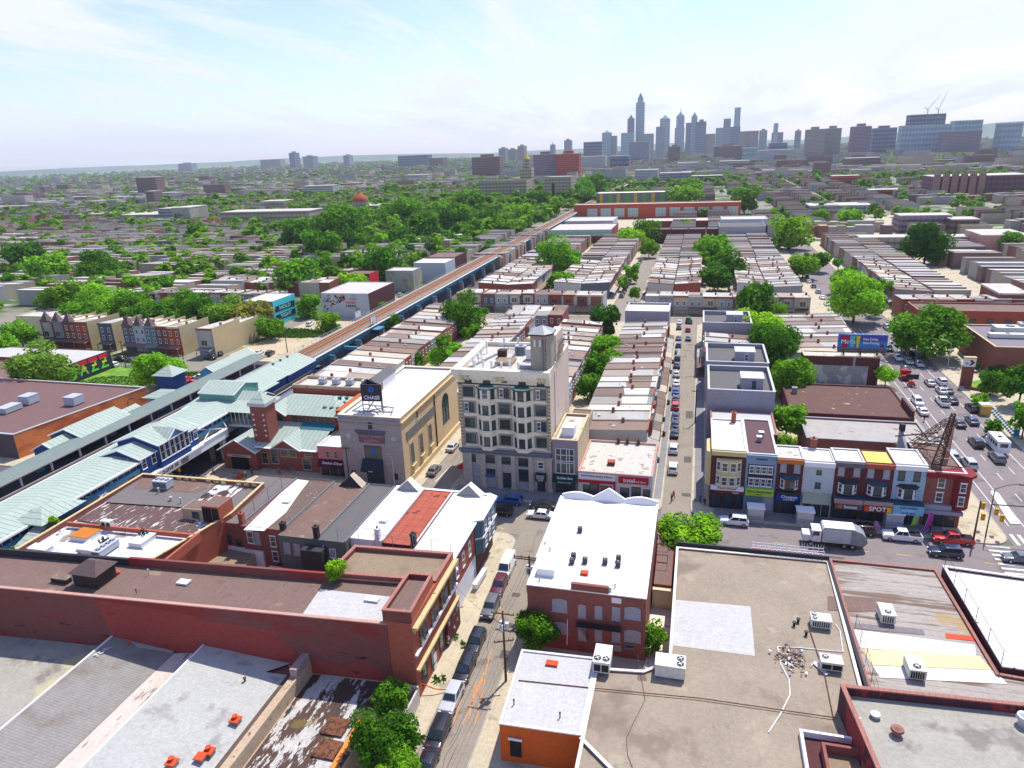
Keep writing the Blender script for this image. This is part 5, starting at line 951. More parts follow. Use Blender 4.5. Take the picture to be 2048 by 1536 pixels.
s_ = MB().box(24.0,YR-2.25,3.0,28.2,YR-2.105,3.9).build('shop_sign', mat('grey_sign', al(110,108,115,.55)), RB[4]); text(s_, 'boost', 26.4, YR-2.26, 3.45, .85, M_WHITE); q = MB(); q.tube((24.8,YR-2.28,3.45),(24.8,YR-2.26,3.45),.4,n=5); q.build('orange_emblem', M_ORANGE, s_)
s_ = MB().box(28.4,YR-2.25,2.9,32.7,YR-2.105,4.0).build('shop_sign', m_red, RB[5]); text(s_, 'SPOT', 30.5, YR-2.26, 3.45, 1.1, M_WHITE); MB().box(28.5,YR-2.27,2.95,29.3,YR-2.253,3.9).build('orange_square', M_ORANGE, s_); MB().box(31.9,YR-2.27,2.95,32.6,YR-2.253,3.9).build('yellow_square', mat('bright_yellow', al(245,200,40,.72), var=0), s_)
for i in (4, 5):
    for d in (1.0,2.3,3.5): win(RB[i], X_[i]+d, YR, .2, 1.1, 2.6, 'S', 'shop')
r = RB[6]; baywin(r, 35.1, 4.9, M_WHITE, m_blk); [win(r, 35.1+d, YR, 8.0, 1.0, 1.7, 'S', 'dark') for d in (-1.15,1.15)]
MB().box(32.9,YR-1.6,4.0,37.5,YR-.005,4.5).build('porch_roof', m_teal, r); s_ = MB().box(32.9,YR-1.75,2.6,37.5,YR-1.603,4.2).build('shop_sign', m_sky, r); text(s_, 'BLAKK TONGUE', 35.2, YR-1.77, 3.85, .45, m_navy, width=2.6); text(s_, 'TATTOOS', 35.2, YR-1.77, 3.35, .4, M_WHITE); text(s_, '215 52 TAT2', 35.2, YR-1.77, 2.9, .4, m_navy)
for x in (34,35.4,36.6): win(r, x, YR, .2, 1.1, 2.3, 'S', 'shop')
r = RB[7]; [win(r, x, YR, z, 1.1, 1.7, 'S', 'sash') for x, z in ((39.9,7.2),(39.9,4.6))]
q = MB(); q.prism([(41.6,YR-.01),(42.2,YR-.9),(43.4,YR-1.0),(44.2,YR-.2),(44.2,YR+1.6),(43.41,YR+2.2)], 3.8, 9.4); q.build('corner_bay', m_red, r); [win(r, 42.8, YR-.97, z, .9, 1.6, 'S', 'sash') for z in (7.0,4.6)]; [win(r, 44.21, YR+.7, z, .9, 1.6, 'E', 'sash') for z in (7.0,4.6)]
q = MB(); q.prism([(37.7,YR-.5),(42.0,YR-.6),(43.5,YR-1.4),(44.7,YR-.3),(44.7,YR+2.2),(43.3,YR+2.6),(37.7,YR+.2)], 9.5, 9.95); q.build('red_cornice', m_red, r)
MB().box(37.7,YR-.6,3.4,41.8,YR-.005,4.2).build('grey_band', M_BOARD, r); MB().box(37.7,YR-.9,2.7,43.5,YR-.005,3.3).build('awning', mat('mauve_awning', al(190,180,200,.65), lines=[(2,.2,.05,.8)]), r)
for x in (38.8,40.4,42): win(r, x, YR, .2, 1.3, 2.3, 'S', 'shop')
for y in (120,123.5,127): win(r, 43.4, y, 5.0, 1.1, 1.7, 'E', 'sash')
chimney(7.9,130.6,11.2,1.8,.8,'red brick chimney on the white corner roof',m_brickr); chimney(21,122.4,6,6.0,1.0,'tall red brick chimney in front of the stained grey roof',m_brick)
for x, y, s in [(12.0,122.6,.8),(12.5,124.8,.8)]: hatch(x,y,10.9,s,s,.9,['rear','front'][y < 123]+' metal box on the plum brown roof',M_STEEL,M_WHITE,name='roof_hatch')
wg = empty('gable_wall', (37,126,0), 'grey rendered wedge wall with chimney beside the rusty roof frame', 'wall'); q = MB(); q.add([(36.6,124,6),(36.6,131,6),(36.6,131,11.5),(36.6,129.8,11.5),(36.6,124,9.0),(37.0,124,6),(37.0,131,6),(37.0,131,11.5),(37.0,129.8,11.5),(37.0,124,9.0)], [(0,4,3,2,1),(5,6,7,8,9),(4,9,8,3),(3,8,7,2),(1,2,7,6),(0,5,9,4)]); q.build('wall', mat('grey_render', al(165,168,172,.62), var=.08), wg)
MB().box(36.5,129.6,11.5,37.2,131,12.8).build('chimney', m_blk, wg)
# rusty lattice sign frame on the corner roof
lt = empty('rusty_roof_frame', (40,120,9.9), 'tall rusty lattice sign tower leaning braces on the corner roof', 'lattice frame'); B0 = [(38.6,118.4),(39.9,118.0),(40.3,119.3),(39.0,119.7)]; T0 = Vector((41.0,119.6,19.2)); q = MB()
lev = [9.9+(19.0-9.9)*k/9 for k in range(10)]
def lp(i, z): t = (z-9.9)/9.3; return Vector((*B0[i],z)).lerp(Vector((T0.x+(.25 if i in (1,2) else -.25),T0.y+(.25 if i > 1 else -.25),z)), t)
for i in range(4):
    for z0_, z1_ in zip(lev[:-1], lev[1:]):
        q.tube(lp(i,z0_), lp(i,z1_), .06, n=4); j = (i+1)%4; q.tube(lp(i,z0_), lp(j,z1_), .05, n=4); q.tube(lp(j,z0_), lp(i,z1_), .05, n=4); q.tube(lp(i,z1_), lp(j,z1_), .05, n=4)
q.build('mast', mat('black_rust', al(105,76,62,.5), var=.2), lt)
q = MB()
for a_, c_ in [(Vector((37.3,127.5,10.2)),Vector((40.4,121,17.6))),(Vector((38.6,128.5,10.2)),Vector((40.9,121,17.8))),(Vector((36.9,124.5,10.2)),Vector((40.0,120.2,15.0)))]:
    for k in range(8):
        a1, c1 = a_.lerp(c_, k/8), a_.lerp(c_, (k+1)/8); o_ = Vector((.9,.3,-.5)); q.tube(a1, c1, .06, n=4); q.tube(a1+o_, c1+o_, .05, n=4); q.tube(a1, c1+o_, .04, n=4); q.tube(a1+o_, a1, .04, n=4); q.tube(a1+o_, c1, .035, n=4)
q.build('brace', M_RUST, lt)
q = MB()
for zz_ in (10.3,11.6,13.0,14.2): q.bar((37.2,125.5-(zz_-10.3),zz_),(41,124.5-(zz_-10.3),zz_),.1,.14); q.bar((37.0,128-(zz_-10.3),zz_),(38.6,121,zz_),.08,.1)
q.bar((38.4,118.6,10.4),(43.2,118.4,10.2),.12,.15); q.bar((35,127,11.6),(41,125,13.5),.15,.2); q.build('cross_beam', mat('black_rust', al(70,55,50,.5)), lt)
q = MB()
for k in range(6): q.box(41.3+k*.2,122.5,9.95,41.42+k*.2,122.62,16.2)
for k in range(14): q.box(41.25,122.62,10.2+k*.44,42.45,122.68,10.3+k*.44)
q.build('ladder_panel', mat('rust_pink', al(185,115,95,.6), var=.15), lt)
# ---- behind the row: grey townhouses, brown roofs, billboard wall -----------------------
m_greys = mat('grey_stucco', al(176,174,184,.66), var=.05, sc=.3, st=(1,1,.4)); m_greyt = mat('grey_top', al(215,215,222,.7), var=.05)
for k, (x0, x1, y0, y1, h, lab) in enumerate([(3.3,17.0,148.2,166,11.6,'large grey stucco block nearest the white corner roof, with roof box'),(3.1,17.8,172.5,190,10.6,'middle grey stucco block with roof box beside the parked cars'),(2.3,16.5,215,231,10.2,'far grey stucco block beside the tree strip')]):
    g = block('apartment_building', lab, 'building', (x0,x1,y0,y1), h, m_greys, m_grey, par=1.1, th=.35, cope=m_greyt)
    MB().box(x0+7,y0+3.5,h-1.1,x0+11.5,y0+8,h+1.6).build('roof_box', m_greys, g); MB().box(x0+6.8,y0+3.3,h+1.6,x0+11.7,y0+8.2,h+1.8).build('roof_box_lid', m_greyt, g); win(g, x0+9.6, y0+3.5, h-.6, .8, 1.7, 'S', 'sash' if k else 'dark')
g = block('apartment_building', 'grey stucco block standing at the end of the row left of the cross street', 'building', (-22.7,-8.4,229.6,243), 10.0, m_greys, m_mem, par=.6, th=.35, cope=m_greyt)
g = block('flat_roof_building', 'pale low roofed rear block behind the corner shop houses', 'building', (4.0,16.5,134.5,147.0), 7.4, m_brickd, m_memg, par=.2, th=.25, cope=m_bcope)
g = block('flat_roof_building', 'brick building with stained grey white roof behind the yellow roofed house', 'building', (22.6,45.6,139.5,151.5), 5.2, m_brick, mat('stained_grey_roof', al(195,188,178,.62), var=.12, sc=.4, det=8, stain=[dict(col=al(130,95,80,.55), sc=.28, st=(.6,1.6,1), at=.60, w=.04)]), par=.3, th=.35, cope=M_STEEL)
g = block('flat_roof_building', 'low building with dark brown mottled roof below the billboard wall', 'building', (21.5,46.4,156.5,177.5), 4.2, m_brickd, mat('dark_brown_roof', al(120,88,76,.58), var=.12, sc=.3, det=8, lines=[(0,2.2,.06,.85)], stain=[dict(col=al(215,190,150,.6), sc=.55, at=.64, w=.04)]), par=.2, th=.3, cope=m_brickd)
MB().box(45.9,157,4.2,46.4,166,5.6).build('parapet', m_brickd, g); vent(23.8,170.5,4,'dark square vent on the mottled brown roof','box',1.4,.55,m=M_STEEL)
bw = block('brick_building', 'brick end house with grey painted lower wall under the billboard', 'building', (28.2,46.6,191,196), 7.6, m_brickd, m_roofg, par=.15, th=.3, cope=m_cream)
q = MB(); q.box(28.3,190.9,0,44.0,190.997,5.2); q.build('painted_panel', mat('grey_painted_panel', al(168,168,172,.62), var=.1, sc=.6, stain=[dict(col=al(205,205,208,.65), sc=.25, at=.55, w=.01)]), bw)
MB().box(40.2,190.9,5.2,40.8,190.996,7.5).build('painted_stripe', mat('grey_painted_panel', al(168,168,172,.62)), bw)
bb = empty('billboard', (42,193,7.6), 'blue drinks billboard with three coloured cups on a rusty frame', 'billboard')
q = MB(); q.box(36.4,192.8,9.4,48.2,193.2,13.2); fc = q.build('panel', mat('billboard_blue', al(70,140,205,.7), var=.04), bb)
q = MB(); q.box(36.6,192.76,11.5,48.0,192.797,13.05); q.build('upper_tint', mat('billboard_violet', al(85,85,180,.7), var=.04), fc)
for x0_, x1_, m_ in ((37.2,39.0,mat('cup_red', al(205,20,70,.7), var=0)),(39.2,40.5,mat('cup_teal', al(110,200,205,.7), var=0)),(40.7,41.7,mat('cup_yellow', al(225,215,40,.72), var=0))):
    q = MB(); q.add([(x0_+.25,192.74,9.7),(x1_-.25,192.74,9.7),(x1_,192.74,12.9),(x0_,192.74,12.9)], [(0,1,2,3)]); q.build('cup', m_, fc)
text(fc, 'Mc', 38.1, 192.70, 11.2, 1.6, M_WHITE); text(fc, 'Ca', 39.9, 192.70, 11.2, 1.3, M_WHITE, bold=False); text(fc, 'New Drinks.', 44.2, 192.70, 12.0, .95, M_WHITE, width=3.6); text(fc, 'New Pouring.', 44.4, 192.70, 11.0, .95, M_WHITE, width=3.9); MB().box(46.6,192.7,9.9,47.4,192.76,10.7).build('red_square', m_red, fc)
q = MB()
for x in (38,42,46): q.bar((x,192.9,7.6),(x,192.9,9.4),.25,.25); q.bar((x,194.6,7.6),(x,193.2,12),.15,.15); q.bar((x,190.8,6.2),(x,192,8.8),.15,.15)
q.box(36.4,191.8,8.7,48.2,192.8,8.85); q.build('frame', M_RUST, bb); MB().box(36.4,192.81,8.86,48.2,193.19,9.39).build('skirt', mat('brown_skirt', al(150,120,110,.6)), bb)
# ---- YMCA and buildings right of the avenue -----------------------------------------
ym = block('brick_building', 'large red brick hall with grey roof and rooftop ducts beside the lawn', 'building', (76.5,130,203,228), 8.2, m_brick, mat('mauve_grey_roof', al(150,140,148,.62), var=.05, sc=.3), par=.3, th=.4, cope=m_cream)
ym2 = block('brick_building', 'low brick wing with bright white roof at the right edge', 'building', (88,130,186,202.9), 4.6, m_brick, m_mem, par=.3, th=.4, cope=M_WHITE)
MB().tube((88.5,202.85,1),(88.5,202.85,7.8),.15).build('downpipe', M_WHITE, ym)
for (x, y, sx, sy, sz, lab) in [(83,214,9,2,1.0,'long low pale duct at the front of the brick hall roof'),(86,221,8,4,1.4,'wide stepped duct box on the brick hall roof'),(90,222,3.2,3,2.2,'blue grey cooling box on the left of the brick hall roof'),(101,220,4,4,2.4,'blue grey cooling box on the right of the brick hall roof')]:
    rtu(x, y, 7.9, sx, sy, sz, [(0,0,min(sx,sy)*.3)], lab, m_hv2 if sz > 2 else m_hvac, None)
py = empty('brick_pylon', (67.9,194.4,0), 'brick pylon with a white and red emblem sign beside the lawn', 'sign'); MB().box(66.6,193.4,0,69.2,194.2,5.4).build('pylon', m_brick, py); s_ = MB().box(66.6,193.2,5.4,69.2,194.2,7.6).build('sign_box', M_WHITE, py); MB().box(66.5,193.1,7.6,69.3,194.3,7.9).build('cap', m_cream, py)
q = MB(); q.add([(67.7,193.16,5.8),(68.3,193.16,5.8),(69.0,193.16,6.5),(68.3,193.16,7.2),(67.7,193.16,7.2),(68.2,193.16,6.5)], [(0,1,2,5),(5,2,3,4)]); q.build('red_emblem', m_red, s_); text(s_, 'the', 67.2, 193.15, 6.3, .5, m_red)
lw = empty('low_brick_wall', (72,191,0), 'low red brick retaining wall edging the lawn', 'wall'); q = MB()
for a_, c_ in zip([(67.0,191.6),(70,189.8),(77.4,189.6),(84,195)][:-1], [(70,189.8),(77.4,189.6),(84,195)]): q.bar((*a_,.45),(*c_,.45),.4,.8)
q.build('wall', m_brick, lw)
o6 = block('brick_building', 'long orange brick building with brown roof behind the brick hall', 'building', (70,118,249,262), 7.6, mat('warm_brick', al(182,92,74,.64), var=.1, sc=1), m_brown, par=.4, th=.4, cope=m_bcope); [win(o6, 76+k*5, 249, 2.6, 2, 2.6, 'S', 'dark') for k in range(8)]
# orange supermarket left of the station
om = block('store_building', 'wide orange painted store with brown roof left of the station', 'building', [(-215,112.5),(-146.2,111.5),(-140.5,145.5),(-215,147)], 6, mat('orange_painted_wall', al(232,140,80,.7), var=.08, sc=.3, stain=[dict(col=al(200,105,65,.62), sc=.1, st=(1,1,3), at=.55, w=.1)]), mat('plum_brown_gravel', al(135,104,98,.6), var=.08, sc=.4, det=8), par=.35, th=.4, cope=M_METAL, side={0: mat('plum_storefront', al(105,92,96,.6))})
for x in (-206,-198,-190,-182,-174,-166,-158,-150): win(om, x, 111.7-(x+146)*.0145, .3, 3.4, 2.4, 'S', 'shop')
for (u, v, lab, m_) in [(20,822,'far left rooftop unit with orange cap on the store roof',m_hv2),(60,800 if False else 806,'left white rooftop cube on the store roof',m_hv2),(150,808,'right white rooftop cube on the store roof',m_hv2)]:
    X, Y = gp(u, v, 5.7); rtu(X, Y, 5.65, 3.2, 3.2 if u > 30 else 4.5, 2.0 if u > 30 else 1.2, [], lab, m_, None)
b2 = block('store_building', 'brown roofed low building at the left edge above the store', 'building', (-230,-190,148,165), 5, m_brick, m_brown, par=.3, th=.3)
m_mural = mat('mural_black', (.03,.03,.035), var=0)
jz = block('row_building', 'low building with a red yellow green lettered mural on its side', 'building', (-205,-181.5,160,176.8), 5.9, m_brickd, m_memg, par=.2, th=.3, side={1: m_mural})
XM = -181.5
for k, (ch_, y, s_) in enumerate([('J',162.0,4.0),('A',165.6,5.0),('Z',169.6,5.0),('Z',173.6,5.0)]):
    t = text(jz, ch_, XM+.06, y, 2.8, s_, mat('mural_green', al(110,230,90,.75), var=0), 'E', name='mural_letter', width=3.2)
for k, y in enumerate((165.6,169.6,173.6)): MB().box(XM+.05,y-1.7,4.3,XM+.10,y+1.7,5.6).build('mural_red_band', mat('mural_red', al(230,40,60,.75), var=0), jz); MB().box(XM+.08,y-.9,2.9,XM+.13,y+1.0,3.5).build('mural_yellow_band', mat('mural_yellow', al(240,225,70,.75), var=0), jz)
# other mural buildings beyond the lot
ht = block('row_building', 'grey row building with turquoise HOLD TIGHT mural on its side', 'building', (-172,-158.9,235,251), 9.9, m_greys, m_mem, par=.2, th=.3, side={1: mat('turquoise_mural', al(80,205,215,.75), var=.04)})
for zc, t_, yy in ((6.3,'HOLD',243),(3.0,'TIGHT',243)): p_ = MB().box(-158.88,yy-7,zc-1.1,-158.8,yy+7,zc+1.1).build('dark_band', mat('mural_navy', al(40,55,75,.5), var=0), ht); text(p_, t_, -158.76, yy, zc, 2.0, mat('mural_pale', al(150,225,225,.8), var=0), 'E', width=8)
iy = block('row_building', 'long white walled building with a mural of scattered coloured letters', 'building', (-147,-126,251,276), 10.2, m_palewall, m_roofg, par=.2, th=.3, side={1: m_brickd})
r_ = random.Random(4); cols = [mat('mural_red'), mat('bright_blue'), mat('mural_navy'), m_sky, m_red, M_ORANGE, _mats['bright_yellow']]
for k in range(85):
    t_ = r_.random(); x = -146.6+t_*9.5+r_.random(); z = 9.3-r_.random()*(1.5+6.5*(1-t_)); s_ = r_.uniform(.35,.75); q = MB(); q.tube((x,250.93,z),(x,250.99,z),s_*.6,n=r_.choice([4,6,8])); q.build('mural_dot', cols[k%7], iy)
for s_, x, z, c_ in [('IF',-132.8,9.0,3),('YOU',-132.8,7.8,0),('WERE',-134,6.4,5),('HERE',-134,5.0,2),(':D',-131.3,3.8,4)]: text(iy, s_, x, 250.95, z, 1.3, cols[c_], width=len(s_)*1.1)
for (nm, lab, r4, h, wm_, rm_) in [('row_building','building with bright red side wall beside the lot',(-163,-150.5,303,313),9,m_brickd,m_brown),('warehouse','blank grey concrete walled building beyond the red wall',(-143.5,-129.5,306,317),10,m_conc,m_roofg),('warehouse','pale blank walled building behind the grey one',(-139,-122,330,345),10,m_palewall,m_mem),('brick_building','brown brick building with orange top band beside the tracks',(-141,-124.5,352,372),9.5,m_brickd,m_brown)]:
    g = block(nm, lab, 'building', r4, h, wm_, rm_, par=.3, th=.3, side={1: mat('mural_red')} if 'red side' in lab else None)
    if 'orange top' in lab: MB().box(-141,351.9,8,-124.5,351.99,9.5).build('orange_band', M_ORANGE, g)
# ================================================================ STATION
m_seam = mat('pale_green_seam_roof', al(192,208,192,.62), var=.05, sc=.3, lines=[(1,1.0,.17,.66)])
m_seamx = mat('pale_green_seam_roof_x', al(192,208,192,.62), var=.05, sc=.3, lines=[(0,1.0,.17,.66)])
m_seamd = mat('teal_seam_roof', al(70,140,152,.55), var=.08, sc=.3, lines=[(0,.6,.07,.75)])
m_sblue = mat('royal_blue_panel', al(45,85,155,.6), var=.06, sc=.6, lines=[(2,1.2,.05,.8)])
m_fasc = mat('blue_fascia', al(90,170,210,.66), var=.08, sc=.5); m_wthr = mat('weathered_fascia', al(165,160,150,.6), var=.15, sc=.8, st=(1,.3,2), stain=[dict(col=al(140,100,60,.55), sc=.5, at=.6, w=.04)])
m_gird = mat('lavender_white_girder', al(205,210,225,.7), var=.08, sc=.4, lines=[(1,3.0,.08,.75)])
m_plat = mat('dark_platform', al(95,95,102,.5), var=.15, sc=.6)
def gable(parent, name, x0, x1, y0, y1, ze, zr, axis, m, mw=None, oh=.35, ends=None):
    q = MB(); a0, a1, b0, b1 = x0-oh, x1+oh, y0-oh, y1+oh
    if axis == 'Y': c = (x0+x1)/2; v = [(a0,b0,ze),(a1,b0,ze),(a1,b1,ze),(a0,b1,ze),(c,b0,zr),(c,b1,zr)]; f = [(0,4,5,3),(1,2,5,4)]; e = [[(x0,y0,ze),(x1,y0,ze),(c,y0,zr-.1)],[(x1,y1,ze),(x0,y1,ze),(c,y1,zr-.1)]]; tr = [(0,4),(4,1),(2,5),(5,3),(0,3),(1,2)]
    else: c = (y0+y1)/2; v = [(a0,b0,ze),(a1,b0,ze),(a1,b1,ze),(a0,b1,ze),(a0,c,zr),(a1,c,zr)]; f = [(0,1,5,4),(2,3,4,5)]; e = [[(x0,y1,ze),(x0,y0,ze),(x0,c,zr-.1)],[(x1,y0,ze),(x1,y1,ze),(x1,c,zr-.1)]]; tr = [(0,4),(4,3),(1,5),(5,2),(0,1),(2,3)]
    q.add(v, f); o = q.build(name, m, parent)
    q = MB()
    for i, j in tr: q.bar(Vector(v[i])-Vector((0,0,.12)), Vector(v[j])-Vector((0,0,.12)), .16, .22)
    q.build('fascia', M_WHITE, parent)
    if mw:
        q = MB(); [q.add(t, [(0,1,2)]) for t in e]; q.build('gable_wall', mw, parent)
    return o
def hip(parent, name, x0, x1, y0, y1, ze, zr, m, k=.5):
    s = min(x1-x0,y1-y0)*k; q = MB(); v = [(x0,y0,ze),(x1,y0,ze),(x1,y1,ze),(x0,y1,ze)]
    if x1-x0 >= y1-y0: v += [(x0+s,(y0+y1)/2,zr),(x1-s,(y0+y1)/2,zr)]; f = [(0,1,5,4),(1,2,5),(2,3,4,5),(3,0,4)]
    else: v += [((x0+x1)/2,y0+s,zr),((x0+x1)/2,y1-s,zr)]; f = [(0,1,4),(1,2,5,4),(2,3,5),(3,0,4,5)]
    q.add(v, f+[(3,2,1,0)]); return q.build(name, m, parent)
# platforms ---------------------------------------------------------------
np_ = empty('station_platform', (-118.4,110,0), 'far station platform under a narrow dull green canopy', 'platform')
MB().box(-121.6,30,6.4,-115.6,166,7.9).build('platform', m_plat, np_); q = MB(); q.add([(-120.2,30,10.4),(-118.2,30,10.8),(-118.2,164,10.8),(-120.2,164,10.4),(-115.2,30,10.2),(-115.2,164,10.2)], [(0,1,2,3),(1,4,5,2)]); q.build('canopy_roof', mat('grey_green_canopy', al(140,156,148,.58), var=.06, sc=.3, lines=[(1,.7,.06,.85)]), np_)
q = MB(); q.box(-115.3,30,9.95,-115.1,164,10.2); q.box(-115.5,30,7.6,-115.3,166,7.95); q.build('canopy_edge', mat('tan_edge', al(200,185,170,.65), var=.1), np_)
y = 42
while y < 163:
    MB().box(-116.3,y,7.9,-116.0,y+.3,10.1).build('post', M_WHITE, np_); y += 6.5
r_ = random.Random(7); y = 50; q = MB(); cs = [m_fasc, m_sblue, M_BLACK, m_wthr, _mats['bright_red'], M_WHITE]
while y < 160:
    l_ = r_.uniform(1,3.4); q.box(-121.2,y,8.2,-121.0,y+l_,9.8,r_.choice([0,0,1,2,3,5,2,4 if r_.random() < .3 else 2])); y += l_+r_.uniform(.1,1.2)
q.build('back_wall_panels', cs, np_)
for k in range(12): y = 58+k*8.3+r_.random()*3; MB().box(-118.6,y,7.92,-118.0,y+1.6,8.4).build('bench', cs[[0,2,3,4][k%4]], np_)
sp = empty('station_platform', (-103,90,0), 'near station platform under a broad pale green seamed roof', 'platform')
MB().box(-107.3,30,6.4,-99.0,160,7.9).build('platform', m_plat, sp); q = MB(); q.add([(-109.0,30,10.3),(-103.5,30,10.9),(-103.5,143,10.9),(-109.0,143,10.3),(-98.0,30,10.1),(-98.0,143,10.1)], [(0,1,2,3),(1,4,5,2)]); q.build('canopy_roof', m_seam, sp)
q = MB(); q.box(-98.1,30,9.8,-97.8,97,10.12); q.box(-98.1,111,9.8,-97.8,130,10.12); q.box(-109.2,30,10.05,-108.98,143,10.32); q.build('gutter', M_WHITE, sp)
for y0_, y1_ in ((30,96.5),(112,130)):
    MB().box(-98.9,y0_,8.7,-98.8,y1_,9.85).build('window_band', M_GLASS, sp)
    q = MB(); y = y0_
    while y < y1_: q.box(-98.8,y,8.7,-98.7,y+.12,9.85); y += 1.5
    q.build('mullions', M_METAL, sp); MB().box(-98.95,y0_,8.0,-98.35,y1_,8.7).build('blue_band', m_fasc, sp); MB().box(-98.9,y0_,6.9,-98.6,y1_,7.99).build('fascia', m_wthr, sp)
MB().box(-99.4,30,4.8,-99.1,160,6.88).build('girder', m_gird, sp); MB().box(-99.8,30,6.9,-98.9,160,7.0).build('ledge', M_WHITE, sp)
MB().box(-115.0,30,7.19,-107.6,165,7.24).build('canopy_shade_overlay', mat('canopy_shade_overlay', al(70,70,76,.5), var=.2, sc=1), sp)  # dark overlay paints the canopies' shade onto the tracks
for y in range(40,165,13): [MB().box(x-.4,y,0,x+.4,y+.8,6.4).build('pier', m_pier, sp) for x in (-117.5,-100.5)]
hip(sp, 'stair_roof', -101.5, -95.2, 73, 81.5, 10.2, 11.6, m_seam)
st_ = empty('station_stairs', (-97,66,0), 'covered stair descending from the platform to a flat entrance canopy', 'stairs'); q = MB(); q.add([(-97.6,59,4.8),(-95.4,59,4.8),(-95.4,75.5,10.2),(-97.6,75.5,10.2)], [(0,1,2,3)]); q.build('roof', m_seam, st_)
q = MB(); q.add([(-95.45,59,2.2),(-95.45,75.5,7.4),(-95.45,75.5,10.1),(-95.45,59,4.7)], [(0,1,2,3)]); q.build('side_wall', mat('tan_screen', al(165,150,125,.6), var=.08, lines=[(1,1.5,.15,1.6)]), st_)
MB().box(-99.5,54,3.0,-94.5,59.5,3.3).build('entrance_canopy', mat('flat_cream_roof', al(215,208,190,.68), var=.08), st_); [MB().tube((x,y,0),(x,y,3),.12).build('post', M_WHITE, st_) for x in (-99,-95) for y in (54.5,59)]
# pavilion over the street ------------------------------------------------
pv = empty('station_pavilion', (-101,104,0), 'royal blue glazed pavilion with stepped pale green gables over the street', 'pavilion')
for (x0,x1,y0,y1,ze,zr,nm) in [(-106.6,-98.0,96.5,100.6,10.6,12.2,'side_roof'),(-106.8,-97.2,100.6,109.0,11.8,13.4,'main_roof'),(-106.6,-98.0,109.0,112.4,10.8,12.2,'side_roof')]:
    MB().box(x0+.3,y0+.02,6.9,x1,y1-.02,ze).build('wall', m_sblue, pv); gable(pv, nm, x0, x1, y0, y1, ze, zr, 'Y', m_seam, m_sblue)
    n = int((y1-y0)/1.4); [win(pv, x1, y0+.8+(y1-y0-1.6)*(k/(max(1,n-1))), 8.3, 1.15, ze-8.5, 'E', 'sash') for k in range(n)]
[win(pv, x, 96.5, 8.3, 1.1, 2.1, 'S', 'sash') for x in (-103.5,-102.3,-101.1)]
gable(pv, 'dormer', -101.5, -97.0, 103.2, 107.0, 11.9, 13.5, 'X', m_seamx, m_fasc)
MB().box(-97.9,96.4,6.9,-97.75,112.4,8.1).build('white_sill', M_WHITE, pv) if False else MB().box(-98.3,96.3,6.6,-97.0,112.5,6.9).build('base_ledge', M_WHITE, pv)
br_ = empty('white_bridge', (-98,105,0), 'white steel girder bridge with open truss ends across the street', 'bridge')
q = MB(); q.box(-97.9,84,5.0,-97.6,121,6.8); q.box(-98.3,84,6.8,-97.4,121,6.95); q.build('girder', M_WHITE, br_); q = MB()
for a_, c_ in [((-99,113,9.6),(-97.6,121,6.9)),((-99,119,9.2),(-97.6,113,6.9)),((-99,113,9.6),(-99,121,9.4)),((-99,121,9.4),(-97.6,121,6.9)),((-99,84,9),(-97.5,91,6.9)),((-99,91,9),(-97.5,84,6.9)),((-99,84,9),(-99,92,9))]: q.bar(a_, c_, .18, .18)
q.build('truss', M_WHITE, br_); MB().box(-105,112,4.6,-98.2,120.5,5.6).build('teal_soffit', m_blue, br_); text(br_, '52nd St', -97.58, 103, 5.9, 1.4, M_BLACK, 'E'); MB().box(-97.58,106,5.2,-97.5,108,6.6).build('round_emblem', M_STEEL, br_)
MB().box(-98.7,119,0,-97.7,120,6.8).build('pier', M_METAL, br_)
# north head house ---------------------------------------------------------
nh = empty('station_house', (-122.5,107,0), 'north station house with deep blue gable and two pale green seamed roofs', 'station building')
MB().box(-125,98.5,3,-119,117,9.6).build('wall', m_sblue, nh); gable(nh, 'low_roof', -125, -119, 98.5, 103.5, 9.6, 11.3, 'Y', m_seam, m_sblue); MB().box(-126,103.6,9.6,-117.8,116,10.6).build('clerestory', mat('dark_teal_panel', al(50,110,125,.55)), nh); gable(nh, 'main_roof', -126, -117.8, 103.6, 116, 10.6, 12.3, 'Y', m_seam, _mats['dark_teal_panel']); gable(nh, 'rear_roof', -125, -119, 116.3, 122, 9.2, 10.8, 'Y', m_seam, m_sblue)
[win(nh, x, 98.5, 6.5, 1.1, 2.2, 'S', 'sash') for x in (-122.6,-121.4)]
lr_ = empty('entrance_canopy', (-124,124,0), 'low white walled entrance with pale green canopy roof below the far platform', 'canopy'); MB().box(-130,120.5,0,-121.8,140,4.6).build('wall', m_conc, lr_); hip(lr_, 'roof', -130, -121.6, 121, 131, 5.2, 6.0, m_seam, .3)
tn = empty('blue_kiosk', (-137,152,0), 'square blue kiosk tower with pale pyramid roof', 'kiosk'); X, Y = gp(338,803,0); tn.location = (X,Y,0); MB().box(X-2.6,Y,0,X+2.6,Y+5,7.4).build('wall', m_sblue, tn); hip(tn, 'roof', X-3.4, X+3.4, Y-.8, Y+5.8, 7.5, 9.8, m_seam)
g_ = empty('entrance_canopy', (-130,145,0), 'wide pale green canopy roof over a glazed blue entrance', 'canopy'); X, Y = gp(338,822,0); MB().box(X-3,Y-3,0,X+5,Y+2.5,4.6).build('wall', m_fasc, g_); hip(g_, 'roof', X-4.4, X+6, Y-3.8, Y+3.6, 4.8, 6.2, m_seam)
g_ = empty('station_house', (-124,166,0), 'small pale green gabled station roof beyond the far platform', 'station building'); MB().box(-126.4,150,5,-121.6,168,9.4).build('wall', m_fasc, g_); gable(g_, 'roof', -126.4, -121.6, 150, 168, 9.4, 11.0, 'Y', m_seam, m_fasc)
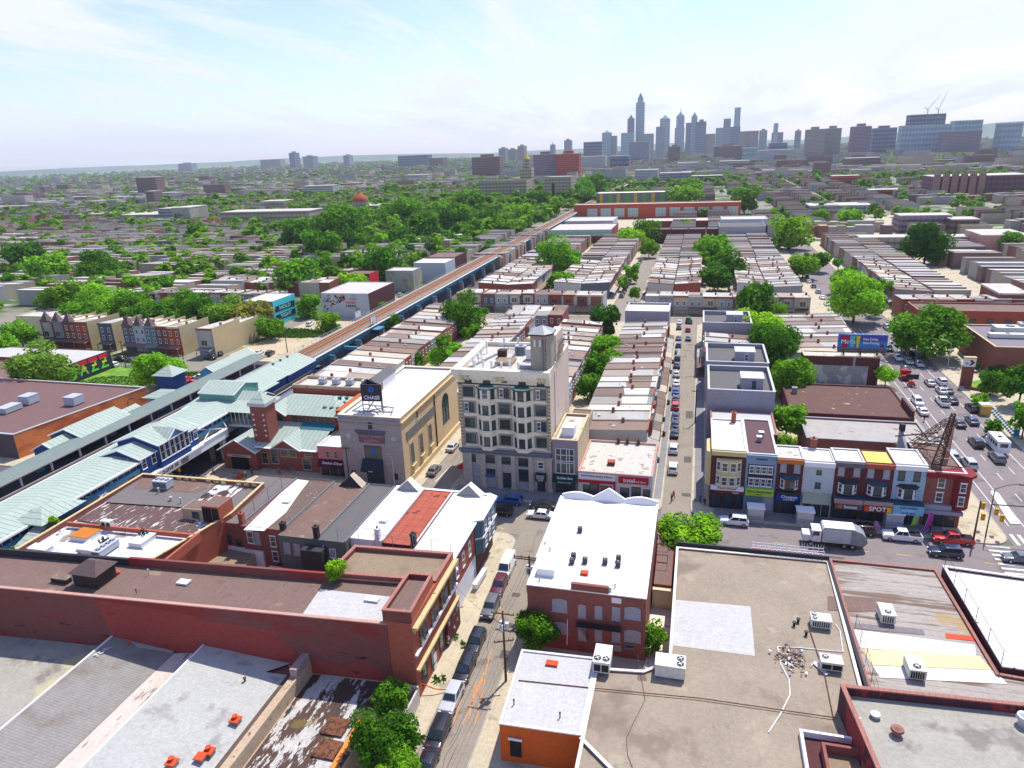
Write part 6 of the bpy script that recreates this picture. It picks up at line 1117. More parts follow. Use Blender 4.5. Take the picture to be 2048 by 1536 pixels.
# east end roofs and corridor ----------------------------------------------
er = empty('station_house', (-105,130,0), 'cluster of green metal boxes and gabled roofs at the far end of the near platform', 'station building')
MB().box(-108.6,127.2,9.5,-99.4,136.4,12.4).build('plant_box', mat('green_seam_wall', al(120,180,165,.62), var=.05, lines=[(0,.6,.08,.75),(1,.6,.08,.75)]), er); gable(er, 'plant_roof', -108.6, -99.4, 127.2, 136.4, 12.4, 13.9, 'X', m_seamx, _mats['green_seam_wall'], oh=.1)
gable(er, 'long_roof', -109.6, -99.6, 136.6, 149, 10.3, 12.2, 'Y', m_seam, m_fasc); MB().box(-109,136.6,7,-100,149,10.2).build('wall', m_sblue, er); MB().box(-109,149.2,7,-99.6,162,10).build('wall', m_sblue, er); gable(er, 'end_roof', -109.6, -99.4, 149.2, 162, 10.2, 12.0, 'Y', m_seam, m_sblue)
[vent(-104.6+.01*k, 151+k*3.4, 12.0, ['near','middle','far'][k]+' small green cowl on the end roof of the station', 'mush', .5, .35, m=m_cgreen) for k in range(3)]
gable(er, 'cross_roof', -99.0, -93.6, 128.4, 133, 10.8, 12.2, 'X', m_seamx, _mats['green_seam_wall'])
fb = empty('footbridge', (-95,128,0), 'glazed corridor on steel legs linking the platform to the brick tower', 'footbridge')
MB().box(-99.0,123.5,7.0,-90.2,129,10).build('corridor', m_wthr, fb); q = MB(); q.add([(-110,122.4,10.15),(-89.8,122.4,10.15),(-89.8,131,11.1),(-110,131,11.1)], [(0,1,2,3)]); q.build('roof', m_seamx, fb); MB().box(-99,123.3,8.4,-91.6,123.495,9.6).build('window_band', M_GLASS, fb)
q = MB(); [q.box(-99+k*1.05,123.2,7.1,-98.88+k*1.05,123.29,9.9) for k in range(8)]; q.box(-99.2,123.0,9.9,-90.2,123.29,10.15); q.box(-99,123.1,6.5,-90,123.49,7.0); q.build('mullions', M_WHITE, fb); MB().box(-99,125,3.6,-90.5,128,4.0).build('lower_walkway', M_STEEL, fb); [MB().box(x,124.6,0,x+.4,125,6.5).build('leg', m_blue, fb) for x in (-97.5,-92)]
# brick station building ---------------------------------------------------
bs = empty('station_building', (-83,122,0), 'brick station building with green metal roofs, entrance gable and square clock-less tower' if False else 'brick station building with green metal roofs, arched entrance gable and square brick tower', 'station building')
m_bst = mat('salmon_brick', al(168,98,84,.62), var=.12, sc=1.3, lines=[(2,.3,.04,.85)])
MB().box(-90.5,117.0,0,-73.4,124.0,5.2).build('front_wing_wall', m_bst, bs); MB().box(-90.4,124.01,0,-72.9,136,9.8).build('hall_wall', m_bst, bs); MB().box(-95.4,115.6,0,-87.4,124,4.6).build('entrance_wall', m_bst, bs)
MB().prism([(-72.89,124),(-66.6,124),(-66.6,142),(-90,142),(-90,136.01),(-72.89,136.01)][0:0] or [(-90,136.02),(-67,136.02),(-67,143),(-90,143)], 0, 11.6).build('rear_block', mat('warm_brick', al(185,80,62,.64)), bs); MB().box(-89.6,136.4,11.6,-67.4,142.6,11.62).build('rear_roof', m_roofg, bs); q = MB(); q.box(-90,136.02,11.6,-67,136.4,12.3); q.box(-90,142.6,11.6,-67,143,12.3); q.box(-90,136.4,11.6,-89.6,142.6,12.3); q.box(-67.4,136.4,11.6,-67,142.6,12.3); q.build('rear_parapet', m_stucco, bs)
for k, x in enumerate((-84,-80.5,-77,-73)): rtu(x, 139.6, 11.62, 1.6, 1.4, 1.1, [(0,0,.4)], ['first','second','third','fourth'][k]+' small grey unit from the left in the brick station roof well', m_hv2, None)
MB().prism([(-72.85,124.4),(-66.8,124.4),(-66.8,136),(-72.85,136)], 0, 11.2).build('orange_side', mat('orange_brick_side', al(205,110,60,.64), var=.1), bs)
gable(bs, 'entrance_roof', -95.4, -87.4, 115.2, 124, 4.7, 7.3, 'Y', m_seam, m_bst, oh=.6); q = MB(); q.add([(-90.3,116.2,5.3),(-73.2,116.2,5.3),(-73.2,123.9,8.2),(-90.3,123.9,8.2)], [(0,1,2,3)]); q.build('front_roof', m_seamx, bs); q = MB(); q.add([(-90.5,115.9,5.26),(-73.2,115.9,5.26),(-73.2,116.4,5.4),(-90.5,116.4,5.4)], [(0,1,2,3)]); q.build('fascia', M_WHITE, bs)
q = MB(); q.add([(-93,122,5.9),(-87.5,122,5.9),(-87.5,124.1,7.4),(-93,124.1,7.4)], [(0,1,2,3)]); q.build('teal_roof', m_seamd, bs); q = MB(); q.add([(-80.5,121.9,7.5),(-72.6,121.9,7.5),(-72.6,124.2,8.6),(-80.5,124.2,8.6)], [(0,1,2,3)]); q.build('teal_roof', m_seamd, bs)
gable(bs, 'cross_gable', -83.5, -77.5, 116.1, 121, 5.4, 7.6, 'Y', m_seam, m_bst, oh=.5)
hip(bs, 'hall_roof', -90.6, -71.6, 123.6, 136.6, 9.9, 12.2, m_seamx, .35); gable(bs, 'hall_gable', -89.8, -84.6, 123.4, 128, 9.9, 11.8, 'Y', m_seam, m_bst, oh=.4); [vent(-76.5+.9*(k%3)*1.8, 126.5+(k//3)*4, 10.5+.45*(k//3)+(k//3)*.5, ['left front','middle front','right front','left rear','middle rear','right rear'][k]+' green cowl vent on the station hall roof', 'mush', .7, .4, m=m_cgreen) for k in range(6)]
q = MB(); q.box(-88.6,117.6,5,-85.0,121.2,13.8); tw_ = q.build('tower', m_bst, bs); MB().box(-88.9,117.3,13.8,-84.7,121.5,14.5).build('tower_cornice', M_METAL, tw_); hip(tw_, 'tower_roof', -88.9, -84.7, 117.3, 121.5, 14.52, 16.2, m_seam)
q = MB(); [q.box(x,117.52,7.2+k*1.15,x+.35,117.597,7.55+k*1.15) for k in range(5) for x in (-88.2,-85.8)]; q.build('stone_blocks', M_WHITE, tw_)
MB().box(-93.6,115.5,.1,-89.4,115.598,3.0).build('entrance', M_DARK, bs); MB().box(-94.2,115.3,3.05,-88.6,115.597,3.6).build('entrance_sign', mat('pink_stone', al(215,190,185,.65)), bs); text(bs, '52nd STREET STATION', -91.4, 115.29, 3.3, .34, M_BLACK)
[win(bs, x, 117.0, z, w_, h_, 'S', 'tan') for x, z, w_, h_ in ((-86.4,1.2,1.6,2.6),(-84.0,1.4,1.8,3.4),(-81.6,3.2,1.8,2.4),(-79.6,3.2,1.8,2.2),(-76.0,3.6,1.8,1.2),(-76.6,.6,2.0,2.6))]; win(bs, -87.2, 123.9, 5.6, 3.4, 3.8, 'S', 'dark')
[win(bs, x, 124.0, 8.3, 1.3, 1.1, 'S', 'dark') for x in (-82.6,-80.8,-79,-77.2,-75.4)]
dn = block('diner_building', 'narrow pink diner with maroon awning beside the grey bank', 'building', (-73.2,-66.6,116.2,124.3), 6.6, mat('salmon_pink_paint', al(225,140,145,.68), var=.05), m_croof, par=.2, th=.25, cope=M_WHITE); [win(dn, x, 116.2, 4.1, .8, 1.5, 'S', 'tan') for x in (-71.0,-69.2)]
q = MB(); q.add([(-73.1,114.9,2.5),(-66.8,114.9,2.5),(-66.8,116.1,3.8),(-73.1,116.1,3.8)], [(0,1,2,3)]); a_ = q.build('maroon_awning', mat('maroon_canvas', al(95,15,50,.62), var=.03), dn); t = text(a_, 'Station Diner', -69.8, 115.45, 3.25, .75, M_WHITE, width=4.6); t.rotation_euler = (-math.radians(42),0,0); [win(dn, x, 116.2, .3, 1.8, 2.1, 'S', 'shop') for x in (-72,-70,-68)]
# ================================================================ HOUSES
m_hw = mat('house_wall', objcol=True, var=.08, sc=1.5, det=6, lines=[(2,.35,.05,.88)]); m_hr = mat('house_roof', objcol=True, var=.10, sc=.5, det=7, stain=[dict(col=al(125,105,95,.5), sc=.45, at=.67, w=.05, amt=.6)])
_hp = {}
m_bayg = [m_hw, M_GLASS]
def hproto(p, d, h, style):
    k = (round(p,1), round(d,1), h, style)
    if k in _hp: return _hp[k]
    w_ = MB(); x = p/2; w_.add([(-x,0,0),(x,0,0),(x,d,0),(-x,d,0),(-x,0,h),(x,0,h),(x,d,h-.7),(-x,d,h-.7)], [(0,1,5,4),(1,2,6,5),(2,3,7,6),(3,0,4,7)])
    r_ = MB(); r_.add([(-x,0,h),(x,0,h),(x,d,h-.7),(-x,d,h-.7)], [(0,1,2,3)])
    pw = MB(); pw.bar((x-.12,0,h+.08),(x-.12,d,h-.62),.24,.34)
    pr = MB(); pr.add([(-x+.1,-2.3,2.7),(x-.1,-2.3,2.7),(x-.1,0,3.3),(-x+.1,0,3.3)], [(0,1,2,3)]); [pr.box(s*(x-.3)-.08,-2.2,.1,s*(x-.3)+.08,-2.04,2.7) for s in (-1,1)]; pr.box(-x+.1,-2.3,.1,x-.1,0,.5)
    ch_ = MB(); ch_.box(-.3,-.3,0,.3,.3,1.3)
    co = MB(); co.box(-x+.05,-.3,h-.5,x-.05,-.003,h+.12)
    ba = MB(); ba.prism([(-x*.75,0),(-x*.4,-.75),(x*.4,-.75),(x*.75,0)], 3.6, h-.6); ba.quad((-x*.34,-.76,4.2),(-.08,-.76,4.2),(-.08,-.76,5.9),(-x*.34,-.76,5.9),1); ba.quad((.08,-.76,4.2),(x*.34,-.76,4.2),(x*.34,-.76,5.9),(.08,-.76,5.9),1)
    pa = MB(); pa.add([(-x+.05,d*.08,h-.056),(x-.25,d*.08,h-.056),(x-.25,d*.52,h-.364),(-x+.05,d*.47,h-.33)], [(0,1,2,3)]); ve = MB(); ve.box(-.25,-.3,-.2,.25,.3,.35); ve.cyl(.9,.8,-.2,.6,.1,n=6)
    ms = dict(patch=pa.mesh('roof_patch', m_hr), vent=ve.mesh('roof_vent', M_METAL), wall=w_.mesh('wall', m_hw), roof=r_.mesh('roof', m_hr), party=pw.mesh('party_wall', m_hr), porch=pr.mesh('porch', m_hr), chim=ch_.mesh('chimney', m_brick), corn=co.mesh('cornice', m_hw), bay=ba.mesh('bay', m_bayg))
    _hp[k] = ms; return ms
RC = [al(*c,.64) for c in [(232,227,214),(212,208,198),(240,235,222),(190,185,174),(218,204,180),(158,134,116),(138,116,102),(172,166,156),(200,196,186),(184,166,148)]]
WC = [al(*c,.66) for c in [(165,88,70),(178,102,78),(205,200,190),(165,165,170),(222,208,180),(150,88,76),(205,205,208),(180,110,85),(110,115,125),(225,215,195)]]
ORD = ['nearest','second','third','fourth','fifth','sixth','seventh','eighth','ninth','tenth','eleventh','twelfth','13th','14th','15th','16th','17th','18th','19th','20th','21st','22nd','23rd','24th','25th','26th','27th','28th','29th','30th','31st','32nd','33rd','34th','35th','36th']
def rname(c): return 'white roofed' if min(c) > .45 else 'pale grey roofed' if min(c) > .33 else 'brown roofed' if c[0] > c[2]*1.2 and c[0] < .3 else 'tan roofed' if c[0] > c[2]*1.2 else 'grey roofed'
HN = [0]
def house(x, y, rz, p, d, h, label, group, rc, wc, parts='wrpcbox', wins=True, dz=0, z0=0):
    ms = hproto(p, d, h, 0); o = empty('row_house', (x,y,z0), label, 'house', group, rz); HN[0] += 1
    local(o, 'wall', ms['wall'], (0,0,dz), 0, wc); local(o, 'roof', ms['roof'], (0,0,dz+.004), 0, rc); local(o, 'party_wall', ms['party'], (0,0,dz), 0, rnd.choice(RC[3:])); local(o, 'cornice', ms['corn'], (0,0,dz), 0, rnd.choice(WC))
    local(o, 'chimney', ms['chim'], (p*.35,d*rnd.uniform(.3,.6),h-.6+dz)); local(o, 'porch', ms['porch'], (0,0,0), 0, rnd.choice(RC[3:8]))
    if rnd.random() < .5 and wins: local(o, 'bay', ms['bay'], (0,0,dz), 0, rnd.choice(WC))
    if rnd.random() < .45: local(o, 'roof_patch', ms['patch'], (0,0,dz+.03), 0, rnd.choice(RC))
    if rnd.random() < .7:
        v_ = local(o, 'roof_vent', ms['vent'], (rnd.uniform(-.3,.3)*p,d*rnd.uniform(.2,.8),h-.5+dz))
    if wins:
        a, b_ = win_protos(.95, 1.5, 'sash')
        for xx in (-p*.24, p*.24):
            for zz_ in ((3.9,) if h < 8 else (3.9,6.7)):
                w_ = local(o, 'window', a, (xx,-.0 if True else 0,zz_+dz)); local(w_, 'pane', b_)
                w_ = local(o, 'window', a, (xx,d,zz_-.3+dz), math.pi); local(w_, 'pane', b_)
    return o
def rowY(xa, xb, ya, yb, face, desc, p=4.9, h=7.4, skip=(), wins=True, group=None):
    """houses side by side along Y; xa..xb is the depth; face 'E' or 'W'"""
    n = int((yb-ya)/p); d = xb-xa; p = (yb-ya)/n
    for k in range(n):
        rc, wc = rnd.choice(RC), rnd.choice(WC)
        if k in skip: continue
        house(xb if face == 'E' else xa, ya+p*(k+.5), math.pi/2 if face == 'E' else -math.pi/2, p, d, h, f'{ORD[k]} {rname(rc)} house, row {desc}', group or 'row houses', rc, wc, wins=wins, dz=rnd.uniform(-.25,.25))
def rowX(xa, xb, y, d, face, desc, p=5.0, h=7.4, wins=True):
    n = int((xb-xa)/p); p = (xb-xa)/n
    for k in range(n):
        rc, wc = rnd.choice(RC), rnd.choice(WC)
        house(xa+p*(k+.5), y if face == 'S' else y+d, 0 if face == 'S' else math.pi, p, d, h, f'{ORD[k].replace("nearest","first")} {rname(rc)} house from the left {desc}', 'row houses', rc, wc, wins=wins, dz=rnd.uniform(-.25,.25))
rowY(-97.5,-80,157,250,'W','along the elevated tracks', 5.0, 7.2)
rowY(-67.5,-54,150,232,'E','behind the bank', 5.0, 7.4)
rowY(-42.5,-29.5,142,226,'W','behind the hotel', 4.9, 7.4)
rowY(-22.5,-8.6,134,227,'E','between the tree strip and the parked car street', 4.9, 7.2)
rowY(24,44.5,197,243,'E','behind the billboard', 4.8, 7.4)
rowY(3.2,16.5,192,213,'W','between the grey stucco blocks', 5.0, 7.4)
rowX(-66,-45,236,12,'N','at the far end of the bank block', 5.2, 7.2)
rowX(-95,-35,268,12,'S','across the far cross street', 5.3, 7.4); rowX(-19,40,268,12,'S','facing the end of the parked car street', 5.3, 7.4); rowX(70,120,268,12,'S','right of the avenue across the far street', 5.4, 7.4)
G2 = 'row houses'
rowY(-93,-81,292,368,'W','second block beside the tracks', 5.1, 7.2, wins=False); rowY(-80.5,-69,292,368,'E','second block back to back beside the tracks', 5.1, 7.2, wins=False)
rowY(-60,-48.5,296,360,'W','second block left of the tree lined street', 5.2, 7.2, wins=False); rowY(-48,-36,296,368,'E','along the tree lined street', 5.2, 7.2, wins=False)
rowY(-20,-9.5,296,368,'W','right of the tree lined street', 5.2, 7.2, wins=False); rowY(-9,1.5,296,368,'E','middle of the second block', 5.2, 7.2, wins=False)
rowY(16,27,296,368,'W','second block right of the tree belt', 5.2, 7.2, wins=False); rowY(27.5,40,292,368,'E','left side of the leafy avenue', 5.2, 7.2, wins=False)
rowY(72,84,285,368,'W','right side of the leafy avenue', 5.0, 7.4, wins=False)
# turreted row beyond the station
tr = [(-231,-225.6,'brown brick turreted house, first of the left group',(135,85,70),1),(-225.6,-220.2,'brown brick turreted house, second of the left group',(150,90,75),1),(-220.2,-214.8,'orange brown turreted house, third of the left group',(165,90,65),1),(-214.8,-209,'bright orange house with flat roof ending the left group',(205,95,55),0),(-203.5,-197.5,'dark grey house standing alone between tan side walls',(110,112,120),0),
 (-192.5,-187.6,'slate grey turreted house, first of the right group',(120,120,128),1),(-187.6,-182.7,'white turreted house, second of the right group',(215,215,225),1),(-182.7,-177.8,'blue grey turreted house, third of the right group',(130,155,160),1),(-177.8,-172.9,'brown brick house beside the orange one in the right group',(150,95,80),0),(-172.9,-167.8,'bright orange house ending the right group',(215,95,45),0),(-160.5,-154.4,'pale blue end house with long tan side wall',(185,190,205),0)]
for k, (xa, xb, lab, c_, tu) in enumerate(tr):
    y = 197.5-(xa+231)*.075; o = house((xa+xb)/2, y, 0, xb-xa-.02, 13, 9.8, lab, 'turreted houses beyond the station', RC[k%3], al(*c_,.66))
    q = MB(); q.box(xb-.05,y,0,xb+.12,y+15,9.9); q.build('side_wall', mat('tan_block_wall', al(215,195,150,.68), var=.08, sc=.5, lines=[(2,.6,.05,.88)]), None)
    sw_ = bpy.context.scene.collection.objects[-1]; sw_.parent = o; sw_.location = -Vector(o.location)
    if tu:
        q = MB(); xc = (xa+xb)/2; s_ = 1.6; q.add([(xc-s_,y-.9,9.8),(xc+s_,y-.9,9.8),(xc+s_,y+1.6,9.8),(xc-s_,y+1.6,9.8),(xc,y+.4,13.2)], [(0,1,4),(1,2,4),(2,3,4),(3,0,4),(3,2,1,0)]); t_ = q.build('turret_roof', mat('brown_slate', al(125,105,105,.6), var=.12), o)
block('row_building', 'long tan walled rear of the pale blue end house', 'building', (-162,-154.6,207,226), 8.2, _mats['tan_block_wall'], m_roofg, par=.2, th=.2)
block('apartment_building', 'cream stepped apartment block at the left edge behind trees', 'building', (-262,-236,236,250), 10, mat('cream_render2', al(232,222,180,.7), var=.05), m_croof, par=.4, th=.3); block('apartment_building', 'yellow grey low block at the left edge beside trees', 'building', (-262,-238,214,228), 7, mat('cream_render2'), m_roofg, par=.4, th=.3)
block('row_building', 'pale roofed low row building behind the lettered mural at the left edge', 'building', (-235,-206,168,180), 5.0, m_brick, m_memg, par=.3, th=.3)
# rows left of the tracks
for k, (y, xa, xb, f) in enumerate([(262,-262,-176,'S'),(292,-230,-166,'N'),(322,-236,-170,'S'),]): rowX(xa, xb, y, 11, f, ['beyond the tree mass left of the tracks','second line left of the tracks','third line left of the tracks','fourth line left of the tracks'][k], 5.3, 7.2, wins=k < 1)
open('/tmp/cnt','w').write('houses %d' % HN[0]) if False else None
# ================================================================ TREES
def leaf_mat(name, c1, c2, rnd_amt=.25):
    m = bpy.data.materials.new(name); m.use_nodes = True; t = m.node_tree; n = t.nodes; l = t.links; n.clear()
    o = n.new('ShaderNodeOutputMaterial'); a = n.new('ShaderNodeBsdfDiffuse'); b = n.new('ShaderNodeBsdfTranslucent'); mx = n.new('ShaderNodeMixShader'); mx.inputs[0].default_value = .33
    g = n.new('ShaderNodeNewGeometry'); nz = n.new('ShaderNodeTexNoise'); nz.inputs['Scale'].default_value = .45; nz.inputs['Detail'].default_value = 5; l.new(g.outputs['Position'], nz.inputs['Vector'])
    oi = n.new('ShaderNodeObjectInfo'); ad = n.new('ShaderNodeMath'); ad.operation = 'MULTIPLY_ADD'; l.new(oi.outputs['Random'], ad.inputs[0]); ad.inputs[1].default_value = .5; ad.inputs[2].default_value = -.25
    s = n.new('ShaderNodeMath'); s.operation = 'ADD'; l.new(nz.outputs[0], s.inputs[0]); l.new(ad.outputs[0], s.inputs[1])
    rp = n.new('ShaderNodeValToRGB'); rp.color_ramp.elements[0].position = .28; rp.color_ramp.elements[1].position = .72; rp.color_ramp.elements[0].color = (*c1, 1); rp.color_ramp.elements[1].color = (*c2, 1)
    l.new(s.outputs[0], rp.inputs[0]); mu = n.new('ShaderNodeMixRGB'); mu.blend_type = 'MULTIPLY'; mu.inputs[0].default_value = 1; l.new(rp.outputs[0], mu.inputs[1]); l.new(oi.outputs['Color'], mu.inputs[2])
    l.new(mu.outputs[0], a.inputs[0]); l.new(mu.outputs[0], b.inputs[0]); l.new(a.outputs[0], mx.inputs[1]); l.new(b.outputs[0], mx.inputs[2]); l.new(mx.outputs[0], o.inputs[0]); return m
M_LEAF = leaf_mat('leaf_green', (0.05,0.145,0.012), (0.22,0.46,0.025))
M_BARK = mat('bark', al(110,90,75,.5), var=.2, sc=3)
def crown_arrays(seed, nleaf, ls, nb=16, squash=.8, flat=0, hole=.0):
    r = np.random.RandomState(seed); bl = []
    for i in range(nb):
        a = r.rand()*6.283; q = (r.rand()**.5)*.66; z = r.uniform(-.55,.62); q *= math.sqrt(max(.15,1-z*z)); rad = r.uniform(.24,.44)
        bl.append((q*math.cos(a), q*math.sin(a), z*squash, rad))
    bl = np.array(bl); k = r.randint(0, nb, nleaf); d = r.normal(size=(nleaf,3)); d /= np.linalg.norm(d,axis=1)[:,None]
    rr = bl[k,3]*(.62+.45*r.rand(nleaf)); c = bl[k,:3]+d*rr[:,None]*np.array([1,1,.85])
    nr = d*.9+r.normal(size=(nleaf,3))*.55+np.array([0,0,.35]); nr /= np.linalg.norm(nr,axis=1)[:,None]
    t = np.cross(nr, r.normal(size=(nleaf,3))); t /= np.linalg.norm(t,axis=1)[:,None]; b = np.cross(nr,t)
    s = ls*(.6+.8*r.rand(nleaf))[:,None]; V = np.stack([c-t*s-b*s*.5, c+t*s*.25-b*s*.8, c+t*s+b*s*.5, c-t*s*.35+b*s*.75], 1).reshape(-1,3)
    return V
def quads_mesh(name, V, m):
    me = bpy.data.meshes.new(name); n = len(V)//4; me.vertices.add(len(V)); me.vertices.foreach_set('co', V.astype(np.float32).ravel()); me.loops.add(len(V)); me.loops.foreach_set('vertex_index', np.arange(len(V),dtype=np.int32))
    me.polygons.add(n); me.polygons.foreach_set('loop_start', np.arange(0,len(V),4,dtype=np.int32)); me.polygons.foreach_set('loop_total', np.full(n,4,dtype=np.int32)); me.materials.append(m); me.update(calc_edges=True); return me
CR = {'hi': [quads_mesh('crown', crown_arrays(s, 11000, .036, 24), M_LEAF) for s in (1,2,3)], 'mid': [quads_mesh('crown', crown_arrays(s, 2600, .065, 18), M_LEAF) for s in (4,5,6,7)], 'low': [quads_mesh('crown', crown_arrays(s, 620, .125, 12), M_LEAF) for s in (8,9,10)],
      'flat': [quads_mesh('crown', crown_arrays(11, 9000, .036, 22, .45), M_LEAF)], 'cone': [quads_mesh('crown', (lambda V: V*np.repeat(np.clip(1.15-(V[::4,2]+.8)*.6,.1,1),4)[:,None]**np.array([1,1,0]))(crown_arrays(12, 5000, .05, 22, 1.0)), M_LEAF)]}
def trunk_mesh(seed):
    r = random.Random(seed); b = MB(); b.tube((0,0,-1),(0,0,-.35),.05,.04,n=7)
    for k in range(7): a = k*.9+r.random(); p = (0,0,-.6+.06*k); q = (.35*math.cos(a),.35*math.sin(a),-.15+.09*k); b.tube(p,q,.028,.015,n=5); b.tube(q,(q[0]*1.9,q[1]*1.9,q[2]+.25),.015,.005,n=4)
    b.tube((0,0,-.36),(.03,.02,.4),.04,.01,n=6); return b.mesh('trunk', M_BARK)
TK = [trunk_mesh(s) for s in (1,2,3)]
TN = [0]
def tree_at(x, y, r, zc, label, lod='mid', group=None, tint=(1,1,1), zr=.85, name='tree', base=0.1, dark=1.0):
    """r crown radius, zc height of crown centre; base the ground the trunk stands on"""
    o = empty(name, (x,y,base), label, 'tree' if name == 'tree' else 'bush', group, rnd.random()*6.28); TN[0] += 1
    c = local(o, 'crown', CR[lod][TN[0]%len(CR[lod])], (0,0,zc-base), 0, tint); c.scale = (r,r*rnd.uniform(.88,1.1),r*zr)
    t = local(o, 'trunk', TK[TN[0]%3], (0,0,zc-base)); s = max(.4,(zc-base)); t.scale = (r*.8,r*.8,s)
    return o
def tpx(u, v, rp, zc, label, tint=(1,1,1), zr=.85, group=None, name='tree', base=.1, lod=None):
    x, y = gp(u, v, zc); d = Vector((x,y,zc-CH)).dot(FW); r = rp*d/F*1.3
    return tree_at(x, y, r, zc, label, lod or ('hi' if rp > 38 else 'mid' if rp > 15 else 'low'), group, tint, zr, name, base)
YG, DG, BL, GY = (1.5,1.3,1.0), (.8,.9,.95), (.75,.85,1.0), (1.3,1.05,1.5)
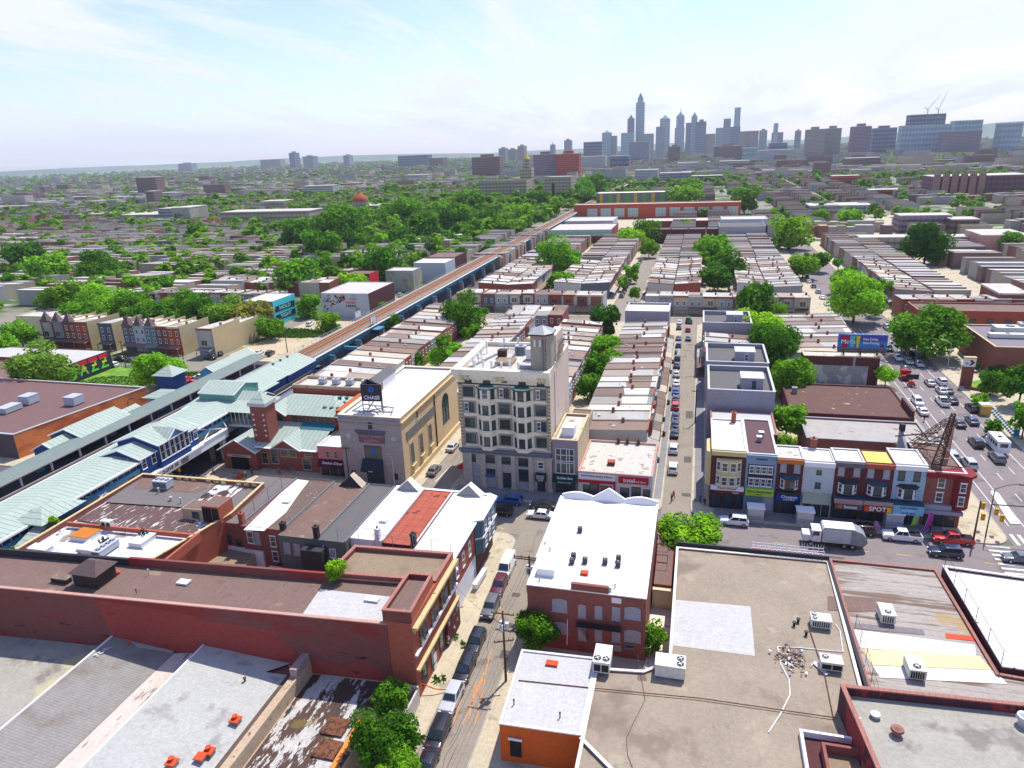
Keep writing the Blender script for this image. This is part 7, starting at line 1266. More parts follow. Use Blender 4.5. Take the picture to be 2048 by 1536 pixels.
near = [(800,1535,44,3.4,'leafy lower branches of a tree at the bottom edge beside the pavement',(1,1,1),1.0),(768,1470,58,4.2,'dense leafy tree spilling over the peeling roof and pavement',(1,1,1),1.0),(782,1392,34,3.6,'smaller leafy tree in the corner below the red brick wall',(.9,.95,1),1.0),(1072,1256,46,3.8,'leafy tree leaning against the boarded brick building',(1,1,1),.8),(1306,1274,26,2.6,'bushy sapling in the gap right of the brick building',(1.1,1.1,1),1.2),
 (1392,1062,64,4.4,'wide lime green street tree in front of the black parapet',(2.0,1.7,1.2),.5),(1130,950,17,1.7,'variegated shrub in front of the green restaurant awning',(1.5,1.4,2.4),.9),(1575,838,36,5,'round tree behind the plum brown roof',(1,1,1),.9),(1568,884,22,3.5,'low bright shrubby tree behind the orange cornice house',YG,.7),(1508,862,16,4,'narrow shrub beside the plum brown roof',(1.1,1.1,1),1.2),
 (1540,692,58,6.5,'big tree right of the far grey stucco block',(1.05,1.05,1),.9),(1578,745,42,6,'big tree right of the middle grey stucco block',(.95,1,1),1.0),(1530,655,36,7,'light green tree above the far grey stucco block',YG,.8),(1773,750,21,3.4,'small round street tree in front of the billboard wall',(1.1,1.1,1),.9),
 (1856,655,66,9,'huge street tree arching over the avenue beside the brick hall',(1,1.05,1),.75),(1712,595,50,9,'large tree on the avenue above the billboard',(1.15,1.15,1),1.0),(1580,465,38,10,'large tree at the far bend of the avenue',YG,.9),(1607,532,28,6,'yellowish tree on the avenue below the largest far one',(1.3,1.15,1),.9),
 (2046,765,38,6,'dark evergreen tree at the right edge by the lawn',DG,1.0),(2052,835,30,5,'second dark evergreen tree at the right edge',DG,1.0),(1985,765,24,3.4,'grey green tree beside the dark evergreens',(.95,.95,1.3),1.0),(1958,800,15,2.2,'small street sapling beside the wooden crate',(1.1,1.1,1),1.0),(1986,852,15,2.2,'small street sapling beside the white minibus',(1.1,1.1,1),1.0),
 (1992,742,15,1.8,'round bush on the lawn by the brick hall',(1.1,1.15,1),.8),(1948,732,10,1.6,'low bush behind the brick pylon',(1,1.05,1),.9),
 (929,630,43,7,'tall tree between the rows behind the bank',(.95,1,1),1.1),(880,712,25,3.6,'shrubby tree between the rows, front right of the pair',(1.1,1.15,1),.8),(905,700,20,3.4,'shrubby tree in the yard strip behind the bank',(1.1,1.2,1),.8),(833,722,13,3.4,'slim tree at the rear of the bank roof house',(.9,1,1),1.6),(784,650,17,3.6,'small tree under the tracks beside the pier',(.9,1,1),1.4),
 (1115,520,46,8,'dark round tree between the rows near the tracks',DG,1.0),(1122,563,26,5,'second dark round tree below the larger one',(.7,.8,.8),.8),(1210,642,30,6,'dark green tree at the top of the strip behind the hotel',(.8,.9,.9),1.1),(1213,695,36,5,'tree in the strip behind the hotel, upper middle',(1.05,1.1,1),.8),(1195,735,34,5,'tree in the strip behind the hotel, lower middle',(1,1.05,1),.9),(1182,772,26,4,'tree at the near end of the strip behind the hotel',(.95,1,1),1.0),(1225,720,22,5,'small tree on the right of the strip behind the hotel',(1.1,1.1,1),1.0),
 (1428,500,34,7,'tree at the head of the belt between the second block rows',(1,1.05,1),1.0),(1455,535,38,7,'tree in the middle of the belt between the second block rows',(1.1,1.15,1),.9),(1430,555,30,6,'greyish tree low in the belt between the second block rows',(1.1,1.05,1.5),.8),(1405,500,18,6,'small dark tree left in the belt',DG,1.2),(1512,603,36,7,'dark tree behind the far houses right of the parked car street',(.75,.85,.9),1.2),(1490,640,28,6,'bright tree below the dark one behind the far houses',YG,.9),
 (85,732,58,7,'big grey green tree beside the lettered mural',(1.25,1.0,1.7),.8),(316,735,44,6.5,'bushy tree behind the far platform and blue kiosk',(1.05,1.1,1),.95),(40,668,30,6,'round tree at the left edge below the yellow block',(1,1.05,1),1.0),(8,690,24,5,'tree cut by the left edge near the store',(1,1.05,1),1.0),(20,775,26,3,'low bushes behind the store roof at the left edge',YG,.6),
 (130,600,50,9,'first big tree from the left in the dense grove behind the turreted houses',YG,.8),(175,625,44,8,'second tree in the grove behind the turreted houses',(.85,.95,1),.9),(215,600,48,9,'third tree in the grove behind the turreted houses',(1.1,1.15,1),.9),(265,615,42,8,'fourth tree in the grove behind the turreted houses',(1,1.05,1),.9),(310,635,38,7,'fifth tree in the grove behind the turreted houses',(1.2,1.2,1),.8),(355,612,42,8,'sixth tree in the grove behind the turreted houses',(.95,1,1),.9),(400,625,42,8,'seventh tree in the grove behind the turreted houses',(.85,.95,.9),.9),
 (455,630,42,7,'greenish brown vine covered tree right of the grove',(1.1,.95,1.4),.9),(505,635,38,6.5,'reddish dead topped tree beside the turquoise mural',(1.9,.85,2.2),.9),(540,655,26,4.5,'tree at the right end of the overgrown lot',(.95,1,1),.9),(490,665,22,2.4,'round low bush on the overgrown bank',(1.1,1.15,1),.8),(620,612,24,4.6,'tree between the turquoise and lettered murals',(1,1.05,1),1.1),(658,645,24,4,'light green tree in front of the scattered letter mural',YG,.9),(765,612,12,3.4,'small bush under the scattered letter mural',YG,.8),
 (200,535,42,10,'round bright tree above the left grove, rightmost of three',(1.15,1.15,1),1.0),(95,540,36,9,'round tree above the left grove, middle of three',(1,1.05,1),1.0),(50,518,36,10,'round tree above the left grove, leftmost of three',(1.1,1.1,1),1.0),(595,548,38,9,'wide tree left of the tracks above the turquoise mural',(.9,1,1),.9),(648,535,22,8,'small tree right of the wide one above the murals',(1,1.05,1),1.1),(705,568,28,6,'bright tree behind the scattered letter mural building',YG,.8),(768,525,36,9,'dark tree behind the grey concrete building',(.75,.85,.9),1.0),
 (675,462,56,13,'largest tree of the park left of the tracks',(1,1.05,1),.95),(592,470,34,11,'rounded park tree left of the largest one',(1.1,1.15,1),.9),(640,495,36,10,'park tree in front of the largest one',(.9,1,1),1.0),(718,440,30,12,'park tree right behind the largest one',(1.1,1.1,1),.9),(800,430,38,12,'park tree beside the domed building, left one',(1.05,1.1,1),1.0),(850,455,36,11,'park tree in front of the domed building',(1.1,1.15,1),.9),(905,440,36,12,'park tree right of the domed building',(.95,1,1),1.0),(940,405,30,14,'park tree below the brown slab tower',(1,1.05,1),.9),(795,475,26,8,'park tree nearest the orange banded building',(.9,1,1),.9),(975,440,24,10,'park tree left of the tracks below the stone building',(.95,1,1),1.0),(1010,455,20,8,'park tree close to the track edge',(1.05,1.05,1),.9),
 (1045,430,22,10,'light tree beyond the tracks by the stone building',YG,1.1),(1075,400,20,12,'dark tree before the stone building',DG,.9),(1168,385,22,14,'dark conifer like tree beyond the tracks',DG,1.3),(1190,370,22,14,'tree right of the dark one beyond the tracks',(.8,.9,1),1.1),(1292,462,24,8,'bright tree before the long red school wing',YG,1.0),(1262,475,24,7,'bright tree at the school garden corner',YG,.9),(1298,495,18,6,'bright tree at the end of the tree lined street',YG,1.0),(1165,485,13,4,'bush on the school lawn',(1,1.05,1),.9),(1108,482,15,4.5,'dark bush on the school lawn by the tracks',(.8,.9,1),1.1),
 (1262,545,15,5,'tree on the tree lined street, middle one',(1,1.05,1),1.2),(1245,565,11,4,'tree on the tree lined street, nearer one',(.9,1,1),1.3),(1270,585,11,4,'tree beside the parked cars on the tree lined street',(.95,1,1),1.2),(1490,398,26,13,'round bright tree behind the school',YG,1.0),(1370,390,34,13,'wide bright tree behind the red school roof',YG,.6),(1380,372,26,14,'wide tree behind the wide bright one',(1,1.05,1),.6),
 (1855,480,40,12,'very large dark tree in the rows right of the avenue',(.75,.85,.9),1.1),(1700,437,24,8,'tree cluster in the middle of the far right rows',(1.05,1.1,1),.8),(1640,520,20,6,'street tree on the avenue right kerb',(1.05,1.1,1),.9),(1690,560,24,6,'leafy tree beside the avenue row fronts',(.95,1,1),1.0),(1640,430,16,7,'small tree on the far avenue',(1.05,1.1,1),.8),(1560,620,16,5,'tree behind the row right of the avenue tree',(1,1.05,1),.9),(2020,480,20,8,'tree at the right edge among apartment rows',(.8,.9,1),1.0),(1795,512,12,5,'small tree left of the very large dark tree',YG,1.0)]
for (u, v, rp, zc, lab, ti, zr) in near:
    tpx(u, v, rp, zc, lab, ti, zr, name='tree' if rp > 12 and 'bush' not in lab and 'shrub' not in lab else 'bush', lod='flat' if u == 1392 else None)
x, y = gp(672, 1150, 11.3); tree_at(x, y, 1.6, 12.0, 'bright green shrub growing on the tan roof parapet', 'mid', None, YG, 1.2, 'bush', 11.0)
for k, (u, v, s) in enumerate([(107,1043,1.0),(70,1027,.9),(25,1100,.6)]): x, y = gp(u, v, 10); tree_at(x, y, s, 10.2, ['weed tuft on the cream cornice, upper one','weed tuft on the cream cornice, middle one','weed tuft at the low end of the cream cornice'][k], 'low', None, YG, .8, 'bush', 9.8)
# street and yard trees in the middle distance
r_ = random.Random(21)
blk = [(-67,-54),(-42,-29),(-22,-8),(24,44)]
def scatter(n, x0, x1, y0, y1, rr, label, group, zc=(5,8)):
    for k, (x, y) in enumerate(sorted((r_.uniform(x0,x1), r_.uniform(y0,y1)) for _ in range(n))): s = r_.uniform(*rr); tree_at(x, y, s, r_.uniform(*zc), label+', '+ORD[k].replace('nearest','first')+' from the left', 'low', group, r_.choice([(1,1,1),YG,(.8,.9,1),(.9,1,1),(1.1,1.15,1)]), r_.uniform(.75,1.1))
scatter(6,-77,-70,170,262,(2,3),'small yard tree between the two rows behind the bank','yard trees behind the bank')
scatter(26,-430,-240,250,480,(3.5,6),'leafy tree among the rooftops at the far left','trees among the left rooftops',(6,9)); scatter(26,-240,-130,335,480,(3.5,6.5),'leafy tree among the rooftops left of the tracks','trees left of the tracks',(6,9))
scatter(22,-420,-300,480,760,(4,7),'leafy tree near the long stone building on the left','trees by the left stone building',(7,11)); scatter(30,-300,-125,470,900,(5,8),'tree of the wooded park left of the tracks','park trees left of the tracks',(8,12))
scatter(10,2,14,300,420,(2.5,4),'tree of the green belt between the second block rows','belt trees'); scatter(16,44,70,260,640,(2.5,4),'street tree lining the leafy avenue','avenue trees',(5,8)); scatter(12,100,260,270,640,(3,5),'tree among the row roofs at the far right','trees among the right rooftops')
print('trees', TN[0])
# ================================================================ CARS
m_paint = mat('car_paint', objcol=True, var=0, rough=.25, spec=.5, coat=.8); m_cglass = mat('car_glass', (0.02,0.03,0.035), rough=.08, var=0, spec=.8); m_tyre = mat('tyre', (.015,.015,.016), var=0); m_rim = mat('rim', (.45,.45,.46), rough=.35, var=0, metal=.6)
m_hl = mat('headlight', (.75,.78,.8), var=0, rough=.15); m_tl = mat('taillight', (.45,.02,.02), var=0, rough=.2)
_cp = {}
def bev(me, w_, seg=2):
    bm_ = bmesh.new(); bm_.from_mesh(me); bmesh.ops.bevel(bm_, geom=list(bm_.edges)+list(bm_.verts), offset=w_, segments=seg, profile=.6, affect='EDGES', clamp_overlap=True)
    bm_.to_mesh(me); bm_.free(); me.polygons.foreach_set('use_smooth', [True]*len(me.polygons)); return me
def car_meshes(kind):
    if kind in _cp: return _cp[kind]
    # L length, W width, low profile (y, z) of the hood-to-boot line; green: y0..y3 base/roof, zb, zt
    S = dict(sedan=(4.7,1.82,[(-2.35,.55),(-2.3,.9),(-1.75,1.0),(1.0,.98),(2.2,.82),(2.35,.55)],(-1.75,-1.05,.35,1.15,.97,1.43)),
             suv=(4.75,1.9,[(-2.37,.6),(-2.35,1.05),(-2.1,1.12),(.9,1.08),(2.2,.98),(2.37,.6)],(-2.25,-1.95,.25,1.0,1.08,1.72)),
             wagon=(4.9,1.9,[(-2.45,.6),(-2.42,1.0),(-2.2,1.06),(1.0,1.02),(2.3,.9),(2.45,.55)],(-2.35,-2.0,.45,1.35,1.04,1.68)),
             hatch=(4.1,1.75,[(-2.05,.6),(-2.02,.95),(-1.85,1.0),(.8,.98),(1.9,.85),(2.05,.55)],(-1.95,-1.55,.15,.95,.98,1.5)),
             van=(5.7,2.0,[(-2.85,.6),(-2.85,1.1),(-2.8,1.15),(1.9,1.15),(2.75,1.0),(2.85,.6)],(-2.84,-2.8,1.2,2.0,1.15,2.15)),
             pickup=(5.8,2.0,[(-2.9,.65),(-2.9,1.12),(-2.85,1.14),(1.2,1.12),(2.75,1.05),(2.9,.65)],(-.95,-.7,.65,1.35,1.13,1.85)))
    L_, W_, pr, (g0,g1,g2,g3,zb,zt) = S[kind]; w2 = W_/2; b = MB(); n = len(pr)+2
    prof = [(pr[-1][0]-.05,.3),(pr[0][0]+.05,.3)]+pr; sec = []
    for x, k in ((-w2,0),(-w2+.0,1),(w2,1),(w2,0)): pass
    vs = [(-w2*(1 if z < .95 else .95),y,z) for y,z in prof]+[(w2*(1 if z < .95 else .95),y,z) for y,z in prof]; m_ = len(prof)
    b.add(vs, [(i,(i+1)%m_,m_+(i+1)%m_,m_+i) for i in range(m_)]+[tuple(range(m_-1,-1,-1)),tuple(range(m_,2*m_))]); body = b.mesh('body', m_paint)
    bm_ = bmesh.new(); bm_.from_mesh(body); bmesh.ops.recalc_face_normals(bm_, faces=bm_.faces); bm_.to_mesh(body); bm_.free(); bev(body, .09)
    wt = w2*.76; wb_ = w2*.93; g = MB(); gv = [(-wb_,g0,zb),(wb_,g0,zb),(wb_,g3,zb),(-wb_,g3,zb),(-wt,g1,zt),(wt,g1,zt),(wt,g2,zt),(-wt,g2,zt)]
    g.add(gv, [(0,1,5,4),(1,2,6,5),(2,3,7,6),(3,0,4,7),(4,5,6,7)]); cab = g.mesh('cabin', m_paint); bev(cab, .05)
    def lerp(a, c, t): return tuple(a[i]+(c[i]-a[i])*t for i in range(3))
    def pane(i0, i1, i2, i3, name, u0=.06, u1=.94, t0=.12, t1=.9, off=.018):
        a, c, d, e = [Vector(gv[i]) for i in (i0,i1,i2,i3)]; nn = (c-a).cross(e-a).normalized()*off
        def P(u, t): return a.lerp(c,u).lerp(e.lerp(d,u),t)+nn
        q = MB(); q.quad(P(u0,t0),P(u1,t0),P(u1,t1),P(u0,t1)); return q.mesh(name, m_cglass)
    ms = [('body',body),('cabin',cab),('windscreen',pane(2,3,7,6,'windscreen')),('rear_window',pane(0,1,5,4,'rear_window'))]
    if kind in ('van',): ms += [('side_window',pane(1,2,6,5,'sw',.82,.96)),('side_window',pane(3,0,4,7,'sw',.04,.18))]
    else:
        for a_ in ((1,2,6,5),(3,0,4,7)): ms += [('side_window',pane(*a_,'sw',.06,.48)),('side_window',pane(*a_,'sw',.53,.93))]
    wh = MB(); wh.tube((-.12,0,0),(.12,0,0),.34,n=16); wh.tube((-.13,0,0),(.13,0,0),.2,n=10,mi=1); wheel = wh.mesh('wheel', [m_tyre,m_rim]); wy_ = L_*.32
    lt = MB(); lt.box(-.2,-.05,-.07,.2,.05,.07); hl = lt.mesh('headlight', m_hl); tl = lt.mesh('taillight', m_tl)
    ex = []
    if kind == 'pickup':
        q = MB(); q.box(-w2+.12,-2.75,1.143,w2-.12,-1.02,1.155); ex.append(('cargo_bed', q.mesh('cargo_bed', M_DARK)))
    _cp[kind] = (ms, wheel, [(s*(w2-.1),t*wy_,.34) for s in (-1,1) for t in (-1,1)], hl, tl, L_, w2, ex, prof); return _cp[kind]
CC = dict(white=(.75,.75,.75), black=(.012,.012,.015), grey=(.12,.125,.13), silver=(.45,.46,.47), blue=(.02,.10,.32), red=(.55,.02,.02), maroon=(.10,.02,.03), darkblue=(.02,.035,.08), beige=(.45,.38,.28), brown=(.08,.05,.04), green=(.04,.12,.08), yellow=(.7,.5,.05))
def car(x, y, kind, col, head, where, z=.02):
    """head in degrees: 0 = nose towards +Y"""
    ms, wheel, wp, hl, tl, L_, w2, ex, _ = car_meshes(kind); nm = dict(suv='SUV',wagon='long SUV',hatch='small car',sedan='sedan',van='cargo van',pickup='pickup truck')[kind]
    o = empty('pickup_truck' if kind == 'pickup' else 'van' if kind == 'van' else 'car', (x,y,z), f'{col.replace("darkblue","dark blue")} {nm} {where}', {'pickup':'truck','van':'van'}.get(kind,'car'), 'vehicles on the streets', math.radians(head)); c = CC[col]
    for nme, me in ms+ex: local(o, nme, me, (0,0,0), 0, c)
    for p in wp: local(o, 'wheel', wheel, p)
    for s in (-1,1): local(o, 'headlight', hl, (s*(w2-.28),L_/2-.05,.76)); local(o, 'taillight', tl, (s*(w2-.28),-L_/2+.04,.86))
    return o
def carp(u, v, kind, col, head, where): x, y = gp(u, v, .6); return car(x, y, kind, col, head, where)
for (u, v, k, c, w_) in [(1013,1135,'van','white','parked beside the utility pole on the side street'),(998,1172,'suv','maroon','parked behind the white van'),(981,1215,'suv','grey','parked under the transformer pole'),(951,1285,'suv','black','parked fourth down the side street'),(930,1337,'wagon','black','parked below the other black one on the side street'),(903,1398,'suv','silver','parked between two black ones on the side street'),(876,1468,'wagon','black','parked low on the side street by the leafy tree'),(852,1532,'sedan','black','parked at the bottom edge of the side street')]: carp(u, v, k, c, 180, w_)
for (u, v, k, c, h, w_) in [(1020,1001,'wagon','blue',90,'parked in front of the stone hotel'),(1000,1022,'suv','black',90,'waiting beside the blue van in the shade'),(1086,1010,'sedan','black',90,'parked right of the blue van'),(1080,1029,'sedan','white',90,'driving in the sun past the white roof'),(868,940,'sedan','grey',0,'driving beside the bank side wall'),(905,893,'sedan','silver',0,'parked near the bank side wall'),(1468,1042,'suv','white',90,'parked beside the lime street tree'),(1719,1060,'suv','black',90,'half hidden behind the garbage truck'),(1803,1072,'pickup','white',90,'parked with an open door by the kiosk'),(1905,1078,'pickup','red',90,'parked at the corner under the red bay'),(1891,1104,'suv','darkblue',90,'driving below the red pickup'),(2040,1116,'sedan','grey',90,'crossing the junction at the right edge'),(1335,1052,'sedan','darkblue',90,'hidden by the lime street tree')]: carp(u, v, k, c, h, w_)
for k, (u, v, kd, c) in enumerate([(1346,936,'suv','white'),(1347,897,'suv','white'),(1349,866,'sedan','black'),(1350,848,'sedan','black'),(1351,832,'sedan','darkblue'),(1351,812,'suv','red'),(1352,797,'sedan','brown'),(1352,782,'sedan','blue'),(1353,766,'sedan','white'),(1353,748,'sedan','silver'),(1354,730,'sedan','black'),(1355,716,'hatch','darkblue'),(1357,690,'hatch','blue'),(1357,676,'sedan','grey'),(1358,655,'sedan','black'),(1359,644,'sedan','white'),(1377,676,'sedan','grey'),(1376,659,'hatch','red'),(1380,643,'hatch','green')]): carp(u, v, kd, c, 0, f'{ORD[k]} along the left kerb of the parked car street' if k < 16 else ['in the driving lane of the parked car street','following the green truck up the parked car street','far up the parked car street in the driving lane'][k-16])
for k, (u, v, kd, c, w_) in enumerate([(1835,803,'wagon','white','first in the white pair on the avenue'),(1845,822,'sedan','white','second in the white pair on the avenue'),(1885,803,'pickup','white','with red tools in its bed on the avenue'),(1904,800,'sedan','black','parked beside the white pickup on the avenue'),(1918,846,'sedan','black','driving above the other dark one on the avenue'),(1944,841,'sedan','darkblue','parked at the right kerb of the avenue'),(1952,885,'suv','black','driving left of the white minibus'),(1994,915,'suv','grey','turning below the white minibus'),(1860,765,'sedan','silver','in the avenue queue, left middle'),(1883,781,'sedan','silver','in the avenue queue beside the pickup'),(1883,763,'suv','white','in the avenue queue by the kerb'),(1895,780,'sedan','grey','parked by the kerb ahead of the black one'),(1812,737,'sedan','darkblue','parked left of the orange trailer'),(1817,722,'sedan','silver','under the shade of the huge tree'),(1838,727,'sedan','silver','parked under the huge tree'),(1796,715,'sedan','white','in the avenue lane above the queue'),(1812,700,'suv','black','on the avenue near the kerb above the white sedan'),(1822,712,'suv','black','on the avenue in tree shade'),(1777,697,'suv','black','beside the billboard end'),(1902,910,'wagon','silver','parked at the left kerb above the rusty frame'),(1938,926,'wagon','silver','parked at the left kerb right of the rusty frame'),(1790,660,'sedan','black','far up the avenue under the trees'),(1775,655,'suv','silver','far up the avenue by the kerb'),(1944,816,'suv','black','parked beside the wooden crate')]): carp(u, v, kd, c, 0 if u > 1840 else 180, w_)
lots = [(215,722,'black'),(225,730,'white'),(240,718,'black'),(262,720,'grey'),(420,715,'black'),(433,708,'black'),(265,820,'white'),(278,826,'silver'),(400,755,'white'),(385,765,'red'),(372,760,'red'),(540,707,'black'),(518,705,'white'),(620,648,'white'),(652,637,'silver'),(700,683,'beige'),(680,690,'black'),(640,738,'silver'),(745,660,'blue'),(800,590,'silver'),(830,575,'silver')]
for k, (u, v, c) in enumerate(lots): carp(u, v, 'suv' if k%3 else 'sedan', c, 10 if k > 9 else 80, ['parked on the street below the turreted houses','in the car park behind the station','on the sandy lot beside the tracks'][0 if k < 6 else 1 if k < 11 else 2]+', '+['leftmost','second','third','fourth','fifth','sixth','first','second','third','fourth','fifth','first','second','third','fourth','fifth','sixth','seventh','eighth','ninth','tenth'][k]+' one')
r_ = random.Random(8)
for k in range(16): y = 300+k*7.2; car(-31.2, y, r_.choice(['sedan','suv']), r_.choice(list(CC)), 0, 'parked on the tree lined street among its row houses') if r_.random() < .8 else None
for k in range(10): car(48.6+r_.random(), 290+k*12, r_.choice(['sedan','suv']), r_.choice(['black','grey','silver','white']), 0, 'parked along the leafy far avenue')
# special vehicles --------------------------------------------------------
gx, gy = gp(1665,1076,1.2); gt = empty('garbage_truck', (gx,gy,.02), 'white garbage truck with rounded grey rear hopper driving past the shop row', 'truck', None, math.radians(90))
def lm(o, name, mb, m, sm=False): q = bpy.data.objects.new(name, mb.mesh(name, m)); COL.objects.link(q); q.parent = o; return q
lm(gt,'chassis',MB().box(-.5,-4.3,.6,.5,4.2,.9),M_BLACK); lm(gt,'cab',MB().prism([(-1.15,1.9),(1.15,1.9),(1.15,3.3),(-1.15,3.3)],.9,2.9),M_WHITE); lm(gt,'hood',MB().box(-.95,3.3,.8,.95,4.6,1.95),M_WHITE)
lm(gt,'windscreen',MB().quad((-1.0,3.32,2.0),(1.0,3.32,2.0),(.95,3.31,2.75),(-.95,3.31,2.75)),m_cglass); [lm(gt,'side_window',MB().quad((s*1.16,2.2,2.0),(s*1.16,3.1,2.0),(s*1.16,3.1,2.7),(s*1.16,2.2,2.7)),m_cglass) for s in (-1,1)]
lm(gt,'body',MB().box(-1.25,-2.4,1.0,1.25,1.75,3.4),mat('truck_body', al(205,210,218,.72), var=.08, sc=2)); q = MB(); pr = [(-2.41,1.0),(-4.3,.7),(-4.9,1.5),(-4.6,2.4),(-3.9,3.1),(-2.9,3.5),(-2.41,3.5)]
q.add([(-1.27,y,z) for y,z in pr]+[(1.27,y,z) for y,z in pr], [(i,(i+1)%7,7+(i+1)%7,7+i) for i in range(7)]+[tuple(range(7)),tuple(range(13,6,-1))]); lm(gt,'rear_hopper',q,mat('hopper_grey', al(160,165,172,.65), var=.2, sc=2)); lm(gt,'roof_panel',MB().box(-1.2,-2.9,3.52,1.2,1.6,3.6),M_WHITE)
wh = MB(); wh.tube((-.17,0,0),(.17,0,0),.5,n=16); wh.tube((-.18,0,0),(.18,0,0),.27,n=10,mi=1); wme = wh.mesh('wheel',[m_tyre,m_rim])
for y in (3.3,-1.6,-2.8): [local(gt,'wheel',wme,(s*1.05,y,.5)) for s in (-1,1)]
[local(gt,'headlight',car_meshes('sedan')[3],(s*.75,4.6,1.2)) for s in (-1,1)]; [lm(gt,'mirror',MB().box(s*1.45-.08,3.2,1.9,s*1.45+.08,3.3,2.6),M_BLACK) for s in (-1,1)]
mx_, my_ = gp(1995,886,1.4); mb_ = empty('minibus', (mx_,my_,.02), 'boxy white minibus driving up the avenue', 'bus', None, 0); lm(mb_,'body',MB().box(-1.15,-3.2,.5,1.15,2.4,2.95),M_WHITE); lm(mb_,'hood',MB().box(-1.0,2.4,.5,1.0,3.5,1.4),M_WHITE); lm(mb_,'windscreen',MB().quad((-.95,2.42,1.5),(.95,2.42,1.5),(.95,2.41,2.5),(-.95,2.41,2.5)),m_cglass)
[lm(mb_,'side_window',MB().quad((s*1.16,y,1.6),(s*1.16,y+.9,1.6),(s*1.16,y+.9,2.4),(s*1.16,y,2.4)),m_cglass) for s in (-1,1) for y in (-2.8,-1.6,-.4,.8)]; lm(mb_,'rear_window',MB().quad((-.7,-3.22,1.7),(.7,-3.22,1.7),(.7,-3.22,2.5),(-.7,-3.22,2.5)),m_cglass); lm(mb_,'roof_vent',MB().box(-.3,-.8,2.96,.3,-.2,3.15),M_BLACK); [local(mb_,'wheel',car_meshes('van')[1],(s*.95,y,.34)) for s in (-1,1) for y in (-1.9,2.3)]
tx, ty = gp(1812,752,1.2); tt = empty('tow_truck', (tx,ty,.02), 'red truck parked behind an orange arrow board trailer', 'truck', None, 0); lm(tt,'body',MB().box(-1.1,-1,.6,1.1,2.8,1.5),_mats['bright_red']); lm(tt,'cab',MB().box(-1.0,.6,1.5,1.0,2.2,2.5),_mats['bright_red']); [local(tt,'wheel',car_meshes('van')[1],(s*.95,y,.34)) for s in (-1,1) for y in (-.4,2.0)]
ax, ay = gp(1823,765,1); ab = empty('arrow_board_trailer', (ax,ay,.02), 'orange traffic trailer with black arrow board on the avenue', 'trailer'); lm(ab,'board',MB().box(-1.5,-.15,1.9,1.5,.1,3.2),M_BLACK); lm(ab,'frame',MB().box(-.5,-.6,.4,.5,.8,1.3).tube((0,0,1.2),(0,0,2),.12),M_ORANGE); [local(ab,'wheel',car_meshes('van')[1],(s*.8,0,.34)) for s in (-1,1)]
gx, gy = gp(1377,636,1.5); car(gx, gy, 'van', 'green', 0, 'heading away at the top of the parked car street')
# ================================================================ PEOPLE
def person_mesh(name, shirt, trousers, skin=(.30,.17,.11), pose='walk'):
    me = bpy.data.meshes.new('p'); J = {'pel':(0,0,.95),'chest':(0,.02,1.35),'neck':(0,.02,1.52),'head':(0,.04,1.68),'top':(0,.03,1.78)}
    st = .28 if pose == 'walk' else .04
    pts = [J['pel'],J['chest'],J['neck'],J['head'],J['top']]; ed = [(0,1),(1,2),(2,3),(3,4)]; rad = [.16,.17,.065,.10,.07]
    def add(p, par, r): pts.append(p); ed.append((par,len(pts)-1)); rad.append(r); return len(pts)-1
    for s in (-1,1):
        h = add((s*.10,0,.88),0,.11); k = add((s*.11,s*st*.5+.04,.50),h,.075); a = add((s*.11,s*st-.02,.09),k,.05); add((s*.12,s*st+.16,.04),a,.045)
        sh = add((s*.20,.02,1.43),1,.075); e = add((s*.26,-s*st*.4,1.16),sh,.05); w_ = add((s*.25,-s*st*.7+.1,.92),e,.035); add((s*.25,-s*st*.7+.14,.80),w_,.035)
    me.from_pydata(pts, ed, []); o = bpy.data.objects.new('p', me); COL.objects.link(o); md = o.modifiers.new('s','SKIN'); me.skin_vertices.new() if not me.skin_vertices else None
    for i, v in enumerate(me.skin_vertices[0].data): v.radius = (rad[i],rad[i]*(.8 if i < 2 else 1)); v.use_root = (i == 0)
    o.modifiers.new('b','SUBSURF').levels = 1; dg = bpy.context.evaluated_depsgraph_get(); dg.update(); m2 = bpy.data.meshes.new_from_object(o.evaluated_get(dg)); bpy.data.objects.remove(o)
    m2.materials.clear(); [m2.materials.append(mat('cloth_'+str(c), c, var=0)) for c in (skin, shirt, trousers)]; m2.materials.append(mat('hair_black', (.012,.01,.01), var=0))
    for p in m2.polygons:
        z = p.center.z; p.material_index = 3 if z > 1.72 else 0 if z > 1.48 or (abs(p.center.x) > .2 and z < 1.12 and z > .7) else 1 if z > .95 else 2; p.use_smooth = True
    m2.name = name; return m2
PM = [person_mesh('person', s, t, pose=p) for s, t, p in [((.6,.6,.6),(.03,.03,.04),'walk'),((.02,.02,.03),(.04,.05,.1),'stand'),((.5,.05,.06),(.03,.03,.03),'walk'),((.55,.65,.06),(.05,.05,.06),'stand'),((.05,.15,.4),(.02,.02,.02),'walk')]]
PL = [(744,963,0,'in white top walking in front of the bank entrance'),(1343,1003,1,'in dark clothes walking with another on the cross street'),(1347,997,2,'in a red top walking beside the dark clothed one'),(1859,1065,1,'in dark clothes standing by the white pickup door'),(1693,1033,0,'in a white top on the pavement behind the garbage truck'),(1848,842,1,'in dark clothes crossing the avenue near the rusty frame'),(492,955,3,'in a yellow safety vest beside the construction barrier'),(455,935,1,'in dark clothes beside the station entrance'),(505,952,1,'in black sitting near the low wall by the station'),(427,948,4,'in dark blue at the street corner below the station'),(560,950,2,'in red in the plaza before the station'),(580,945,4,'in blue walking past the station front'),(655,948,0,'in white beside the diner awning'),(1400,1005,4,'in blue standing by the phone shop corner'),(1409,1012,1,'in black with bright stripes by the phone shop corner'),(1750,1035,0,'in pale clothes by the red shop sign'),(80,905,2,'near the plum storefront at the left'),(645,1,2,'')][:-1]
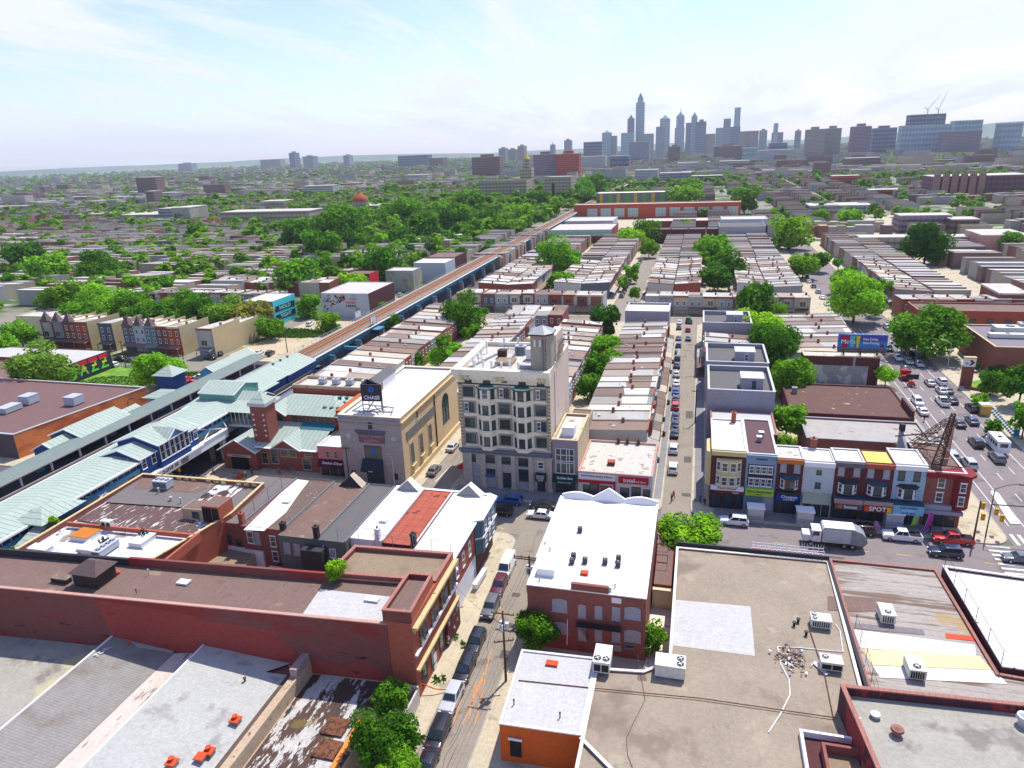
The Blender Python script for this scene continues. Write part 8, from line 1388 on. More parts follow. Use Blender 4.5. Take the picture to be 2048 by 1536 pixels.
for k, (u, v, i, lab) in enumerate(PL): x, y = gp(u, v, .13); o = bpy.data.objects.new('person', PM[i]); COL.objects.link(o); o.location = (x,y,.13 if u not in (1343,1347,1859,1848) else .02); o.rotation_euler = (0,0,k*1.3); tag(o, 'person '+lab, 'person')
# ================================================================ STREET FURNITURE
def pole(u, v, h, lab, arms=(), z=.13, trans=True, lean=0):
    x, y = gp(u, v, z); o = empty('utility_pole', (x,y,z), lab, 'utility pole'); MB().tube((x,y,z),(x+lean,y,z+h),.17,.11,n=8).build('pole', M_WOOD, o)
    for (dz, l_, a) in arms: c, s = math.cos(a), math.sin(a); q = MB(); q.bar((x-l_*c+lean,y-l_*s,z+h-dz),(x+l_*c+lean,y+l_*s,z+h-dz),.12,.14); [q.tube((x+t*l_*c+lean,y+t*l_*s,z+h-dz+.05),(x+t*l_*c+lean,y+t*l_*s,z+h-dz+.3),.05,n=5) for t in (-.95,-.5,.5,.95)]; q.build('crossarm', M_WOOD, o)
    if trans:
        for a in (0.3,2.3,4.4): MB().cyl(x+.45*math.cos(a)+lean,y+.45*math.sin(a),z+h-2.6,z+h-1.7,.24,n=10).build('transformer', M_METAL, o)
    return o
pole(1012,1362,10.2,'wooden utility pole with three grey transformers and two crossarms on the side street',((.4,1.4,0),(4.3,1.2,.4)))
pole(1062,1225,9.2,'wooden utility pole with long side crossarm beside the white van',((.3,2.2,0),(.6,2.2,0)))
for (u, v, h, lab, ar) in [(1945,1088,7.6,'black leaning utility pole beside the red pickup',()),(1390,845,8.2,'thin wooden pole on the right pavement of the parked car street',((.5,1,0),)),(1398,745,8,'second wooden pole up the parked car street',((.5,1,0),)),(866,855,7.2,'slim dark pole against the bank side wall',()),(415,700,8,'wooden pole in front of the turreted houses',()),(252,735,9,'tall wooden pole behind the lettered mural lawn',((.5,1,0),)),(575,705,8,'wooden pole on the sandy lot',()),(370,735,6,'brown street pole near the bushy station tree',()),(700,968,8,'leaning wooden pole with barber shop flags near the diner',((.3,.8,0),))]: pole(u, v, h, lab, ar, trans=False)
def lamp(u, v, h, reach, ang, lab, m=M_METAL):
    x, y = gp(u, v, .13); o = empty('street_lamp', (x,y,.13), lab, 'street lamp'); MB().tube((x,y,.13),(x,y,h),.12,.08,n=8).build('pole', m, o); c, s = math.cos(ang), math.sin(ang); q = MB(); pp = [(x+reach*t*c,y+reach*t*s,h+1.1*math.sin(t*1.57)) for t in (0,.25,.5,.75,1)]; q.path(pp, .06); q.build('arm', m, o); MB().cbox((pp[-1][0]+.25*c,pp[-1][1]+.25*s,h+.98),(.7 if abs(c) > .5 else .3,.3 if abs(c) > .5 else .7,.16)).build('lamp_head', m, o); return x, y, o
m_dg = mat('dark_green_metal', (.06,.08,.07), var=0)
x, y, o = lamp(1971,1073,8.6,3.2,0,'tall dark street lamp with traffic signals at the junction corner',m_dg)
q = MB(); q.bar((x,y,5.9),(x+9,y-.3,6.2),.14,.16); q.build('signal_arm', m_dg, o); m_sig = mat('signal_yellow', al(245,185,30,.75), var=0)
def signal(x, y, z, lab, m=m_sig):
    o = empty('traffic_light', (x,y,z), lab, 'traffic light'); MB().box(x-.25,y-.2,z,x+.25,y+.2,z+1.15).build('housing', m, o)
    for k, c_ in enumerate(((.5,.02,.02),(.5,.3,.02),(.02,.3,.05))): MB().tube((x,y-.26,z+.95-.35*k),(x,y-.2,z+.95-.35*k),.12,n=10).build('lens', mat('lens%d' % k, c_, var=0), o)
for k, (u, v, z) in enumerate([(2003,1043,3),(1992,1030,3.2),(1965,1040,3),(1965,1018,3.4),(350,940,3.4),(358,943,3.0)]): x_, y_ = gp(u, v, z); signal(x_, y_, z, ['yellow traffic light low on the junction lamp pole, right one','yellow traffic light beside the lamp pole, left one','small signal head near the black pole, lower','small signal head near the black pole, upper','yellow traffic light hanging under the station bridge, left one','yellow traffic light hanging under the station bridge, right one'][k])
cb = empty('signal_mast', (*gp(357,965,.1),.1), 'black signal mast standing below the station bridge', 'signal mast'); x_, y_ = gp(357,965,.1); MB().tube((x_,y_,.1),(x_,y_,3.4),.1).build('pole', M_BLACK, cb)
lamp(1895,735,7,2.2,math.pi,'pale street lamp on the right pavement below the huge tree'); lamp(268,862,7.6,1.0,0,'black car park lamp in front of the orange store wall',M_BLACK); lamp(575,760,7,1.5,math.pi,'pale lamp at the far end of the platform')
lamp(790,975,6.2,.8,math.pi,'white street lamp in front of the bank'); lamp(1343,1095,5.2,.4,0,'black street lamp standing in the lime tree',M_BLACK)
def kiosk(u, v, lab, m):
    x, y = gp(u, v, .2); o = empty('newsstand', (x,y,.13), lab, 'kiosk'); MB().box(x-1.3,y-.9,.13,x+1.3,y+.9,2.6).build('body', m, o); MB().box(x-1.45,y-1.1,2.6,x+1.45,y+1.1,2.78).build('roof', M_WHITE, o); MB().box(x-1.2,y-.96,.5,x+1.2,y-.905,1.3).build('shutter', M_BOARD, o)
kiosk(1510,1038,'first metal newsstand from the lime tree in front of the green shop sign',M_METAL); kiosk(1608,1045,'second newsstand with pale roof before the cream awning',M_METAL); kiosk(1785,1050,'third newsstand between the lime feather flags',M_METAL)
for (u, v, lab, m_) in [(1784,1052,'left lime green feather flag beside the third newsstand',m_lime),(1820,1056,'right lime green feather flag before the pale blue house',m_lime),(1846,1064,'magenta feather flag beside the white pickup',mat('magenta', al(200,60,180,.7), var=0))]:
    x, y = gp(u, v, .13); o = empty('feather_flag', (x,y,.13), lab, 'flag'); MB().tube((x,y,.13),(x+.5,y,3.6),.03,n=5).build('pole', M_METAL, o); q = MB(); q.add([(x+.05,y-.02,.6),(x+.75,y-.02,.7),(x+1.15,y-.02,3.2),(x+.85,y-.02,3.8),(x+.5,y-.02,3.6)], [(0,1,2,3,4)]); q.add([(x+.05,y+.02,.6),(x+.75,y+.02,.7),(x+1.15,y+.02,3.2),(x+.85,y+.02,3.8),(x+.5,y+.02,3.6)], [(4,3,2,1,0)]); q.build('flag', m_, o)
x, y = gp(1751,1055,.13); o = empty('street_stall', (x,y,.13), 'small pink and purple vendor heap on the kerb', 'stall'); MB().cyl(x,y,.13,1.3,.8,.2,n=9).build('goods', mat('pink_goods', al(215,150,190,.65), var=.4, sc=4, det=1), o)
x, y = gp(475,955,.13); o = empty('barrier_crate', (x,y,.13), 'orange and grey construction barrier on the corner', 'barrier'); MB().box(x-1,y-.5,.13,x+.2,y+.5,1.1).build('box', M_STEEL, o); MB().box(x+.21,y-.5,.13,x+1.1,y+.5,1.0).build('panel', M_ORANGE, o)
for k, (u, v) in enumerate([(442,955),(523,955),(546,957)]): x, y = gp(u, v, .13); o = empty('traffic_cone', (x,y,.13), ['left','middle','right'][k]+' orange traffic cone on the station plaza', 'cone'); MB().cyl(x,y,.17,.85,.2,.04,n=8).build('cone', M_ORANGE, o); MB().box(x-.25,y-.25,.13,x+.25,y+.25,.17).build('base', M_BLACK, o)
x, y = gp(1985,812,.13); o = empty('wooden_crate_stall', (*gp(1968,825,.13),.13), 'wooden crate shed beside the bike racks', 'crate'); x, y = gp(1968,828,.13); MB().box(x-1,y-1,.13,x+1,y+1,2.3).build('crate', mat('yellow_wood', al(220,175,95,.66), var=.15), o); MB().box(x-1.1,y-.5,2.303,x+1.1,y+1.6,2.5).build('lid', M_METAL, o)
for k in range(15):
    x, y = gp(1978+k*3.6, 815+k*4.0, .13); q = MB(); q.tube((x-.28,y,.38),(x+.28,y,.8),.03,n=4); q.tube((x+.28,y,.8),(x+.45,y,.38),.03,n=4); q.tube((x-.45,y,.38),(x-.28,y,.38),.03,n=4)
    for s_ in (-.45,.45): q.tube((x+s_,y-.02,.36),(x+s_,y+.02,.36),.26,n=10)
    tag(q.build('bicycle', m_fasc), f'{ORD[k]} blue rental bicycle in the long rack beside the lawn, counted from its far end'.replace('nearest','first'), 'bicycle', 'rental bicycles in the rack')
for k, (u, v) in enumerate([(2032,872),(2030,818)]): x, y = gp(u, v, .13); o = empty('information_totem', (x,y,.13), ['tall blue','smaller blue'][k]+' information totem by the bike rack', 'totem'); MB().box(x-.5,y-.15,.13,x+.5,y+.15,2.9-k).build('panel', mat('bright_blue'), o); MB().box(x-.4,y-.17,1.6,x+.4,y-.153,2.2).build('screen', M_WHITE, o)
for k, (u, v, r0, r1) in enumerate([(941,968,.8,0),(1128,975,.5,0)]): x, y = gp(u, v, .13); o = empty('trash_bin', (x,y,.13), ['black barrel at the hotel corner','blue barrel under the green awning'][k], 'bin'); MB().cyl(x,y,.13,1.1,.35,.4,n=10).build('barrel', M_BLACK if k == 0 else m_blue, o)
o = empty('red_umbrella', (*gp(925,950,.13),.13), 'red umbrella stall at the hotel corner', 'umbrella'); x, y = gp(925,952,.13); MB().tube((x,y,.13),(x,y,2.6),.04).build('pole', M_STEEL, o); MB().cyl(x,y,2.1,2.8,1.1,.05,n=8).build('canopy', _mats['bright_red'], o)
for k, (x, y, l_, lab) in enumerate([(1.9,118,4,'')][:0]): pass
# small front garden clutter along the cross street pavements: planters
r_ = random.Random(31)
for k in range(8): y = 138+k*11+r_.uniform(-4,4); o = empty('planter', (-6.0+r_.uniform(-.3,.6),y,.13), 'small planter with bush on the left pavement of the parked car street', 'planter', 'planters along the pavement'); MB().box(o.location.x-.35,y-.35,.13,o.location.x+.35,y+.35,.6).build('box', M_RUST, o); c = local(o, 'bush', CR['low'][0], (0,0,.8)); c.scale = (.5,.5,.45)
# overhead wires
w1, w2 = (-20.6,67.2), (-20.5,80.4)
def wires(P, Q, z0, z1, n, lab, off=.5, sag=.6):
    o = empty('overhead_wires', (P[0],P[1],z0), lab, 'wires')
    for k in range(n):
        q = MB(); pts = []
        for i in range(9): t = i/8; pts.append((P[0]+(Q[0]-P[0])*t+(k-(n-1)/2)*off, P[1]+(Q[1]-P[1])*t, z0+(z1-z0)*t-sag*4*t*(1-t)))
        q.path(pts, .018, n=3); q.build('wire', M_BLACK, o)
wires((-20.6,67.2), (-20.5,80.4), 9.9, 9.0, 3, 'short span of wires between the two side street poles'); wires((-20.6,67.2), (-22.5,35), 9.9, 9.5, 3, 'wires running from the transformer pole to the bottom edge'); wires((-20.6,67.2), (-30,75), 8.2, 8, 1, 'single wire from the transformer pole to the brick facade', 0); wires((44.1,111.9),(60,100),7.4,7,2,'wires leaving the black pole over the junction')
hs_ = empty('orange_hose', (-29,62,.5), 'thin orange tube leaning from the brick wall to the pavement', 'hose'); MB().path([(*gp(838,1365,1.6),1.6),(*gp(870,1378,.8),.8),(*gp(900,1380,.3),.3)], .07).build('tube', M_ORANGE, hs_)
# ================================================================ FAR BUILDINGS
def wmat(name, c, k=.62, z=3.6, x=3.4, mu=.5, glass=False): return mat(name, al(*c,k), rough=.35 if glass else .8, spec=.6 if glass else .3, var=.08, sc=.05, lines=[(2,z,z*.45,mu),(0,x,x*.35,.8)])
def far(name, u0, u1, vt, vb, dep, lab, m, cat='building', D=None, roof=None, group=None, top=None, part=None):
    if D is None: _, D = gp((u0+u1)/2, vb, 0)
    x0, zt = wy(u0, (vt), D); x1, _ = wy(u1, vt, D); _, zt = wy((u0+u1)/2, vt, D); zt = max(zt, 4)
    xc = (x0+x1)/2; o = empty(name, (xc,D,0), lab, cat, group); q = MB(); q.box(x0,D,-.02,x1,D+dep,zt); q.build('wall', m, o)
    rf = roof or m_roofg; MB().box(x0-.2,D-.2,zt+.005,x1+.2,D+dep+.2,zt+max(.6,zt*.012)).build('roof', rf, o); w_ = x1-x0
    if top == 'box': MB().box(xc-w_*.22,D+dep*.3,zt+.6,xc+w_*.22,D+dep*.7,zt+zt*.07+2).build('plant_room', m, o)
    if top in ('pyr','spire','step'):
        s = w_*.42 if top == 'step' else w_*.5; zz = zt+.6; yc = D+dep/2
        if top == 'step': MB().box(xc-w_*.32,D+dep*.15,zz,xc+w_*.32,D+dep*.85,zz+zt*.08).build('setback', m, o); zz += zt*.08
        q = MB(); h_ = part or zt*.12; q.add([(xc-s*.8,yc-s*.8,zz),(xc+s*.8,yc-s*.8,zz),(xc+s*.8,yc+s*.8,zz),(xc-s*.8,yc+s*.8,zz),(xc,yc,zz+h_)], [(0,1,4),(1,2,4),(2,3,4),(3,0,4)]); q.build('crown', m, o)
        if top == 'spire': MB().tube((xc,yc,zz+h_*.8),(xc,yc,zz+h_+zt*.12),zt*.006+1,.4).build('spire', m, o)
    return o, x0, x1, D, zt
t_blue = wmat('tower_blue', (165,190,210), .62, 14, 9, .7, True); t_teal = wmat('tower_teal', (160,195,208), .62, 14, 9, .7, True); t_grey = wmat('tower_grey', (178,184,194)); t_dark = wmat('tower_dark', (140,150,168), .62, 12, 8, .6); t_tan = wmat('tower_tan', (196,188,182)); t_brown = wmat('tower_brown', (160,134,128)); t_white = wmat('tower_white', (215,218,222)); t_purp = wmat('tower_mauve', (172,152,165)); t_org = wmat('tower_orange', (215,105,85))  # tower colours lightened to paint in distance haze instead of denser air
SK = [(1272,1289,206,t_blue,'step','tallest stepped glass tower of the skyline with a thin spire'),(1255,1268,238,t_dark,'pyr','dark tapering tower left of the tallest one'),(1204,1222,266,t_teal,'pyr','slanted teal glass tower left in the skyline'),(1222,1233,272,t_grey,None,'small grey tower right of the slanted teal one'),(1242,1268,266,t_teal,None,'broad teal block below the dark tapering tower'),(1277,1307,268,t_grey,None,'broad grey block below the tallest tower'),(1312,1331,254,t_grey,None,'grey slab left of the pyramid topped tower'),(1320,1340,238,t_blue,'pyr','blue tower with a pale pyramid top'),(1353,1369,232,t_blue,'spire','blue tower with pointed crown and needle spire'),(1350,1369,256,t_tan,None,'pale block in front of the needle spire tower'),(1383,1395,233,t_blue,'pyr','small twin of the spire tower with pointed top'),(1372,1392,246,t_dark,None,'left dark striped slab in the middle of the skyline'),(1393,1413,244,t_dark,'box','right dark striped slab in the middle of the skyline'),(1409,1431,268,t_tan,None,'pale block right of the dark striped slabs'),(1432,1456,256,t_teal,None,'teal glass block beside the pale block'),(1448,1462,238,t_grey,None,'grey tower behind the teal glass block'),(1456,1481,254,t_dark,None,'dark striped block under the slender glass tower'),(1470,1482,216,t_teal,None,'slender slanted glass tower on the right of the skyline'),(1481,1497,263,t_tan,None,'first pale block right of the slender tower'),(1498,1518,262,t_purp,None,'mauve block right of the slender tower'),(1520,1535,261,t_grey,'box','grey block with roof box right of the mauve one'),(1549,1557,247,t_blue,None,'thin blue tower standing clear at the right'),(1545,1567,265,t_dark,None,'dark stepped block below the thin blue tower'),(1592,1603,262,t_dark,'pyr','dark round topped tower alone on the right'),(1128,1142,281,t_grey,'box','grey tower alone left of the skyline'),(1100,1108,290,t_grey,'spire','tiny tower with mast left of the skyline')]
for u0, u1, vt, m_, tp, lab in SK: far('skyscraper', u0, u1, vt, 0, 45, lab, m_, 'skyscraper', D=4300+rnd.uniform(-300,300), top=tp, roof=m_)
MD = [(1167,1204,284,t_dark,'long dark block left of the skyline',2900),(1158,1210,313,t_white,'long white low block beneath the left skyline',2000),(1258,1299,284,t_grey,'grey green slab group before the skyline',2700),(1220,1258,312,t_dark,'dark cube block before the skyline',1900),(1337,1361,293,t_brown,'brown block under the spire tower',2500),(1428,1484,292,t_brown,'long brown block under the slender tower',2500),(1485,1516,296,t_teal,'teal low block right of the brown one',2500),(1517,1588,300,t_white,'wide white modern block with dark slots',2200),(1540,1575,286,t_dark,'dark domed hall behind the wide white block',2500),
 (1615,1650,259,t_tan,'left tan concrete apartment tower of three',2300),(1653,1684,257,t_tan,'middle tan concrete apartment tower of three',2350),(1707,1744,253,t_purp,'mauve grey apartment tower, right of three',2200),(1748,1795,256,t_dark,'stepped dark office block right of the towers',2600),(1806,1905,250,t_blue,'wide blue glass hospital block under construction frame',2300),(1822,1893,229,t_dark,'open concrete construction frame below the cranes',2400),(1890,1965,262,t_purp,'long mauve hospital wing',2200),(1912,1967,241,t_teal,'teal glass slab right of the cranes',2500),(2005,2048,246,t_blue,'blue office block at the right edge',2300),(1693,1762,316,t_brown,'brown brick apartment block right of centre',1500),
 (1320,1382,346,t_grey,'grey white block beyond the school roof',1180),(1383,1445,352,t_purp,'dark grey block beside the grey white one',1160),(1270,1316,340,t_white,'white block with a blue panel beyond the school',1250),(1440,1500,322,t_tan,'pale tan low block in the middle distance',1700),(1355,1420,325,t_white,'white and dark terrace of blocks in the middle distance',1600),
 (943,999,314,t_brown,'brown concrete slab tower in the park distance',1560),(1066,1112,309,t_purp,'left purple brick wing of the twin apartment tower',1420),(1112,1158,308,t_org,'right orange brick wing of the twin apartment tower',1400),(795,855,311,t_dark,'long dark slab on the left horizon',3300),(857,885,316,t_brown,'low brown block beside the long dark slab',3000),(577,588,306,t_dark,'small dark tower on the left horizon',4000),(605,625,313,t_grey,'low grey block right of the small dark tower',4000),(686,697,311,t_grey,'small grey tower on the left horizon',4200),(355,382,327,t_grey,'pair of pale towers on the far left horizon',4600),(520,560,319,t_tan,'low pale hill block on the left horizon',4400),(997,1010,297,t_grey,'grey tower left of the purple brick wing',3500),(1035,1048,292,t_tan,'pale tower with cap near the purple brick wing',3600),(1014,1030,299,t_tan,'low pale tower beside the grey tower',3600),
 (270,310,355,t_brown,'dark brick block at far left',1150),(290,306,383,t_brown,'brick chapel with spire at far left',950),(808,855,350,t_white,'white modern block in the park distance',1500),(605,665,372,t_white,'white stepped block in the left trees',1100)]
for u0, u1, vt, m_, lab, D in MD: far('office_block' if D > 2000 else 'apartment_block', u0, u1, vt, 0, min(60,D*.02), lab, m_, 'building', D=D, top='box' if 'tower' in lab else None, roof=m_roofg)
# cranes on the construction frame
for k, (u, v, u2, v2) in enumerate([(1856,219,1883,187),(1877,219,1896,181)]):
    D = 2400; x, z = wy(u, v, D); x2, z2 = wy(u2, v2, D); xb, zb = wy(u-1, 232, D); o = empty('tower_crane', (x,D,zb), ['left','right'][k]+' luffing tower crane on the construction frame', 'crane'); MB().tube((xb,D,zb-3),(x,D,z),1.3,n=4).build('mast', M_STEEL, o); MB().tube((x,D,z),(x2,D,z2),1.0,.5,n=4).build('jib', M_STEEL, o); MB().tube((x,D,z),(x-9,D,z+6),1.2,n=4).build('counter_jib', M_STEEL, o)
# school -------------------------------------------------------------------
m_sch = mat('school_orange_brick', al(205,95,65,.66), var=.06, sc=.3); m_schg = mat('school_panel', al(200,215,205,.68), var=.06, sc=.4, lines=[(0,3.2,.3,.7),(2,3.4,.4,.75)])
sc_ = block('school', 'long orange brick school wing with white panel bays and flat white roof', 'school', (-110,33,640,658), 13, m_sch, m_roofg, par=.6, th=.6, cope=m_cream, z0=0)
for k in range(11):
    if k not in (4,): x = -98+k*12; MB().box(x,639.9,2,x+9,639.99,9.5).build('window_bay', m_schg, sc_)
g = block('school_hall', 'low school hall with red brick base and pale curved roof beside the tracks', 'school', (-100,-57,478,520), 9, mat('school_red_brick', al(150,70,60,.64), var=.06), m_roofg, par=.4, th=.4); MB().box(-100.2,477.8,4.8,-56.8,477.99,9.1).build('white_band', m_schg, g)
block('school_hall', 'second pale roofed school hall behind the first', 'school', (-98,-62,528,560), 10, m_palewall, m_roofg, par=.4, th=.4); block('school_hall', 'low red brick school link with pale roof', 'school', (-42,18,560,585), 6, mat('school_red_brick'), m_roofg, par=.4, th=.4); block('warehouse', 'windowless grey block at the school corner', 'building', (12,40,470,500), 11, m_greys, m_grey, par=.5, th=.4); block('warehouse', 'pale blank block behind the grey one at the school corner', 'building', (14,44,505,530), 12, m_palewall, m_roofg, par=.5, th=.4)
yb = block('school', 'grey school annex with yellow and green panels behind the orange wing', 'school', (-108,-22,765,790), 15, mat('annex_grey', al(150,150,155,.62)), m_croof, par=.5, th=.5)
for k in range(9): x = -104+k*9; MB().box(x,764.8,3,x+(3.5 if k%2 == 0 else 4.5),764.98,14).build('colour_panel', _mats['bright_yellow'] if k%2 == 0 else mat('panel_green', al(130,190,90,.68)), yb)
sheet('lawn', [[(-103,462),(-45,462),(-45,474),(-103,474)],[(-330,905),(-180,905),(-180,935),(-330,935)]], .15, m_grass)
for k in range(6): h_ = block('twin_house', f'{ORD[k]} gabled brown brick house from the left before the school'.replace('nearest','first'), 'house', (-52+k*11.3,-41.2+k*11.3,476,488), 9, m_brickd, m_grey, par=.3, th=.3, group=None) if k < 6 and -52+k*11.3 < 8 else None
# stone institution with gilded cupola
m_inst = wmat('buff_stone', (200,188,165), .62, 4.2, 4.5, .62)
for (a, lab) in [((-275,-212,885,915),'left buff stone hall of the institution with rows of windows'),((-205,-168,955,1000),'right buff stone hall of the institution')]: block('institution', lab, 'building', a, 26, m_inst, m_roofg, par=1, th=.8)
cu = empty('cupola_tower', (-222,960,0), 'stone clock tower with gilded dome above the institution', 'tower'); x, _ = wy(1053, 340, 960); MB().box(x-8,955,0,x+8,971,38).build('base', m_inst, cu); MB().cyl(x,963,38,50,5,4.4,n=12).build('drum', m_inst, cu); MB().cyl(x,963,50,54,4.8,2.2,n=14).cyl(x,963,54,57,2.2,.4,n=10).build('gilded_dome', mat('gilding', al(240,200,80,.7), metal=.3, rough=.4, var=0), cu); MB().tube((x,963,57),(x,963,61),.4).build('finial', _mats['gilding'], cu)
x, y = gp(1107, 410, 0); o = empty('chimney_stack', (x,y,0), 'tall dark brick chimney stack before the institution', 'chimney'); _, zt = wy(1107, 366, y); MB().tube((x,y,0),(x,y,zt),2.4,1.8,n=10).build('stack', mat('stack_brick', al(110,75,70,.6)), o)
# left institutions
for (u0, u1, vt, vb, dep, lab, m_) in [(440,617,424,456,28,'long pale stone building with window rows left of the park',m_inst),(520,567,403,424,24,'raised pavilion of the long pale stone building',m_inst),(150,312,428,440,20,'long low pale building in the far left trees',m_inst),(240,345,430,446,20,'low grey wing before the concrete block',t_grey),(343,378,416,449,30,'plain concrete block end with vertical glass strip',m_conc),(315,343,418,447,26,'grey panelled side of the concrete block',t_grey),(700,800,412,436,30,'classical stone building with grey roof and dome',m_inst)]: far('institution', u0, u1, vt, vb, dep, lab, m_)
x, y = gp(717, 440, 0); x, zt = wy(717, 402, y+10); o = empty('dome', (x,y+10,zt-6), 'rust coloured dome on the classical stone building', 'dome'); MB().cyl(x,y+14,zt-8,zt,9,8.6,n=16).build('drum', m_inst, o); q = MB(); [q.cyl(x,y+14,zt+k*2.2,zt+(k+1)*2.2,8.6*math.cos(k*.38),8.6*math.cos((k+1)*.38),n=16) for k in range(4)]; q.build('shell', mat('rust_dome', al(190,95,60,.62), var=.1), o); MB().cyl(x,y+14,zt+8,zt+13,1.6,.3,n=8).build('lantern', m_inst, o)
# brown gothic school at right and apartment rows
gs = far('gothic_school', 1868, 2060, 352, 392, 40, 'long mauve brown gothic school with buttress towers at the right', wmat('gothic_brick', (140,100,110), .62, 5, 5, .7))
o, x0, x1, D, zt = gs
for k in range(6): x = x0+(x1-x0)*k*.095; MB().box(x,D-2,0,x+6,D-.01,zt+3).build('buttress_tower', mat('gothic_buttress', al(180,140,130,.62), var=.15), o)
for (u0, u1, vt, vb, dep, lab, m_) in [(1965,2060,472,512,26,'pink and white corner commercial building at the right edge',mat('pink_render', al(215,165,150,.66))),(1880,1965,508,532,22,'tan hall with white roof among the right trees',m_stucco),(2000,2060,590,640,18,'brick end building with pale roof at the right edge',m_brick),(1895,1990,612,640,14,'low orange brown building behind the brick hall',m_brickr),(1620,1745,412,428,30,'long grey blank building among right rows',t_grey),(1740,1810,380,394,18,'orange banded apartment block at the right',t_org),(1665,1720,352,370,18,'red rooftop block in the right distance',t_org),(1800,1905,432,466,16,'mauve brick apartment row before the gothic school',t_purp),(1905,1960,440,470,16,'dark brick apartment row right of the mauve one',t_brown),(1720,1960,452+24,492+10,12,'long terrace with red tile eaves right of the avenue',t_tan)]: far('apartment_block', u0, u1, vt, vb, dep, lab, m_)
# ================================================================ UNCOUNTABLE TOWN AND WOODS
rs = np.random.RandomState(3)
fm = [mat('far_wall_brick', al(178,120,102,.62), var=.15, sc=.1), mat('far_wall_grey', al(190,186,180,.62), var=.15, sc=.1), mat('far_wall_tan', al(205,190,165,.62), var=.15, sc=.1), mat('far_wall_dark', al(150,125,118,.6), var=.15, sc=.1), mat('far_roof_white', al(232,230,228,.7), var=.06, sc=.1), mat('far_roof_grey', al(200,196,188,.64), var=.1, sc=.1), mat('far_roof_tan', al(215,198,172,.64), var=.1, sc=.1), mat('far_roof_brown', al(160,140,126,.6), var=.1, sc=.1)]
class Q:
    def __init__(s): s.V = []; s.M = []
    def box(s, x0, x1, y0, y1, h, wm_, rm_, dz=.5):
        a = [(x0,y0,0),(x1,y0,0),(x1,y1,0),(x0,y1,0),(x0,y0,h),(x1,y0,h),(x1,y1,h-dz),(x0,y1,h-dz)]
        for f, m_ in (((0,1,5,4),wm_),((1,2,6,5),wm_),((3,0,4,7),wm_),((4,5,6,7),rm_)): s.V += [a[i] for i in f]; s.M.append(m_)
qd = Q(); rr = random.Random(77); rooms = []
def inview(x, y): 
    u = (Vector((x,y,-CH+5))); d = u.dot(FW); return d > 0 and -60 < 1024+F*u.dot(RT)/d < 2110
bx0 = [(-93,-69),(-60,-36),(-20,1),(16,40)]; tree_pts = []
def fill(x0, x1, y0, y1, ang, pt=.16, big=.02):
    """a district: rows of houses in blocks"""
    y = y0
    while y < y1:
        x = x0
        while x < x1:
            if rr.random() < .14: tree_pts.append((x+25,y+30,3)); x += 62; continue
            horiz = rr.random() < .15
            for r0 in (0, 26):
                if horiz:
                    xx = x
                    while xx < x+46:
                        if rr.random() > .05 and inview(xx,y+r0): qd.box(xx,xx+5.4,y+r0,y+r0+11,6.6+rr.random()*1.2,rr.choice([0,1,1,2,2,3]),rr.choice([4,5,5,5,6,7]))
                        xx += 5.5
                else:
                    yy = y
                    while yy < y+56:
                        for hx in (0, 12):
                            if rr.random() > .05 and inview(x+r0+hx*.0,yy) and hx == 0: qd.box(x+r0,x+r0+17,yy,yy+5.4,6.6+rr.random()*1.2,rr.choice([0,1,1,2,2,3]),rr.choice([4,5,5,5,6,7]))
                        yy += 5.5
            if rr.random() < pt*3: tree_pts.append((x+rr.uniform(0,46),y+rr.uniform(0,60),rr.uniform(.5,1.5)))
            x += 62
        y += 74
for xa, xb in bx0:
    for y in np.arange(370, 462, 5.4):
        m_ = (xa+xb)/2
        for a, c in ((xa,m_-.2),(m_+.2,xb)): qd.box(a,c,y,y+5.3,7+rr.random()*.6,rr.choice([0,1,2,3]),rr.choice([4,4,5,5,6,7]))
for xa in (84.5,): 
    for y in np.arange(285, 370, 5.1): qd.box(xa,xa+12,y,y+5,7+rr.random()*.6,rr.choice([0,1,2,3]),rr.choice([4,4,5,6,7]))
for xa in (72,84.5):
    for y in np.arange(370, 465, 5.1): qd.box(xa,xa+12,y,y+5,7+rr.random()*.6,rr.choice([0,1,2,3]),rr.choice([4,4,5,6,7]))
for xa in (118,150,182,214,246,278):
    for y in np.arange(270+(xa%5)*8, 465, 5.2):
        if rr.random() > .06: qd.box(xa,xa+20,y,y+5.1,7+rr.random()*1.2,rr.choice([0,1,2,3]),rr.choice([4,4,5,6,7]))
fill(70,420,500,640,0); fill(70,700,660,1500,0); fill(-90,60,820,1500,0,.2); fill(-20,44,505,625,0,.3); fill(-520,-140,372,470,0,.3); fill(-440,-250,262,370,0,.3); fill(-760,-440,300,620,0,.3)
fill(-1000,-330,480,900,0,.6); fill(-1500,-330,900,1500,0,.5)
for k in range(7500):   # farther town: separate roofs thinning out to the horizon
    d = 1300*math.exp(rr.random()*1.75); a = rr.uniform(-.98,.48); x = d*math.sin(a); y = d*math.cos(a); left = a < -.25
    if rr.random() < (.2 if left else .02): continue
    if not inview(x,y): continue
    w_ = rr.uniform(14,60); qd.box(x,x+w_,y,y+rr.uniform(10,26),rr.uniform(7,13) if rr.random() > .04 else rr.uniform(13,24),rr.choice([1,2,2,1,3]),rr.choice([4,5,5,6,7]))
V = np.array(qd.V, dtype=np.float32); me = quads_mesh('distant_rooftops', V, fm[0]); [me.materials.append(m_) for m_ in fm[1:]]; me.polygons.foreach_set('material_index', np.array(qd.M, dtype=np.int32)); me.update()
o = bpy.data.objects.new('distant_rooftops', me); COL.objects.link(o); o['kind'] = 'stuff'
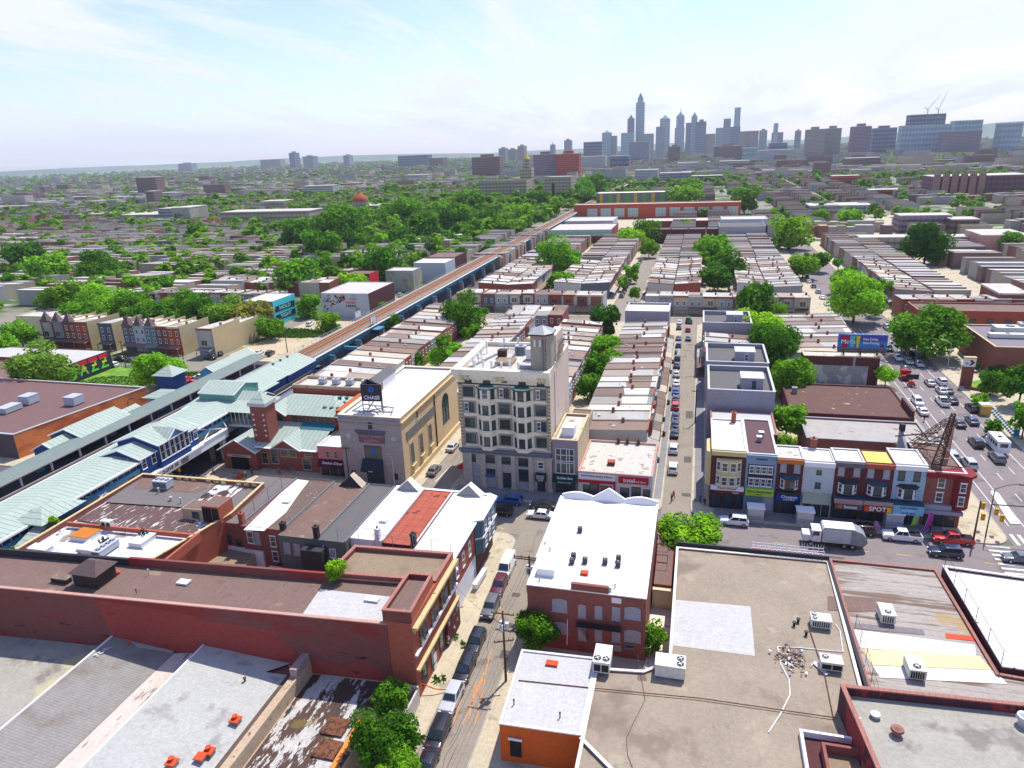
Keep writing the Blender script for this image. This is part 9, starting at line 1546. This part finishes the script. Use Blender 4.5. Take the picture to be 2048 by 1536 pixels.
# far woods: many clumped crowns
P = []
for x, y, n in tree_pts:
    for _ in range(int(max(1, n*3))): P.append((x+rr.gauss(0,14), y+rr.gauss(0,18), rr.uniform(3.2,6)))
def wood(n, x0, x1, y0, y1, r0=4, r1=8):
    for _ in range(n): P.append((rr.uniform(x0,x1), rr.uniform(y0,y1), rr.uniform(r0,r1)))
wood(300,-340,-130,480,880,6,10); wood(120,-360,-120,1000,1350,5,8); wood(200,-760,-340,560,950,5,9); wood(230,-460,-150,290,480,3.8,6.8); wood(150,-900,-430,300,560,4,7); wood(130,-1300,-360,950,1500,6,10); wood(60,-230,-125,385,480,4,6); wood(100,-120,60,1050,1500,5,9); wood(120,60,500,500,1500,4,7); wood(90,-560,-330,380,640,4,7); wood(40,-150,-60,760,1000,5,8)
for k in range(4300):
    d = 1000*math.exp(rr.random()*1.95); a = rr.uniform(-.98,.48); x = d*math.sin(a); y = d*math.cos(a)
    if inview(x,y) and rr.random() < (1 if a < -.15 else .62 if a > .12 else .35): P.append((x,y,rr.uniform(4.2,7)*(1+d/5000)))
tpl = [crown_arrays(s, 90, .26, 9) for s in (31,32,33,34)]; tl = [crown_arrays(s, 34, .42, 7) for s in (41,42)]; out_ = []
for x, y, r in P:
    t = tpl[rs.randint(4)] if y < 1500 else tl[rs.randint(2)]; a = rs.rand()*6.28; c, s = math.cos(a), math.sin(a)
    v = t.copy(); vx = v[:,0]*c-v[:,1]*s; vy = v[:,0]*s+v[:,1]*c; out_.append(np.stack([vx*r+x, vy*r+y, v[:,2]*r*.85+r*.95], 1))
M_LF2 = leaf_mat('far_leaf_green', (0.05,0.13,0.018), (0.19,0.36,0.03)); M_LF2.node_tree.nodes['Noise Texture'].inputs['Scale'].default_value = .06
o = bpy.data.objects.new('distant_woodland', quads_mesh('distant_woodland', np.concatenate(out_), M_LF2)); COL.objects.link(o); o['kind'] = 'stuff'
# ================================================================ HAZE
hz_ = bpy.data.materials.new('haze'); hz_.use_nodes = True; t = hz_.node_tree; t.nodes.clear(); o_ = t.nodes.new('ShaderNodeOutputMaterial'); pv = t.nodes.new('ShaderNodeVolumePrincipled'); pv.inputs['Color'].default_value = (.80,.88,.97,1); pv.inputs['Density'].default_value = 6e-5; pv.inputs['Anisotropy'].default_value = .1; t.links.new(pv.outputs[0], o_.inputs['Volume'])
HX = 12600; b = MB().box(-HX,-700,-1.5,HX,12700,560); o = b.build('haze', hz_); o['kind'] = 'stuff'
